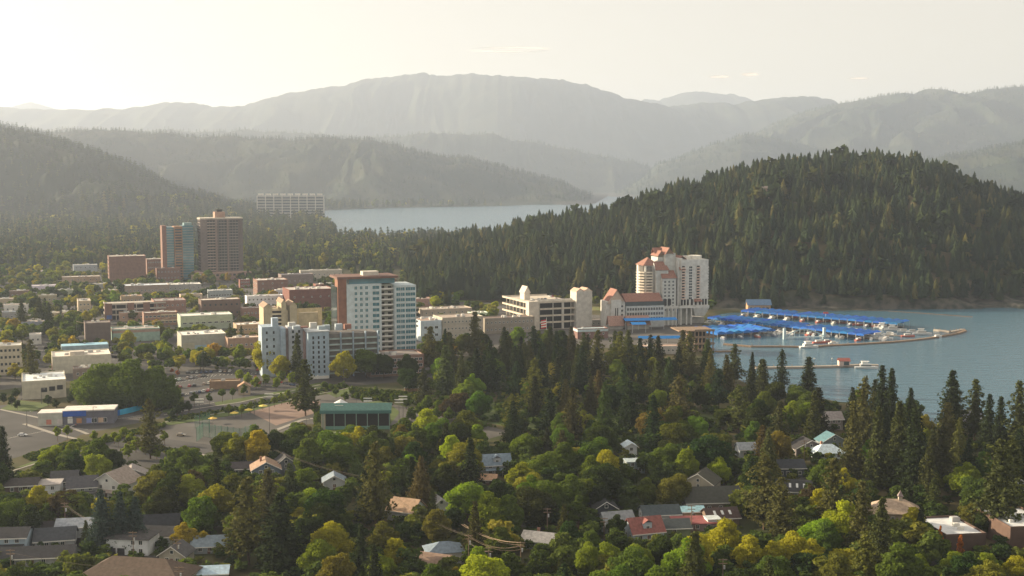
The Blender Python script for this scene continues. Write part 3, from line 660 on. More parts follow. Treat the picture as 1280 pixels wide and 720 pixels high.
# --- downtown blocks, back to front
B_ = [ # name, label, pa, yb, yt, kwargs
 ('warehouse', 'long low shed with a white roof at the far left of town', 78, 354, 347, dict(pr=125, dp=16, col=TAN, roof=(.75, .72, .68), rows=1, cols=6)),
 ('shop_building', 'grey block with flat pale roof behind the white roofed shed', 92, 343, 332, dict(pr=122, dp=18, col=(.35, .38, .42), rows=2, cols=5)),
 ('brick_shop', 'wide shop block with bright blue white roof in front of the brick block', 156, 370, 358, dict(pr=212, dp=26, col=(.3, .24, .2), roof=(.62, .68, .74), rows=1, cols=12, units=5)),
 ('white_roof_hall', 'long white roofed hall in front of the slim towers', 198, 366, 357, dict(pr=252, dp=24, col=GRY, roof=(.78, .76, .72), rows=1, cols=9, units=5)),
 ('glass_shop', 'low blue grey glass fronted shop below the brown tower', 262, 375, 364, dict(pr=291, dp=16, col=(.3, .34, .36), roof=(.6, .58, .54), rows=1, cols=8, w=2)),
 ('corner_brick_block', 'brick block with a pale windowed end right of the brown tower podium', 322, 372, 351, dict(pr=360, pl=310, col=BRK, roof=(.55, .5, .46), rows=3, cols=3, lcols=5, units=5)),
 ('long_grey_hall', 'long dark grey roofed hall behind the brick blocks right of the brown tower', 352, 360, 344, dict(pr=392, dp=20, col=(.2, .16, .15), roof=(.18, .18, .2), rows=1, cols=6)),
 ('pale_roof_house', 'low cream flat roofed building among trees right of the grey hall', 377, 349, 339, dict(pr=428, dp=14, col=(.5, .46, .4), rows=1, cols=8)),
 ('dark_red_block', 'big dark red brick block with white roof left of the white tower', 362, 388, 363, dict(pr=418, dp=34, col=DBR, roof=(.5, .45, .42), rows=1, cols=5, zlo=6, units=6)),
 ('white_shop_row', 'bright white two storey row with small dark windows', 309, 386, 371, dict(pr=354, dp=12, col=(.72, .73, .74), roof=(.7, .68, .66), rows=2, cols=9, w=1.1, mats=('dark', 'white'))),
 ('brown_shop', 'dark brown flat roofed block with pale roof slab left of the white row', 252, 398, 376, dict(pr=301, dp=20, col=(.15, .1, .08), roof=(.55, .5, .44), rows=2, cols=7, mats=('glass', 'dark'))),
 ('low_brick_row', 'low brown brick row in front of the white two storey row', 303, 398, 386, dict(pr=346, dp=12, col=(.25, .15, .12), rows=1, cols=9)),
 ('cream_block', 'small cream block with a flat pale roof left of the parking ramp', 98, 392, 377, dict(pr=114, pl=83, col=BEI, roof=(.6, .55, .48), rows=2, cols=3, lcols=3)),
 ('gable_shop', 'brown block with stepped cream end right of the parking ramp', 193, 398, 377, dict(pr=233, pl=181, col=(.27, .16, .13), roof=(.3, .26, .25), rows=2, cols=6, lcols=2)),
 ('orange_roof_shop', 'low block with an orange lit flat roof behind the parking ramp', 152, 381, 371, dict(pr=178, dp=14, col=TAN, roof=(.62, .42, .28), rows=1, cols=5, units=4)),
 ('brick_wing', 'brick wing with cream floors beside the curved green hall', 180, 408, 392, dict(pr=222, dp=14, col=(.28, .17, .13), rows=2, cols=8, w=2.2)),
 ('mural_building', 'low building with a pale green mural wall behind the round tree', 141, 428, 413, dict(pr=200, dp=18, col=(.3, .42, .36), roof=(.4, .36, .33), rows=0, band=(.75, .98, (.35, .25, .2)))),
 ('dark_gable_hall', 'dark brown windowless hall behind the blue roofed building', 107, 431, 405, dict(pr=139, dp=20, col=(.13, .1, .09), roof=(.2, .17, .15), units=1)),
 ('green_market_hall', 'pale green hall with white roof below the downtown blocks', 226, 413, 396, dict(pr=291, pl=222, col=(.36, .42, .33), roof=(.72, .7, .66), rows=1, cols=8, w=3, zlo=.5, band=(.55, .98, (.42, .47, .34)))),
 ('flat_white_hall', 'broad hall with a bright white roof and grey green walls above the parking lot', 227, 439, 420, dict(pr=283, pl=214, col=(.36, .36, .31), roof=(.8, .76, .7), rows=0, units=4, zlo=1)),
 ('small_brick_shop', 'small brick shop tucked between white hall and conifers', 285, 440, 424, dict(pr=325, dp=14, col=(.33, .22, .16), roof=(.7, .55, .45), rows=1, cols=6)),
 ('low_white_roof', 'low shop with a long bright roof left of the blue condominium', 296, 418, 407, dict(pr=328, dp=18, col=TAN, roof=(.78, .72, .66), rows=1, cols=7)),
 ('cream_apartments', 'cream apartment block with small windows at the left edge of the photo', -12, 470, 434, dict(pr=28, dp=16, col=(.5, .45, .35), roof=(.55, .55, .53), rows=4, cols=7, w=1.2, mats=('glass', 'dark'))),
 ('white_clinic', 'cream clinic with white roof and three small windows above the round tree', 66, 468, 447, dict(pr=139, pl=53, col=(.55, .52, .42), roof=(.76, .7, .62), rows=0, units=6)),
 ('blue_roof_hall', 'long hall with a light blue roof behind the cream clinic', 77, 443, 433, dict(pr=136, dp=14, col=(.3, .4, .46), roof=(.3, .52, .66), parapet=0, units=0)),
 ('low_porch_wing', 'low dark roofed brick wing in front of the cream clinic', 92, 474, 462, dict(pr=125, dp=12, col=(.25, .2, .17), roof=(.2, .17, .15), rows=1, cols=4)),
 ('white_roof_school', 'cream building with big white roof and square windows behind the two pines', 28, 500, 478, dict(pr=83, dp=34, col=(.5, .46, .38), roof=(.72, .76, .78), rows=0, units=2)),
 ('far_left_house', 'small white walled house with brown roof at the left edge below the woods', 5, 392, 382, dict(pr=36, dp=12, col=WHT, roof=(.4, .3, .25), rows=1, cols=4, units=0)),
 ('blue_grey_house', 'small blue grey roofed house behind the dark conifers at the left', 3, 402, 391, dict(pr=27, dp=10, col=(.3, .3, .3), roof=(.32, .4, .5), rows=1, cols=3, units=0)),
 ('white_shed', 'little white shed behind the brown pine at the left', 37, 431, 419, dict(pr=52, dp=10, col=WHT, roof=(.6, .55, .5), rows=1, cols=2, units=0)),
 ('lake_road_block', 'pale blue block with brown roof line right of the white tower', 526, 427, 402, dict(pr=552, dp=26, col=(.45, .52, .58), roof=(.36, .27, .22), rows=0, units=2)),
 ('arcade_block', 'cream block with rows of small windows right of the pale blue block', 553, 425, 398, dict(pr=604, dp=24, col=(.42, .38, .32), roof=(.4, .33, .28), rows=3, cols=11, w=1.2)),
 ('motel_block', 'long dark roofed low block in front of the hotel garage', 606, 418, 399, dict(pr=668, dp=16, col=(.28, .25, .21), roof=(.2, .15, .13), rows=2, cols=12)),
 ('flat_roof_depot', 'long low grey depot behind the pale blue block', 528, 396, 388, dict(pr=590, dp=22, col=(.4, .34, .28), roof=(.42, .36, .31), rows=1, cols=8, units=6)),
]
for nm, lb, pa, yb, yt, kw in B_:
    r, L, D, h = bld(nm, lb, pa, yb, yt, **kw)
    if nm == 'white_clinic': put_windows(r, [(L * .72, 0, 3, 0), (L * .83, 0, 3, 0), (L * .93, 0, 3, 0)], 1.4, 2.4, ('dark', 'white')); MB().box(L * .3, L * .55, 2, 8, h, h + 3).build('roof_unit', M['wall'], r, color=(.55, .5, .44)); MB().box(-.2, .0, 0, D * .8, 1, 5).build('brick_panel', M['wall'], r, color=BRK)
    if nm == 'white_roof_school': put_windows(r, [(L * .5, 0, 4, 0), (L * .68, 0, 4.5, 0), (L * .86, 0, 5, 0)], 3, 2.4, ('dark', 'dark'))
    if nm == 'flat_white_hall': MB().box(L * .3, L * .7, -.1, 0, 0, 4).build('painted_mural', M['wall'], r, color=(.3, .42, .5)); MB().box(1, L * .28, -.1, 0, 0, 6).build('door_panel', M['wall'], r, color=(.42, .4, .3))
    if nm == 'brick_wing': MB().box(L * .5, L, -.6, 0, h * .35, h * .45).box(L * .5, L, -.6, 0, h * .8, h * .9).build('floor_band', M['wall'], r, color=BEI)
    if nm == 'lake_road_block': put_windows(r, grid_front(2, L - 2, 3, 2, h - 2, 2, 0, 2), 2.5, 2)
# many more small flat-roofed blocks fill the grid behind the trees
LOTS = [(12, 374, 20, 9), (40, 366, 26, 8), (48, 380, 18, 9), (60, 402, 22, 8), (112, 364, 26, 8), (128, 372, 16, 8), (226, 380, 22, 10), (262, 388, 24, 9), (240, 352, 12, 8), (330, 405, 22, 9), (300, 360, 12, 10), (345, 376, 10, 12), (395, 366, 22, 10),
        (150, 402, 22, 8), (70, 372, 18, 8), (18, 416, 24, 9), (510, 385, 26, 9), (545, 378, 20, 7), (590, 402, 16, 8), (445, 360, 20, 9), (470, 358, 26, 8), (40, 346, 22, 7), (150, 341, 14, 8), (500, 372, 22, 8), (-10, 385, 20, 9)]
rr = random.Random(4)
tints = [('cream', BEI), ('brick red', BRK), ('grey', GRY), ('white', WHT), ('brown', TAN)]
where = ['far left edge of town', 'left part of town', 'blocks left of the towers', 'blocks below the towers', 'blocks right of the brown tower', 'blocks behind the white tower', 'blocks before the golf lawn']
def zone(px): return where[0 if px < 30 else 1 if px < 90 else 2 if px < 190 else 3 if px < 290 else 4 if px < 410 else 5 if px < 490 else 6]
for px, yb, wd, hh in LOTS:
    nm, c = rr.choice(tints); c = tuple(v * rr.uniform(.8, 1.15) for v in c); rc = rr.choice([(.72, .7, .66), (.5, .46, .42), (.3, .27, .26), (.6, .5, .42)])
    lb = 'small flat roofed %s shop in the %s' % (nm, zone(px))
    bld('shop_building', lb, px, yb, yb - hh * SC(yb) * .9, L=wd, dp=wd * rr.uniform(.5, .9), col=c, roof=rc, rows=2 if hh > 9 else 1, cols=4, units=3, prot=False, group='small shops filling the ' + zone(px))

# parking ramp with open decks
def deck_block(name, label, pa, yb, yt, pr, dp, levels, col, pl=None, yaw=22):
    A, u, v, L, dp = frame(pa, yb, yaw, pr, pl, dp); h = (yb - yt) / SC(yb); r = empty(name, A, R(yaw)); tag(r, label, 'parking garage'); q = h / levels
    for k in range(levels + 1):
        b = MB(); z = k * q; t = .35; ht = 1.1 if k else .3
        b.box(0, L, .0, dp, z - .3, z); b.box(0, L, -.12, 0, z - .4, z + ht).box(-.12, 0, 0, dp, z - .4, z + ht); b.build('deck', M['wall'], r, color=col)
    for i in range(int(L / 9) + 1): MB().box(min(i * 9, L - .7), min(i * 9, L - .7) + .7, .1, .8, 0, h).build('column', M['wall'], r, color=col)
    for i in range(1, int(dp / 9) + 1): MB().box(.1, .8, i * 9 - .7, i * 9, 0, h).build('column', M['wall'], r, color=col)
    MB().box(2.5, L - .5, 6, dp - .5, 0, h - .4).build('ramp_shade_fill', M['dark'], r)  # dark solid painted in for the shade inside the open ramp
    foot(A, u, v, 0, L, 0, dp); protect(min(pa, pl or pa), pr, yt, yb); return r, L, dp, h
r, L, D, h = deck_block('parking_ramp', 'low cream parking ramp with brick piers left of centre in downtown', 132, 401, 381, 208, 26, 3, (.42, .38, .33), pl=118)
for k in (0, .36, .62): MB().box(L * k, L * k + 6, -.5, -.13, 0, h + 1.2).build('brick_pier', M['wall'], r, color=BRK)
MB().box(-.5, -.13, 0, 5, 0, h + 2).build('brick_pier', M['wall'], r, color=BRK)
MB().box(.8, 5.5, -.75, -.51, 1.4, 5).build('sign_panel', M['wall'], r, color=(.08, .14, .35))

# --- white apartment tower with blue glass, brick corner and dark penthouse
def tower_white():
    A, u, v, L, dp = frame(431, 458, 20, pr=520, dp=30); sc = SC(458); r = empty('white_apartment_tower', A, R(20)); H = 103 / sc
    tag(r, 'white apartment tower with blue windows, orange brick corner and brown topped glass penthouse', 'tower')
    W = (.50, .58, .62); m1 = L * .52; m2 = L * .70
    b = MB(); b.box(2, m1, 0, dp, 0, H).build('wall', M['wall'], r, color=W)
    MB().box(m1, m2, 5.0, dp, 0, H - 1).build('recessed_wall', M['wall'], r, color=(.45, .46, .40))
    MB().box(m2, L, -1.5, dp - 4, 0, H - 1.5).build('wall', M['wall'], r, color=W)
    MB().box(-4, 2, .8, 11, H * .36, H + 3.6).build('brick_corner', M['wall'], r, color=(.24, .12, .085))
    MB().box(-8, 1, -4, 12, 0, H * .36).build('round_base', M['wall'], r, color=(.42, .42, .36))
    MB().box(-4.5, -4.1, 2.5, dp - 8, H * .4, H * .97).build('glass_stripe', M['glass'], r)
    MB().box(4, m2 + 1, 2.5, dp - 4, H, H + 3.4).build('penthouse_glass', M['tealglass'], r)
    MB().box(-4.6, m2 + 3, .3, dp - 4, H + 3.6, H + 5.2).build('penthouse_roof', M['wall'], r, color=(.17, .10, .085))
    MB().box(L * .3, L * .52, 8, 16, H + 5.2, H + 8).build('roof_unit', M['wall'], r, color=(.6, .56, .5))
    n = 12; z0 = H * .16
    put_windows(r, grid_front(m2 + 1.2, L * .835, 2, z0, H - 2.2, n, -1.5, 2.3), 3.2, 2.3, ('tealglass', 'white'))
    put_windows(r, grid_front(L * .85, L - .6, 2, z0, H - 2.2, n, -1.5, 2.3), 3.4, 2.3, ('tealglass', 'white'))
    put_windows(r, grid_front(6.5, L * .35, 3, z0, H - .6, n, 0, 2.2), 1.9, 2.2, ('tealglass', 'white'))
    put_windows(r, grid_front(L * .38, m1 - .8, 1, z0, H - .6, n, 0, 2.3), 4.8, 2.3, ('tealglass', 'white'))
    for k in range(n + 2):
        z = 4 + k * (H - 5) / (n + 2)
        b = MB(); b.box(m1 + .1, m2 - .1, 2.2, 5, z, z + .25, 0).box(m1 + .1, m2 - .1, 2.2, 2.3, z + .25, z + 1.2, 1).box(m1 + .6, m1 + 3.2, 4.9, 5, z + .3, z + 2.5, 2).box(m2 - 3.4, m2 - .8, 4.9, 5, z + .3, z + 2.5, 2)
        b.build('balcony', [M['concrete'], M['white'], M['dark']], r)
    for k in range(6):
        z = H * .45 + k * 3.2
        MB().box(L, L + 1.5, -1.2, 6, z, z + .9).build('side_balcony', M['concrete'], r)
    MB().box(m2 - 2, L + 3, -7, -1.5, 0, H * .17).build('brick_podium', M['wall'], r, color=BRK)
    put_windows(r, grid_front(m2, L + 2, 6, 1, H * .16, 2, -7, 1.6), 2, 1.6)
    foot(A, u, v, -8, L + 3, -7, dp); protect(418, 522, 345, 425)
tower_white()

# --- blue grey condominium in front of it and the yellow gabled block behind
def condo():
    A, u, v, L, dp = frame(386, 474, 20, pr=412, dp=30); s = SC(474); r = empty('blue_condominium', A, R(20)); H = 59 / s
    tag(r, 'stepped pale blue condominium of slabs with narrow windows in front of the white tower', 'apartment building')
    Bc = (.33, .42, .52)
    MB().box(0, L, 0, 20, -.5, H).build('wall', M['wall'], r, color=Bc)
    put_windows(r, grid_front(1.5, L - 1.5, 3, 3, H - 2, 8, 0, 1.6), .9, 1.6, ('dark', 'dark'), bars=False)
    MB().box(.5, L - .5, -1, -.1, 0, 1.8).box(2, 3, -1.5, -1, 0, 2.6).box(5, 6, -1.5, -1, 0, 2.6).build('porch', M['white'], r)
    # second slab behind left
    MB().box(-10, -1, 13, 28, -.5, H + 2).build('wall', M['wall'], r, color=(.38, .42, .48))
    MB().box(-12, -10, 17, 30, -.5, H + 1).build('wall', M['wall'], r, color=(.3, .24, .24))
    MB().box(-15, -12, 15, 28, -.5, H + 1.5).build('wall', M['wall'], r, color=Bc)
    MB().box(-27, -15, 18, 34, -.5, H + 2.5).build('wall', M['wall'], r, color=(.34, .42, .50))
    MB().box(-20, -16, 19, 24, H + 2.5, H + 8).build('stair_head', M['wall'], r, color=(.38, .46, .54))
    MB().box(-1, 0, 8, 20, -.5, H - .5).build('brick_strip', M['wall'], r, color=(.30, .20, .19))
    put_windows(r, grid_front(-26, -17, 2, 4, H + 1, 6, 18, 1.5), .9, 1.5, ('dark', 'dark'), bars=False)
    put_windows(r, grid_front(-9.5, -1.5, 2, 4, H + 1, 8, 13, 1.5), 1.2, 1.5, ('glass', 'dark'), bars=False)
    # long balcony wing to the right, running back
    wl_ = 33
    MB().box(L, L + wl_, 4, 20, -.5, H - 2).build('wing_wall', M['wall'], r, color=(.17, .16, .15))
    for k in range(7):
        z = 2 + k * (H - 4) / 7
        for i in range(4):
            x0 = L + .6 + i * wl_ / 4
            b = MB(); b.box(x0, x0 + wl_ / 4 - 1.2, 2.0, 4, z, z + .2, 0).box(x0, x0 + wl_ / 4 - 1.2, 2.0, 2.1, z + .2, z + 1.15, 1); b.build('balcony', [M['concrete'], M['wall']], r, color=(.33, .42, .42))
    for i in range(5): MB().box(L + i * wl_ / 4 - .3, L + i * wl_ / 4 + .3, 1.6, 4, 0, H - 1).build('pier', M['wall'], r, color=Bc)
    for i, (a, c, z) in enumerate([(-9, 3, 4), (-3, 8, 3), (4, 14, 4.5), (12, 10, 3), (20, 9, 3.5), (27, 14, 2.5), (-9, 20, 4.5), (8, 6, 3)]):
        MB().box(a, a + 4.5, c, c + 4, H - .6 + (2.6 if a < 0 else 0), H + z).build('roof_cabin', M['wall'], r, color=[(.36, .42, .48), (.26, .13, .1), (.5, .5, .48), (.35, .42, .46)][i % 4])
    MB().box(-.4, L + .4, -.4, 20.4, H, H + .7).build('cornice', M['wall'], r, color=(.42, .46, .5))
    foot(A, u, v, -27, L + wl_, 0, 34); protect(327, 460, 396, 432)
condo()
def yellow_block():
    A, u, v, L, dp = frame(330, 425, 20, pr=404, dp=26); s = SC(425); r = empty('gabled_yellow_block', A, R(20)); H = 36 / s
    tag(r, 'sand yellow gabled block with open galleries behind the pale blue condominium', 'apartment building')
    Y = (.45, .39, .27)
    MB().box(6, L * .42, 2, dp, 0, H).build('wall', M['wall'], r, color=Y)
    for x0, x1, hh in ((0, 7, H + 3), (L * .30, L * .38, H + 6), (L * .44, L * .56, H + 4)):
        m_ = MB(); m_.box(x0, x1, 0, dp - 2, 0, hh)
        xm = (x0 + x1) / 2
        m_.quad([(x0, 0, hh), (x1, 0, hh), (xm, 0, hh + 3)]).quad([(x1, dp - 2, hh), (x0, dp - 2, hh), (xm, dp - 2, hh + 3)])
        m_.build('gable_bay', M['wall'], r, color=Y)
        MB().quad([(x0 - .4, -.4, hh - .2), (xm, -.4, hh + 3.1), (xm, dp, hh + 3.1), (x0 - .4, dp, hh - .2)]).quad([(xm, -.4, hh + 3.1), (x1 + .4, -.4, hh - .2), (x1 + .4, dp, hh - .2), (xm, dp, hh + 3.1)]).build('gable_roof', M['roof'], r, color=(.3, .22, .16))
    for k in range(5):
        z = H * .3 + k * H * .14
        MB().box(7, L * .30, 0, 2, z, z + 1.3).build('gallery', M['wall'], r, color=(.58, .5, .36)); MB().box(7, L * .30, 1.7, 2, z + 1.3, z + H * .14).build('gallery_shade_panel', M['dark'], r)  # dark panel behind each rail paints the shade within the gallery
    MB().box(L * .56, L, 4, 22, 0, H - 3).build('wall', M['wall'], r, color=(.5, .41, .26))  # wall and portal coloured warmer to paint gold light on this part
    MB().box(L * .56, L * .6, 3.2, 4, H * .4, H + 1).box(L * .93, L, 3.2, 4, H * .4, H + 1).box(L * .6, L * .93, 3.2, 4, H - 2, H + 1).build('portal', M['wall'], r, color=(.58, .45, .25))
    foot(A, u, v, 0, L, 0, dp); protect(330, 404, 378, 405)
yellow_block()
# long brick podium below the white tower
bld('brick_podium_block', 'long low brick and grey block at the foot of the white tower', 462, 472, 447, pr=530, dp=26, col=(.24, .15, .12), roof=(.25, .22, .21), rows=3, cols=12, w=2.2, wh=1.8, yaw=20, units=3)

# ---------------------------------------------------------------- lakeside hotel and its garage
RED = (.27, .14, .11); HOT = (.58, .575, .55); HSH = (.52, .53, .51)
def gable(b, x0, x1, y0, y1, z, rise, axis='y', over=.5, th=.35, m=0):
    """two sloping slabs over a rectangle; axis = direction of the ridge"""
    if axis == 'y':
        xm = (x0 + x1) / 2
        for s, xe in ((1, x0 - over), (-1, x1 + over)):
            ze = z - rise * over / ((x1 - x0) / 2)
            P = [(xe, y0 - over, ze), (xm, y0 - over, z + rise), (xm, y1 + over, z + rise), (xe, y1 + over, ze)]
            _slab(b, P, th, m)
    else:
        ym = (y0 + y1) / 2
        for s, ye in ((1, y0 - over), (-1, y1 + over)):
            ze = z - rise * over / ((y1 - y0) / 2)
            P = [(x0 - over, ye, ze), (x1 + over, ye, ze), (x1 + over, ym, z + rise), (x0 - over, ym, z + rise)]
            _slab(b, P, th, m)
def _slab(b, P, th, m):
    i = len(b.v); b.v += [tuple(p) for p in P] + [(p[0], p[1], p[2] + th) for p in P]
    for f in ((0, 1, 2, 3), (7, 6, 5, 4), (0, 4, 5, 1), (1, 5, 6, 2), (2, 6, 7, 3), (3, 7, 4, 0)): b.f.append(tuple(i + k for k in f)); b.m.append(m)
def gable_end(b, x0, x1, y, z, rise, m=0, th=.25):
    xm = (x0 + x1) / 2; i = len(b.v)
    b.v += [(x0, y, z), (x1, y, z), (xm, y, z + rise), (x0, y + th, z), (x1, y + th, z), (xm, y + th, z + rise)]
    for f in ((0, 1, 2), (5, 4, 3), (0, 3, 4, 1), (1, 4, 5, 2), (2, 5, 3, 0)): b.f.append(tuple(i + k for k in f)); b.m.append(m)
def gable_end_x(b, y0, y1, x, z, rise, m=0, th=.25):
    ym = (y0 + y1) / 2; i = len(b.v)
    b.v += [(x, y0, z), (x, y1, z), (x, ym, z + rise), (x + th, y0, z), (x + th, y1, z), (x + th, ym, z + rise)]
    for f in ((2, 1, 0), (3, 4, 5), (1, 4, 3, 0), (2, 5, 4, 1), (0, 3, 5, 2)): b.f.append(tuple(i + k for k in f)); b.m.append(m)
def hip(b, x0, x1, y0, y1, z, rise, over=.5, m=0):
    x0 -= over; x1 += over; y0 -= over; y1 += over; w = min(x1 - x0, y1 - y0) / 2; i = len(b.v); z0 = z - .15
    if x1 - x0 >= y1 - y0: r0, r1 = (x0 + w, (y0 + y1) / 2, z + rise), (x1 - w, (y0 + y1) / 2, z + rise)
    else: r0, r1 = ((x0 + x1) / 2, y0 + w, z + rise), ((x0 + x1) / 2, y1 - w, z + rise)
    b.v += [(x0, y0, z0), (x1, y0, z0), (x1, y1, z0), (x0, y1, z0), (x0, y0, z0 + .2), (x1, y0, z0 + .2), (x1, y1, z0 + .2), (x0, y1, z0 + .2), r0, r1]
    F = [(3, 2, 1, 0), (0, 1, 5, 4), (1, 2, 6, 5), (2, 3, 7, 6), (3, 0, 4, 7)]
    F += [(4, 5, 9, 8), (5, 6, 9), (6, 7, 8, 9), (7, 4, 8)] if x1 - x0 >= y1 - y0 else [(4, 5, 8), (5, 6, 9, 8), (6, 7, 9), (7, 4, 8, 9)]
    for f in F: b.f.append(tuple(i + k for k in f)); b.m.append(m)
def hotel_tower():
    YW = 16; A, u, v, L, dp = frame(809, 407, YW, pr=882, dp=30); s = SC(407); r = empty('hotel_tower', A, R(YW))
    tag(r, 'tall cream lakeside hotel tower with red tiled roofs and stacked balconies', 'hotel')
    def Z(py): return (407 - py) / s
    X = lambda px: L * (px - 809) / 73.
    MB().box(0, X(826), 6, 26, 0, Z(332)).build('west_wing', M['wall'], r, color=HOT)
    poly = [(-3 + 0, 12), (-1, 8), (2, 5.5), (6, 5), (6, 22), (-1, 20)]
    MB().prism(poly, 0, Z(333)).build('round_corner', M['wall'], r, color=(.17, .16, .15))  # dark tone covers glass doors and shade painted between the balconies
    for k in range(14):
        z = Z(388) + k * (Z(338) - Z(388)) / 14
        b = MB(); b.prism([(-4.6, 13), (-4.2, 8), (-1.5, 4.6), (2.2, 3.6), (6.5, 3.4), (6.5, 6), (0, 10), (-1, 18), (-4.2, 18)], z, z + .3).prism([(-4.6, 13), (-4.2, 8), (-1.5, 4.6), (2.2, 3.6), (6.5, 3.4), (6.5, 3.6), (2.3, 3.8), (-1.3, 4.8), (-4, 8.1), (-4.4, 13)], z + .3, z + 1.3)
        b.build('balcony', M['wall'], r, color=(.68, .62, .52))
    b = MB(); hip(b, -1.5, X(826), 6, 24, Z(332), 6.5); b.build('roof', M['roof'], r, color=RED)
    # stepped front bays with steep red roofs
    MB().box(X(820), X(835), 1, 8, 0, Z(337)).box(X(826), X(843), -2, 5, 0, Z(347)).build('front_bay', M['wall'], r, color=HSH)
    b = MB(); _slab(b, [(X(819), .4, Z(338)), (X(836), .4, Z(338)), (X(834), 9, Z(328)), (X(820), 9, Z(328))], .4, 0); _slab(b, [(X(825), -2.6, Z(348)), (X(844), -2.6, Z(348)), (X(843), 3.5, Z(339)), (X(826), 3.5, Z(339))], .4, 0)
    b.build('bay_roof', M['roof'], r, color=RED)
    b = MB(); gable_end_x(b, 1, 8, X(819) - .3, Z(336), 5.5); b.build('bay_gable', M['wall'], r, color=HOT)
    # central shaft
    MB().box(X(833), X(846), 5, 22, 0, Z(317)).box(X(826), X(836), 9, 24, 0, Z(322)).build('central_shaft', M['wall'], r, color=HSH)
    b = MB(); gable(b, X(826), X(834), 8, 24, Z(320), 4, 'y'); gable(b, X(833), X(842), 4, 22, Z(317.5), 5, 'y'); gable(b, X(840), X(848), 8, 20, Z(321), 3.2, 'y'); gable(b, X(826), X(846), 16, 23, Z(317), 4, 'x'); b.build('roof_crown', M['roof'], r, color=RED)
    b = MB(); gable_end(b, X(826), X(834), 8, Z(320), 4); gable_end(b, X(833), X(842), 4, Z(317.5), 5); b.build('crown_gable', M['wood'], r)
    # east wing
    MB().box(X(849), X(882) + 1, -2, 20, Z(384), Z(325)).box(X(846), X(852), 0, 20, 0, Z(323)).build('east_wing', M['wall'], r, color=HOT)
    MB().prism([(X(862) + 9 * math.cos(t) * .5, 8 + 9 * math.sin(t) * .5) for t in np.linspace(0, 6.283, 13)[:-1]], Z(325), Z(321)).build('roof_drum', M['wall'], r, color=(.7, .68, .62))
    MB().prism([(X(872) + 6 * math.cos(t), 8 + 6 * math.sin(t)) for t in np.linspace(0, 6.283, 13)[:-1]], Z(325), Z(320.5)).build('roof_drum', M['wall'], r, color=(.7, .68, .62))
    b = MB(); _slab(b, [(X(847), -2.4, Z(338)), (X(855), -2.4, Z(338)), (X(855), 6, Z(327)), (X(849), 6, Z(327))], .4, 0); gable(b, X(848), X(858), 2, 18, Z(325), 3, 'y'); b.build('wing_roof', M['roof'], r, color=RED)
    for i, px in enumerate((852, 861, 870.5)):
        for k in range(12):
            z = Z(375) + k * (Z(336) - Z(375)) / 11
            if i == 1: put_windows(r, [(X(px), -2, z, 0)], 3.0, 1.8, ('glass', 'white'))
            else:
                b = MB(); b.box(X(px) - 1.7, X(px) + 1.7, -3.3, -2, z, z + .2, 0).box(X(px) - 1.7, X(px) + 1.7, -3.3, -3.2, z + .2, z + 1.1, 0).box(X(px) - 1.3, X(px) + 1.3, -2.06, -2, z + .3, z + 2.3, 1); b.build('balcony', [M['wall'], M['dark']], r, color=(.66, .5, .42))
    for k in range(12):
        z = Z(375) + k * (Z(336) - Z(375)) / 11
        MB().box(X(882) + 1, X(882) + 2.6, 0, 8, z, z + 1.1).build('balcony', M['wall'], r, color=HOT)
    put_windows(r, grid_front(X(827), X(842), 3, Z(390), Z(350), 9, -2, 1.8), 1.8, 1.8, ('glass', 'white'))
    # open base with tall columns, cantilevered lounge on the right
    MB().box(X(822), X(849), -3.5, 0, Z(386), Z(383)).box(X(846), X(884), -4, 20, Z(386), Z(383)).build('base_beam', M['wall'], r, color=HOT)
    for px in (823, 828, 833, 838, 843, 849, 856, 862): MB().box(X(px) - .6, X(px) + .6, -3.4, -2.2, 0, Z(386)).build('column', M['wall'], r, color=HOT)
    MB().box(X(822), X(846), -1.5, 0, 1, Z(387)).build('atrium_glass', M['glass'], r)
    MB().box(X(848), X(866), 4, 18, 0, Z(386)).build('lobby_wall', M['wall'], r, color=(.4, .4, .37))
    for k, px in enumerate((824.5, 829.5, 835)): MB().box(X(px) - 1.6, X(px) + 1.6, -2.2, -2, Z(382), Z(374)).build('tall_window', M['dark'], r)
    for k, px in enumerate((850.5, 854, 858, 863, 868, 873, 877, 880.5)): MB().box(X(px) - .9, X(px) + .9, -2.2, -2, Z(382.5), Z(375)).build('tall_window', M['dark'], r)
    b = MB(); b.quad([(X(864), -4, Z(386)), (X(884), -4, Z(386)), (X(880), -1, Z(397)), (X(868), -1, Z(397))]).quad([(X(884), -4, Z(386)), (X(884), 14, Z(386)), (X(880), 12, Z(397)), (X(880), -1, Z(397))]).quad([(X(864), 14, Z(386)), (X(864), -4, Z(386)), (X(868), -1, Z(397)), (X(868), 12, Z(397))]).quad([(X(868), -1, Z(397)), (X(880), -1, Z(397)), (X(880), 12, Z(397)), (X(868), 12, Z(397))]); b.build('lounge', M['wall'], r, color=HOT)
    b = MB(); _slab(b, [(X(864), -5, Z(378)), (X(875), -5, Z(378)), (X(873), -2, Z(375)), (X(866), -2, Z(375))], .3, 0); b.build('porch_roof', M['roof'], r, color=RED)
    MB().box(X(852), X(884), 6, 22, 0, Z(400)).build('ground_floor', M['wall'], r, color=(.35, .34, .32))
    foot(A, u, v, -4, L + 4, -4, 26); protect(800, 886, 310, 407)
hotel_tower()
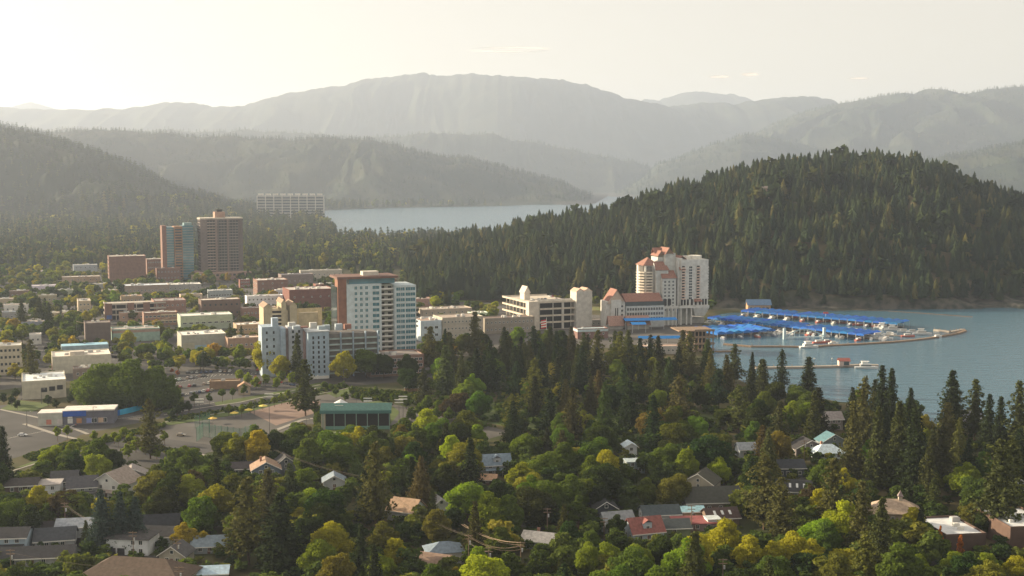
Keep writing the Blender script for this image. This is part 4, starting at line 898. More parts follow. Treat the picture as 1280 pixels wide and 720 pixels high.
def hotel_low():
    YW = 14; A, u, v, L, dp = frame(770, 410, YW, pr=828, dp=30); s = SC(410); r = empty('hotel_conference_wing', A, R(YW))
    tag(r, 'lower hotel wing with long red roof, dark glass band and gabled corner tower', 'hotel wing')
    def Z(py): return (410 - py) / s
    X = lambda px: L * (px - 770) / 58.
    MB().box(X(782), X(830), 0, 18, 0, Z(383)).build('wall', M['wall'], r, color=(.50, .53, .54))
    MB().box(X(782), X(830), .8, 18, Z(383), Z(376.5)).build('glass_band', M['glass'], r)
    b = MB(); _slab(b, [(X(781), -1, Z(377.5)), (X(828), -1, Z(377.5)), (X(828), 9, Z(368.5)), (X(781), 9, Z(368.5))], .4, 0); _slab(b, [(X(781), 19, Z(377.5)), (X(828), 19, Z(377.5)), (X(828), 9, Z(368.5)), (X(781), 9, Z(368.5))], .4, 0); b.build('roof', M['roof'], r, color=RED)
    put_windows(r, grid_front(X(783), X(829), 14, Z(402), Z(384), 3, 0, 2.4), 1.9, 2.4, ('glass', 'white'))
    MB().box(X(757), X(780), -2, 14, 0, Z(376)).box(X(762), X(774), -4, -2, 0, Z(374)).build('corner_tower', M['wall'], r, color=HOT)
    b = MB(); gable(b, X(760), X(779), -3, 14, Z(376), 10, 'y'); b.build('tower_roof', M['roof'], r, color=RED)
    b = MB(); gable_end(b, X(760), X(779), -2.8, Z(376), 9.6); gable_end(b, X(757), X(769), -3.6, Z(379), 6); b.build('tower_gable', M['wall'], r, color=(.5, .4, .33))
    for k in range(4): put_windows(r, [(X(776.5), -2, Z(400 - 5.4 * k), 0)], 1.8, 1.8, ('dark', 'white'))
    MB().box(X(767), X(768), -4.2, -4, Z(402), Z(384)).box(X(769.5), X(770.5), -4.2, -4, Z(402), Z(384)).build('slit_window', M['dark'], r)
    for x0, x1, y0 in ((757, 775, -10), (778, 806, -13)):
        b = MB(); gable(b, X(x0), X(x1), y0, -2 if x0 > 770 else -3, Z(404), 7, 'x', over=.6); b.build('entry_roof', M['roof'], r, color=(.36, .22, .18))
        b = MB(); gable_end_x(b, y0, -3, X(x1) - .2, Z(404), 6.8); b.box(X(x0) + .5, X(x1) - .5, y0 + .5, -3, 0, Z(404)); b.build('entry_wall', M['wall'], r, color=(.34, .33, .31))
    foot(A, u, v, X(757), L + 2, -13, 18); protect(755, 830, 362, 408)
hotel_low()
def hotel_garage():
    YW = 22; A, u, v, L, dp = frame(661, 413, YW, pr=719, pl=628); s = SC(413); r = empty('hotel_garage', A, R(YW)); H = 34 / s
    tag(r, 'open decked cream parking garage with two pale stair towers beside the hotel', 'parking garage')
    def X(px): return L * (px - 661) / 58.
    dp = min(dp, 75); n = 4
    for k in range(n + 1):
        z = H * k / n; b = MB(); b.box(0, L, 0, dp, z - .35, z); b.box(X(674), L, -.2, 0, z - .35, z + (1.2 if k else .3)).box(-.2, 0, 0, dp, z - .35, z + (1.2 if k else .3)); b.box(0, L, dp, dp + .2, z - .35, z + 1.2)
        b.build('deck', M['wall'], r, color=(.55, .49, .41))
    MB().box(X(675), L - 1, 5, dp - 8, 0, H - .6).box(6, L - 1, 8, dp - 2, .1, H - .8).build('deck_shade_fill', M['dark'], r)  # dark blocks stand in for the shade between parking levels
    for i in (0, 3, 5, 7): MB().box(X(674) + i * (L - X(674)) / 8, X(674) + i * (L - X(674)) / 8 + (.5 if i != 5 else 2.0), .05, .9, 0, H).build('column', M['wall'], r, color=(.5, .48, .44))
    for i in range(7): MB().box(.05, .8, 4 + i * (dp - 6) / 7, 4.5 + i * (dp - 6) / 7, 0, H).build('column', M['wall'], r, color=(.5, .45, .38))
    MB().box(-.4, X(673), -1.2, 6, 0, H + 1.6).build('stair_tower', M['wall'], r, color=(.6, .54, .46))
    MB().box(X(718), X(718) + 15, -4, 9, -.3, 47 / s).build('stair_tower', M['wall'], r, color=(.52, .50, .46))
    b = MB(); gable(b, X(718), X(718) + 7, -4, 9, 46.8 / s, 2.6, 'y', over=.2); gable(b, X(718) + 7, X(718) + 15, -4, 9, 46.8 / s, 2.8, 'y', over=.2); b.build('tower_roof', M['roof'], r, color=(.5, .36, .28))
    b = MB(); gable_end(b, X(718), X(718) + 7, -4, 47 / s, 2.4); gable_end(b, X(718) + 7, X(718) + 15, -4, 47 / s, 2.6); b.build('tower_gable', M['wall'], r, color=(.6, .54, .46))
    MB().box(X(672), X(679), 30, 40, H, H + 6).build('stair_cabin', M['wall'], r, color=(.62, .57, .5))
    b = MB(); gable(b, X(671.5), X(679.5), 29, 41, H + 6, 5.5, 'y', over=.1); b.build('cabin_roof', M['roof'], r, color=(.55, .5, .45))
    b = MB(); gable_end(b, X(671.5), X(679.5), 29.2, H + 6, 5.2); b.build('cabin_gable', M['wall'], r, color=(.62, .57, .5))
    for i in range(16):
        x0 = X(673) + i * (L - X(673)) / 16
        b = MB(); b.quad([(x0, 2, H + .1), (x0 + 3.4, 2, H + .1), (x0 + 3.4, 6, H + 2.4), (x0, 6, H + 2.4)]).quad([(x0, 2, H + .1), (x0, 6, H + 2.4), (x0, 6, H + .1)]).quad([(x0 + 3.4, 6, H + 2.4), (x0 + 3.4, 2, H + .1), (x0 + 3.4, 6, H + .1)]).quad([(x0, 6, H + 2.4), (x0 + 3.4, 6, H + 2.4), (x0 + 3.4, 6, H + .1), (x0, 6, H + .1)]); b.build('roof_hood', M['wall'], r, color=(.6, .56, .5))
    foot(A, u, v, 0, X(718) + 15, -4, dp); protect(625, 740, 364, 412)
hotel_garage()
bld('entrance_canopy_block', 'low block under a flat pale blue grey canopy before the garage stair tower', 722, 424, 412, pr=760, dp=12, col=(.2, .12, .11), roof=(.42, .52, .55), units=0, yaw=14, rows=1, cols=4, band=(.75, 1.0, (.45, .55, .58)))
bld('lakefront_walkway', 'long low walkway building with dark band between garage and hotel entrance', 738, 408, 401, pr=826, dp=14, col=(.3, .29, .27), roof=(.42, .36, .31), units=1, yaw=14, rows=1, cols=14, prot=False)
# timber boardwalk deck at the water below the hotel
def boardwalk():
    A, u, v, L, dp = frame(868, 439, 8, pr=893, dp=24); r = empty('timber_pier_deck', A, R(8)); s = SC(439)
    tag(r, 'dark multi level timber pier deck standing in the water right of the hotel', 'pier')
    r.location.z = WATER_Z
    for k, z in enumerate((1.6, 6, 11, 16)):
        MB().box(-12 if k == 3 else 0, L, 0, dp, z, z + .8).box(0, L, -.2, 0, z, z + 1.6).build('deck', M['wood'], r)
    for i in range(6):
        for j in range(3): MB().box(i * L / 5.5, i * L / 5.5 + .7, j * dp / 2.2, j * dp / 2.2 + .7, -1, 16).build('post', M['wood'], r)
    MB().box(1, L - 6, 4, dp - 2, 2.4, 15).build('deck_shade_fill', M['dark'], r)  # dark solid painted in as shade between the pier levels
    MB().box(-30, 0, -4, 2, .6, 1.4).box(L, L + 16, -3, 0, .5, 1.2).build('low_dock', M['wood'], r)
boardwalk()
# blue awnings at the waterfront
def canopy(px, yb, w, d, h, label, yaw=10, col=(.02, .22, .62)):
    p = G(px, yb); r = empty('blue_canopy', p, R(yaw)); tag(r, label, 'canopy')
    b = MB(); gable(b, -w / 2, w / 2, 0, d, h, 1.6, 'x', over=.3, th=.12); b.build('roof', M['fabric'], r, color=col)
    for x in np.linspace(-w / 2 + .3, w / 2 - .3, max(2, int(w / 8))):
        MB().tube((x, .3, 0), (x, .3, h), .12).build('post', M['metal'], r, color=(.6, .62, .64))
    return r
canopy(814, 412, 46, 10, 8, 'wide bright blue canopy spread in front of the hotel lower wing', 10)
canopy(799, 416, 12, 8, 7, 'short blue canopy at the left end of the hotel waterfront terrace', 10)
canopy(826, 431, 34, 6, 5, 'narrow blue canopy on the lower terrace below the wide canopy', 4)
r = bld('terrace_building', 'low terrace building with brown roof edge under the blue waterfront canopy', 800, 443, 434, pr=866, dp=14, yaw=4, col=(.4, .38, .36), roof=(.42, .3, .24), units=0, rows=1, cols=12, prot=False)[0]
bld('beach_pavilion', 'pale blue roofed pavilion on the shore between trees and terrace building', 742, 452, 447, pr=770, dp=8, yaw=4, col=(.45, .5, .52), roof=(.55, .66, .74), units=0, prot=False)
p = G(935, 390); r = empty('boathouse', (p.x, p.y, 0), 0); tag(r, 'tan boathouse with a broad blue roof at the foot of the wooded hill', 'boathouse')
MB().box(0, 22, 0, 11, 0, 7).build('wall', M['wall'], r, color=(.42, .27, .16))
b = MB(); gable(b, -.5, 22.5, 0, 11, 7, 4.5, 'x'); b.build('roof', M['roof'], r, color=(.12, .2, .32))
b = MB(); gable_end_x(b, 0, 11, 0, 7, 4.4); gable_end_x(b, 0, 11, 21.7, 7, 4.4); b.build('gable_wall', M['wall'], r, color=(.42, .27, .16))
put_windows(r, grid_front(1, 21, 5, 1, 6, 1, 0, 2.6), 2.4, 2.6); protect(932, 962, 376, 390)
p = G(951, 262 + 22); r = empty('hilltop_lodge', (985, 0, 0)); x, y = (952 - 640) / FPX * 1500, 1500
z = float(terrain(np.array([x]), np.array([y]))[0]); r.location = (x, y, z + 14); tag(r, 'small brown lodge in a clearing on the upper slope of the wooded hill', 'house')
MB().box(0, 16, 0, 9, -16, 4).build('wall', M['wall'], r, color=(.35, .25, .19)); b = MB(); gable(b, 0, 16, 0, 9, 4, 2.4, 'x'); b.build('roof', M['roof'], r, color=(.3, .25, .22))

# ---------------------------------------------------------------- marina
def canopy_mesh(w, d):
    b = MB(); gable(b, -w / 2, w / 2, 0, d, 5.2, 1.0, 'y', over=.25, th=.12, m=0); gable_end(b, -w / 2, w / 2, -.1, 5.1, .9, 0, .1)
    b.box(-w / 2, w / 2, -.12, 0, 3.9, 5.2, 0); b.box(-w / 2 - .05, -w / 2 + .07, .02, d, 3.3, 5.15, 0)
    q = MB()
    for x in (-w / 2, w / 2):
        for y in (0, d): q.tube((x, y, -1), (x, y, 4.6), .14)
    return b.mesh('roof', M['fabric']), q.mesh('post_frame', M['metal'])
CAN = canopy_mesh(7.2, 12)
def boat_parts(l, cab, tall):
    w = l * .3; hb = MB(); n = 8; L0 = [];
    xs = np.linspace(-l / 2, l / 2, n)
    for i, x in enumerate(xs):
        k = (i / (n - 1)); ww = w / 2 * (1 if k < .55 else math.sqrt(max(0.0, 1 - ((k - .55) / .45) ** 2)) * .98 + .02); sh = 1.1 + .5 * k
        L0.append([(x, -ww * .7, -.3), (x, ww * .7, -.3), (x, ww, sh), (x, -ww, sh)])
    for i in range(n - 1):
        a, c = L0[i], L0[i + 1]
        for j in range(4): hb.quad([a[j], c[j], c[(j + 1) % 4], a[(j + 1) % 4]][::-1])
    hb.quad(L0[0]); hb.quad(L0[-1][::-1])
    cb = MB(); cb.box(-l * .28, l * .18, -w * .34, w * .34, 1.1, 1.3 + cab)
    if tall: cb.box(-l * .2, l * .05, -w * .3, w * .3, 1.3 + cab, 1.6 + cab * 1.8).box(-l * .24, l * .1, -w * .34, w * .34, 1.6 + cab * 1.8, 1.75 + cab * 1.8)
    gb = MB(); gb.box(-l * .24, l * .185, -w * .345, w * .345, 1.1 + cab * .45, 1.1 + cab * .85)
    if tall: gb.tube((0, 0, 1.6 + cab * 1.8), (-.3, 0, 4 + cab * 1.8), .05)
    return hb.mesh('hull', M['metal']), cb.mesh('cabin', M['metal']), gb.mesh('windscreen', M['glass'])
BOATS = [boat_parts(8, 1.0, False), boat_parts(11, 1.3, False), boat_parts(16, 1.8, True)]
def boat(px, py, kind, yaw, label, group=None, hull=(.75, .74, .72), cab=(.78, .76, .72)):
    p = G(px, py, WATER_Z); r = empty('motor_boat', p, R(yaw)); tag(r, label, 'boat', group)
    for me_, nm, c in zip(BOATS[kind], ('hull', 'cabin', 'windscreen'), (hull, cab, (1, 1, 1))):
        o = link(bpy.data.objects.new(nm, me_), r); o.color = (*c, 1)
    return r
rows = [('far', (926, 394.5), (1122, 411.5), 26, 2), ('middle', (884, 403.5), (1080, 426), 27, 2), ('near', (896, 424), (970, 419.5), 11, 3)]
for nm, a, c, n, dbl in rows:
    P0 = G(*a, WATER_Z); P1 = G(*c, WATER_Z); d = (P1 - P0); yaw = math.atan2(d.y, d.x); nn = Vector((-math.sin(yaw), math.cos(yaw), 0)); n = int(d.length / 7.6)
    for j in range(dbl):
        for i in range(n):
            q = P0 + d * ((i + .5) / n) + nn * (13.5 * j); gap = random.random() < .04
            if gap: continue
            r = empty('boat_shelter', q + Vector((0, 0, random.uniform(-.1, .1))), yaw)
            tag(r, 'blue canvas boat shelter in the %s row of the marina' % nm, 'boat shelter', 'blue boat shelters in the %s marina row' % nm)
            o = link(bpy.data.objects.new('roof', CAN[0]), r); o.color = (.012 + random.random() * .015, .11 + random.random() * .07, .40 + random.random() * .18, 1)
            o = link(bpy.data.objects.new('post_frame', CAN[1]), r); o.color = (.45, .47, .5, 1)
    for i in range(0, n, 2):
        q = P0 + d * ((i + .5) / n) - nn * 2.5; px, py = PX(q.x, q.y, WATER_Z)
        boat(px, py, random.choice((0, 0, 1)), math.degrees(yaw) + 90, 'white motor boat moored under the %s row of blue shelters' % nm, 'boats moored under the %s blue shelters' % nm, hull=random.choice([(.75, .74, .72), (.5, .16, .12), (.7, .68, .6), (.2, .22, .3)]))
    m = MB(); m.box(0, d.length, -.8, .8, .3, .7); o = m.build('shelter_dock', M['wood'], None); o.location = P0 + nn * (6 if dbl == 1 else 12.7); o.rotation_euler.z = yaw
    tag(o, 'plank dock running beneath the %s row of blue boat shelters' % nm, 'dock')
for px, py, k, yw, lb in [(992, 397, 0, 5, 'pale blue covered boats moored beyond the far end of the blue shelters'), (1015, 399, 2, -10, 'white cruiser behind the far shelter row near the centre of the marina'), (1033, 402, 1, 10, 'tall white boat beside the red marker mast at the back of the marina'),
        (1055, 404, 1, -12, 'slim white boat moored behind the far shelter row right of the mast'), (1078, 406.5, 2, 0, 'boxy white houseboat moored behind the right part of the far shelters'), (1097, 409, 1, -8, 'white boat moored right of the boxy houseboat'), (1104, 410.5, 2, -14, 'second white cruiser right of the boxy houseboat'),
        (1117, 413, 2, -10, 'large white cruiser at the right end of the far shelter row'), (1130, 415, 1, -8, 'low white boat between the large cruiser and the yacht'), (1141, 416, 1, -6, 'small white boat left of the big yacht'), (1153, 418, 2, -4, 'biggest white yacht with stacked decks near the pier tip'), (1135, 421, 1, -5, 'dark hulled boat moored below the big yacht'),
        (1098, 420, 1, -10, 'grey boat under the brown shelter right of the middle row'), (1108, 424, 1, -6, 'white boat below the right end of the middle row'), (1172, 422, 0, 15, 'small white skiff tied inside the curved breakwater'), (1024, 429, 1, 8, 'red trimmed speedboat at the dock below the middle row'), (1034, 428, 0, 8, 'small white boat right of the red trimmed speedboat'),
        (1011, 434.5, 2, 12, 'white tour boat off the left end of the breakwater'), (1042, 430, 0, 3, 'white launch beside the fuel dock'), (1083, 460.5, 2, -6, 'white cruiser tied at the tip of the wooden lower pier'), (951, 459, 1, 80, 'white boat at the shore end of the lower pier')]:
    boat(px, py, k, yw, lb, hull=(.5, .15, .12) if 'red' in lb else (.12, .12, .14) if 'dark' in lb else (.75, .74, .72))
rr = random.Random(8)
for i in range(70):
    t = rr.random(); px = 905 + 215 * t; py = 400 + 22 * t + rr.choice([-2.5, 3.5, 4.5, 13 - 8 * t]); boat(px, py, rr.choice([0, 0, 1]), rr.choice([70, -20, 65]), 'small white boat in the open slips between the blue shelter rows', 'boats in slips between the shelter rows')
def dock(name, label, pts, wd, h, m, posts=0, rail=False):
    P = [G(a, b_, WATER_Z) for a, b_ in pts]; r = empty(name, P[0]); tag(r, label, 'dock'); b = MB()
    for a, c in zip(P, P[1:]):
        a = a - P[0]; c = c - P[0]; d = (c - a).normalized(); n_ = Vector((-d.y, d.x, 0)) * wd / 2; i = len(b.v)
        b.v += [tuple(a - n_ + Vector((0, 0, -.3))), tuple(c - n_ + Vector((0, 0, -.3))), tuple(c + n_ + Vector((0, 0, -.3))), tuple(a + n_ + Vector((0, 0, -.3))), tuple(a - n_ + Vector((0, 0, h))), tuple(c - n_ + Vector((0, 0, h))), tuple(c + n_ + Vector((0, 0, h))), tuple(a + n_ + Vector((0, 0, h)))]
        for f in ((0, 3, 2, 1), (4, 5, 6, 7), (0, 1, 5, 4), (1, 2, 6, 5), (2, 3, 7, 6), (3, 0, 4, 7)): b.f.append(tuple(i + k for k in f)); b.m.append(0)
    b.build('deck', m, r)
    if posts:
        for a, c in zip(P, P[1:]):
            n_ = max(1, int((c - a).length / posts))
            for k in range(n_):
                q = a.lerp(c, k / n_) - P[0]; MB().tube(q, q + Vector((0, 0, h + 1.6)), .18).build('post', M['wood'], r)
    return r
dock('breakwater_pier', 'curved floating timber breakwater enclosing the marina', [(905, 431), (940, 434), (975, 434), (1005, 434.5), (1040, 432.5), (1080, 430.5), (1120, 428), (1150, 425), (1175, 421.5), (1195, 418), (1206, 414.5), (1203, 412.5)], 3, 1.1, M['wood'], posts=14)
dock('pale_dock', 'pale plank dock with white railings inside the tip of the breakwater', [(1168, 413.5), (1188, 416), (1203, 413.5)], 3.5, 1.4, M['pave'], posts=5)
dock('main_dock', 'pale main dock running through the shelters from hotel to open water', [(892, 409), (1000, 417), (1130, 420.5)], 2.5, .8, M['pave'])
dock('log_boom', 'thin dark log boom floating off the wooded hill shore', [(1060, 387.5), (1110, 389), (1150, 391.5), (1190, 394.5), (1216, 396.5)], 1.2, .5, M['bark'])
r = dock('wooden_pier', 'sunlit wooden lower pier reaching out from the tree covered shore', [(944, 461), (990, 460.5), (1050, 459), (1075, 457.5), (1098, 458)], 4, 1.3, M['pave'], posts=12)
p = G(1048, 459, WATER_Z); r = empty('pier_hut', (p.x, p.y - 2, WATER_Z + 1.3), 0); tag(r, 'small pink grey hut with red roof on the wooden lower pier', 'hut')
MB().box(0, 7.5, 0, 5, 0, 3.4).build('wall', M['wall'], r, color=(.6, .45, .4)); b = MB(); gable(b, 0, 7.5, 0, 5, 3.4, 1.6, 'x', over=.4, th=.15); b.build('roof', M['roof'], r, color=(.35, .12, .1)); MB().box(3.2, 6.8, -.06, 0, .3, 2.9).build('door', M['glass'], r)
for px, lb in ((1010, 'left'), (1018, 'middle'), (1040, 'right')):
    p = G(px, 460, WATER_Z); r = empty('pier_lamp', (p.x, p.y, WATER_Z + 1.2)); tag(r, 'pier lamp with a round head, %s of the three on the wooden lower pier' % lb, 'lamp post')
    MB().tube((0, 0, 0), (0, 0, 5), .1).build('post', M['metal'], r, color=(.1, .1, .1)); MB().box(-.5, .5, -.4, .4, 5, 5.8).build('lamp_head', M['metal'], r, color=(.6, .6, .58))
p = G(1032, 403, WATER_Z); r = empty('marker_mast', p); tag(r, 'slim mast with a red sign panel at the back of the marina', 'sign')
MB().tube((0, 0, 0), (0, 0, 9), .15).build('post', M['metal'], r, color=(.7, .7, .7)); MB().box(-2.2, 2.2, -.2, .2, 8, 9.6).build('sign_panel', M['metal'], r, color=(.55, .08, .06))
p = G(981, 424, WATER_Z); r = empty('dock_gangway', p, R(8)); tag(r, 'pale blue steel arch gangway joining the inner docks', 'gangway')
pts = [(0 + 33 * t, 0, 2 + 6 * math.sin(t * math.pi)) for t in np.linspace(0, 1, 9)]
b = MB()
for a, c in zip(pts, pts[1:]): b.tube(a, c, .4); b.tube((c[0], 0, 1.5), c, .12)
b.build('arch', M['metal'], r, color=(.35, .5, .58)); MB().box(0, 33, -1, 1, 1.2, 1.7).build('deck', M['metal'], r, color=(.4, .5, .55)); MB().box(-1.4, .4, -1.4, 1.4, 0, 9).build('gate_post', M['metal'], r, color=(.4, .5, .55)); MB().box(32.6, 34.4, -1.4, 1.4, 0, 9).build('gate_post', M['metal'], r, color=(.4, .5, .55))
# pink flag before the garage
p = G(683, 432); r = empty('flag_pole', p); tag(r, 'flag pole flying a big red and white flag in front of the hotel garage', 'flag')
MB().tube((0, 0, 0), (0, 0, 22), .15).build('pole', M['metal'], r, color=(.7, .7, .7))
b = MB()
for k in range(7): b.quad([(0, .02 * k, 20.5 - k * .95), (-4.2, .9 - .02 * k, 19.6 - k * .95), (-4.2, .9, 18.7 - k * .95), (0, 0, 19.6 - k * .95)], k % 2)
b.build('flag_cloth', [mat('flag_red', (.6, .05, .06), .8), M['white']], r)

# ---------------------------------------------------------------- houses
def house(label, px, yb, L, D, h, yaw, wall, roof, kind='gable', rise=None, axis='x', chimney=False, garage=0, porch=False, win=3, skylights=0, group=None, prot=1.0, name='house', dormer=False, storeys=None):
    if max(roof) < .22: roof = tuple(c * .62 for c in roof)
    p = G(px, yb); r = empty(name, p, R(yaw)); tag(r, label, 'house', group); rise = rise or min(L, D) * .28
    x0, x1 = -L / 2, L / 2; st = storeys or (2 if h > 4.6 else 1)
    b = MB(); b.box(x0, x1, 0, D, -.5, h)
    if kind == 'gable':
        if axis == 'y': gable_end(b, x0, x1, 0, h, rise - .1); gable_end(b, x0, x1, D - .25, h, rise - .1)
        else: gable_end_x(b, 0, D, x0, h, rise - .1); gable_end_x(b, 0, D, x1 - .25, h, rise - .1)
    b.build('wall', M['wall'], r, color=wall)
    rb = MB()
    if kind == 'gable': gable(rb, x0, x1, 0, D, h, rise, axis, over=.7, th=.22)
    elif kind == 'hip': hip(rb, x0, x1, 0, D, h, rise, .7)
    else: rb.box(x0 - .3, x1 + .3, -.3, D + .3, h, h + .35)
    rf = rb.build('roof', M['roof'], r, color=roof)
    if kind == 'gable':   # white barge boards
        fb = MB()
        if axis == 'y':
            for s_ in (-1, 1): _slab(fb, [(0, -.78, h + rise + .0), (s_ * (L / 2 + .7), -.78, h - rise * 1.4 / L), (s_ * (L / 2 + .7), -.70, h - rise * 1.4 / L), (0, -.70, h + rise + .0)], .28, 0)
        else: fb.box(x0 - .7, x1 + .7, -.80, -.71, h - rise * 1.4 / D - .1, h - rise * 1.4 / D + .22)
        fb.build('trim', M['white'], r)
    if chimney:
        cx = x0 + L * .3; MB().box(cx, cx + .9, D * .55, D * .55 + .9, h, h + rise + 1.2).build('chimney', M['wall'], rf, color=(.35, .2, .15))
    for s_ in range(skylights):
        y0 = D * .12; zf = lambda y: h + rise * (y / (D / 2)) + .30
        xx = x0 + L * (s_ + 1) / (skylights + 1); q = MB(); _slab(q, [(xx - .45, y0, zf(y0)), (xx + .45, y0, zf(y0)), (xx + .45, y0 + 1.8, zf(y0 + 1.8)), (xx - .45, y0 + 1.8, zf(y0 + 1.8))], .1, 0); q.build('skylight', mat('skylight_pane', (.7, .72, .75), .15) if 'sky' not in M else M['sky'], rf)
    sp = []; k0 = .1 if not garage else .55
    for f in range(st):
        zz = (h / st) * f + .95
        for i in range(win):
            sp.append((x0 + L * (k0 + (1 - k0 - .08) * (i + .5) / win), 0, zz, 0))
    put_windows(r, sp, 1.2, 1.35, ('glass', 'white'))
    put_windows(r, [(x0, D * .3, .95, LEFT), (x0, D * .7, .95, LEFT)] + ([(x0, D * .3, h / 2 + .9, LEFT), (x0, D * .7, h / 2 + .9, LEFT)] if st > 1 else []), 1.1, 1.3)
    if kind == 'gable' and axis == 'y' and rise > 2: put_windows(r, [(0, 0, h + rise * .2, 0)], 1.1, 1.1)
    for g in range(garage):
        MB().box(x0 + .8 + g * 3.2, x0 + 3.4 + g * 3.2, -.08, 0, 0, 2.4).build('garage_door', M['wall'], r, color=(.06, .06, .07) if wall[0] > .5 else (.6, .6, .58))
    if not garage: MB().box(x0 + L * .44, x0 + L * .44 + 1, -.07, 0, 0, 2.1).build('door', M['wall'], r, color=(.18, .1, .08))
    if porch:
        pb = MB(); _slab(pb, [(x0 + .4, -2.6, 2.6), (x1 - .4, -2.6, 2.6), (x1 - .4, -.02, 3.1), (x0 + .4, -.02, 3.1)], .18, 0); pb.build('porch_roof', M['roof'], r, color=roof)
        for i in range(4):
            xx = x0 + .7 + i * (L - 1.6) / 3; MB().box(xx, xx + .2, -2.4, -2.2, 0, 2.6).build('porch_post', M['white'], r)
    if dormer:
        q = MB(); q.box(-1.6, 1.6, D * .1, D * .45, h, h + rise * .75).build('dormer', M['wall'], r, color=wall)
        q = MB(); gable(q, -1.6, 1.6, D * .1, D * .48, h + rise * .72, 1.0, 'y', over=.35, th=.15); q.build('dormer_roof', M['roof'], r, color=roof)
        put_windows(r, [(0, D * .1, h + rise * .2, 0)], 1.2, 1.0)
    c, s = math.cos(R(yaw)), math.sin(R(yaw)); A = Vector(p)
    foot(A, Vector((c, s, 0)), Vector((-s, c, 0)), x0, x1, 0, D)
    if prot: w_ = L * .5 * SC(yb) * prot; protect(px - w_ * .7, px + w_ * .7, yb - (h + rise) * SC(yb) * .95, yb - (h + rise) * SC(yb) * .45)
    return r
DK = (.075, .075, .085); BG = (.42, .40, .36)
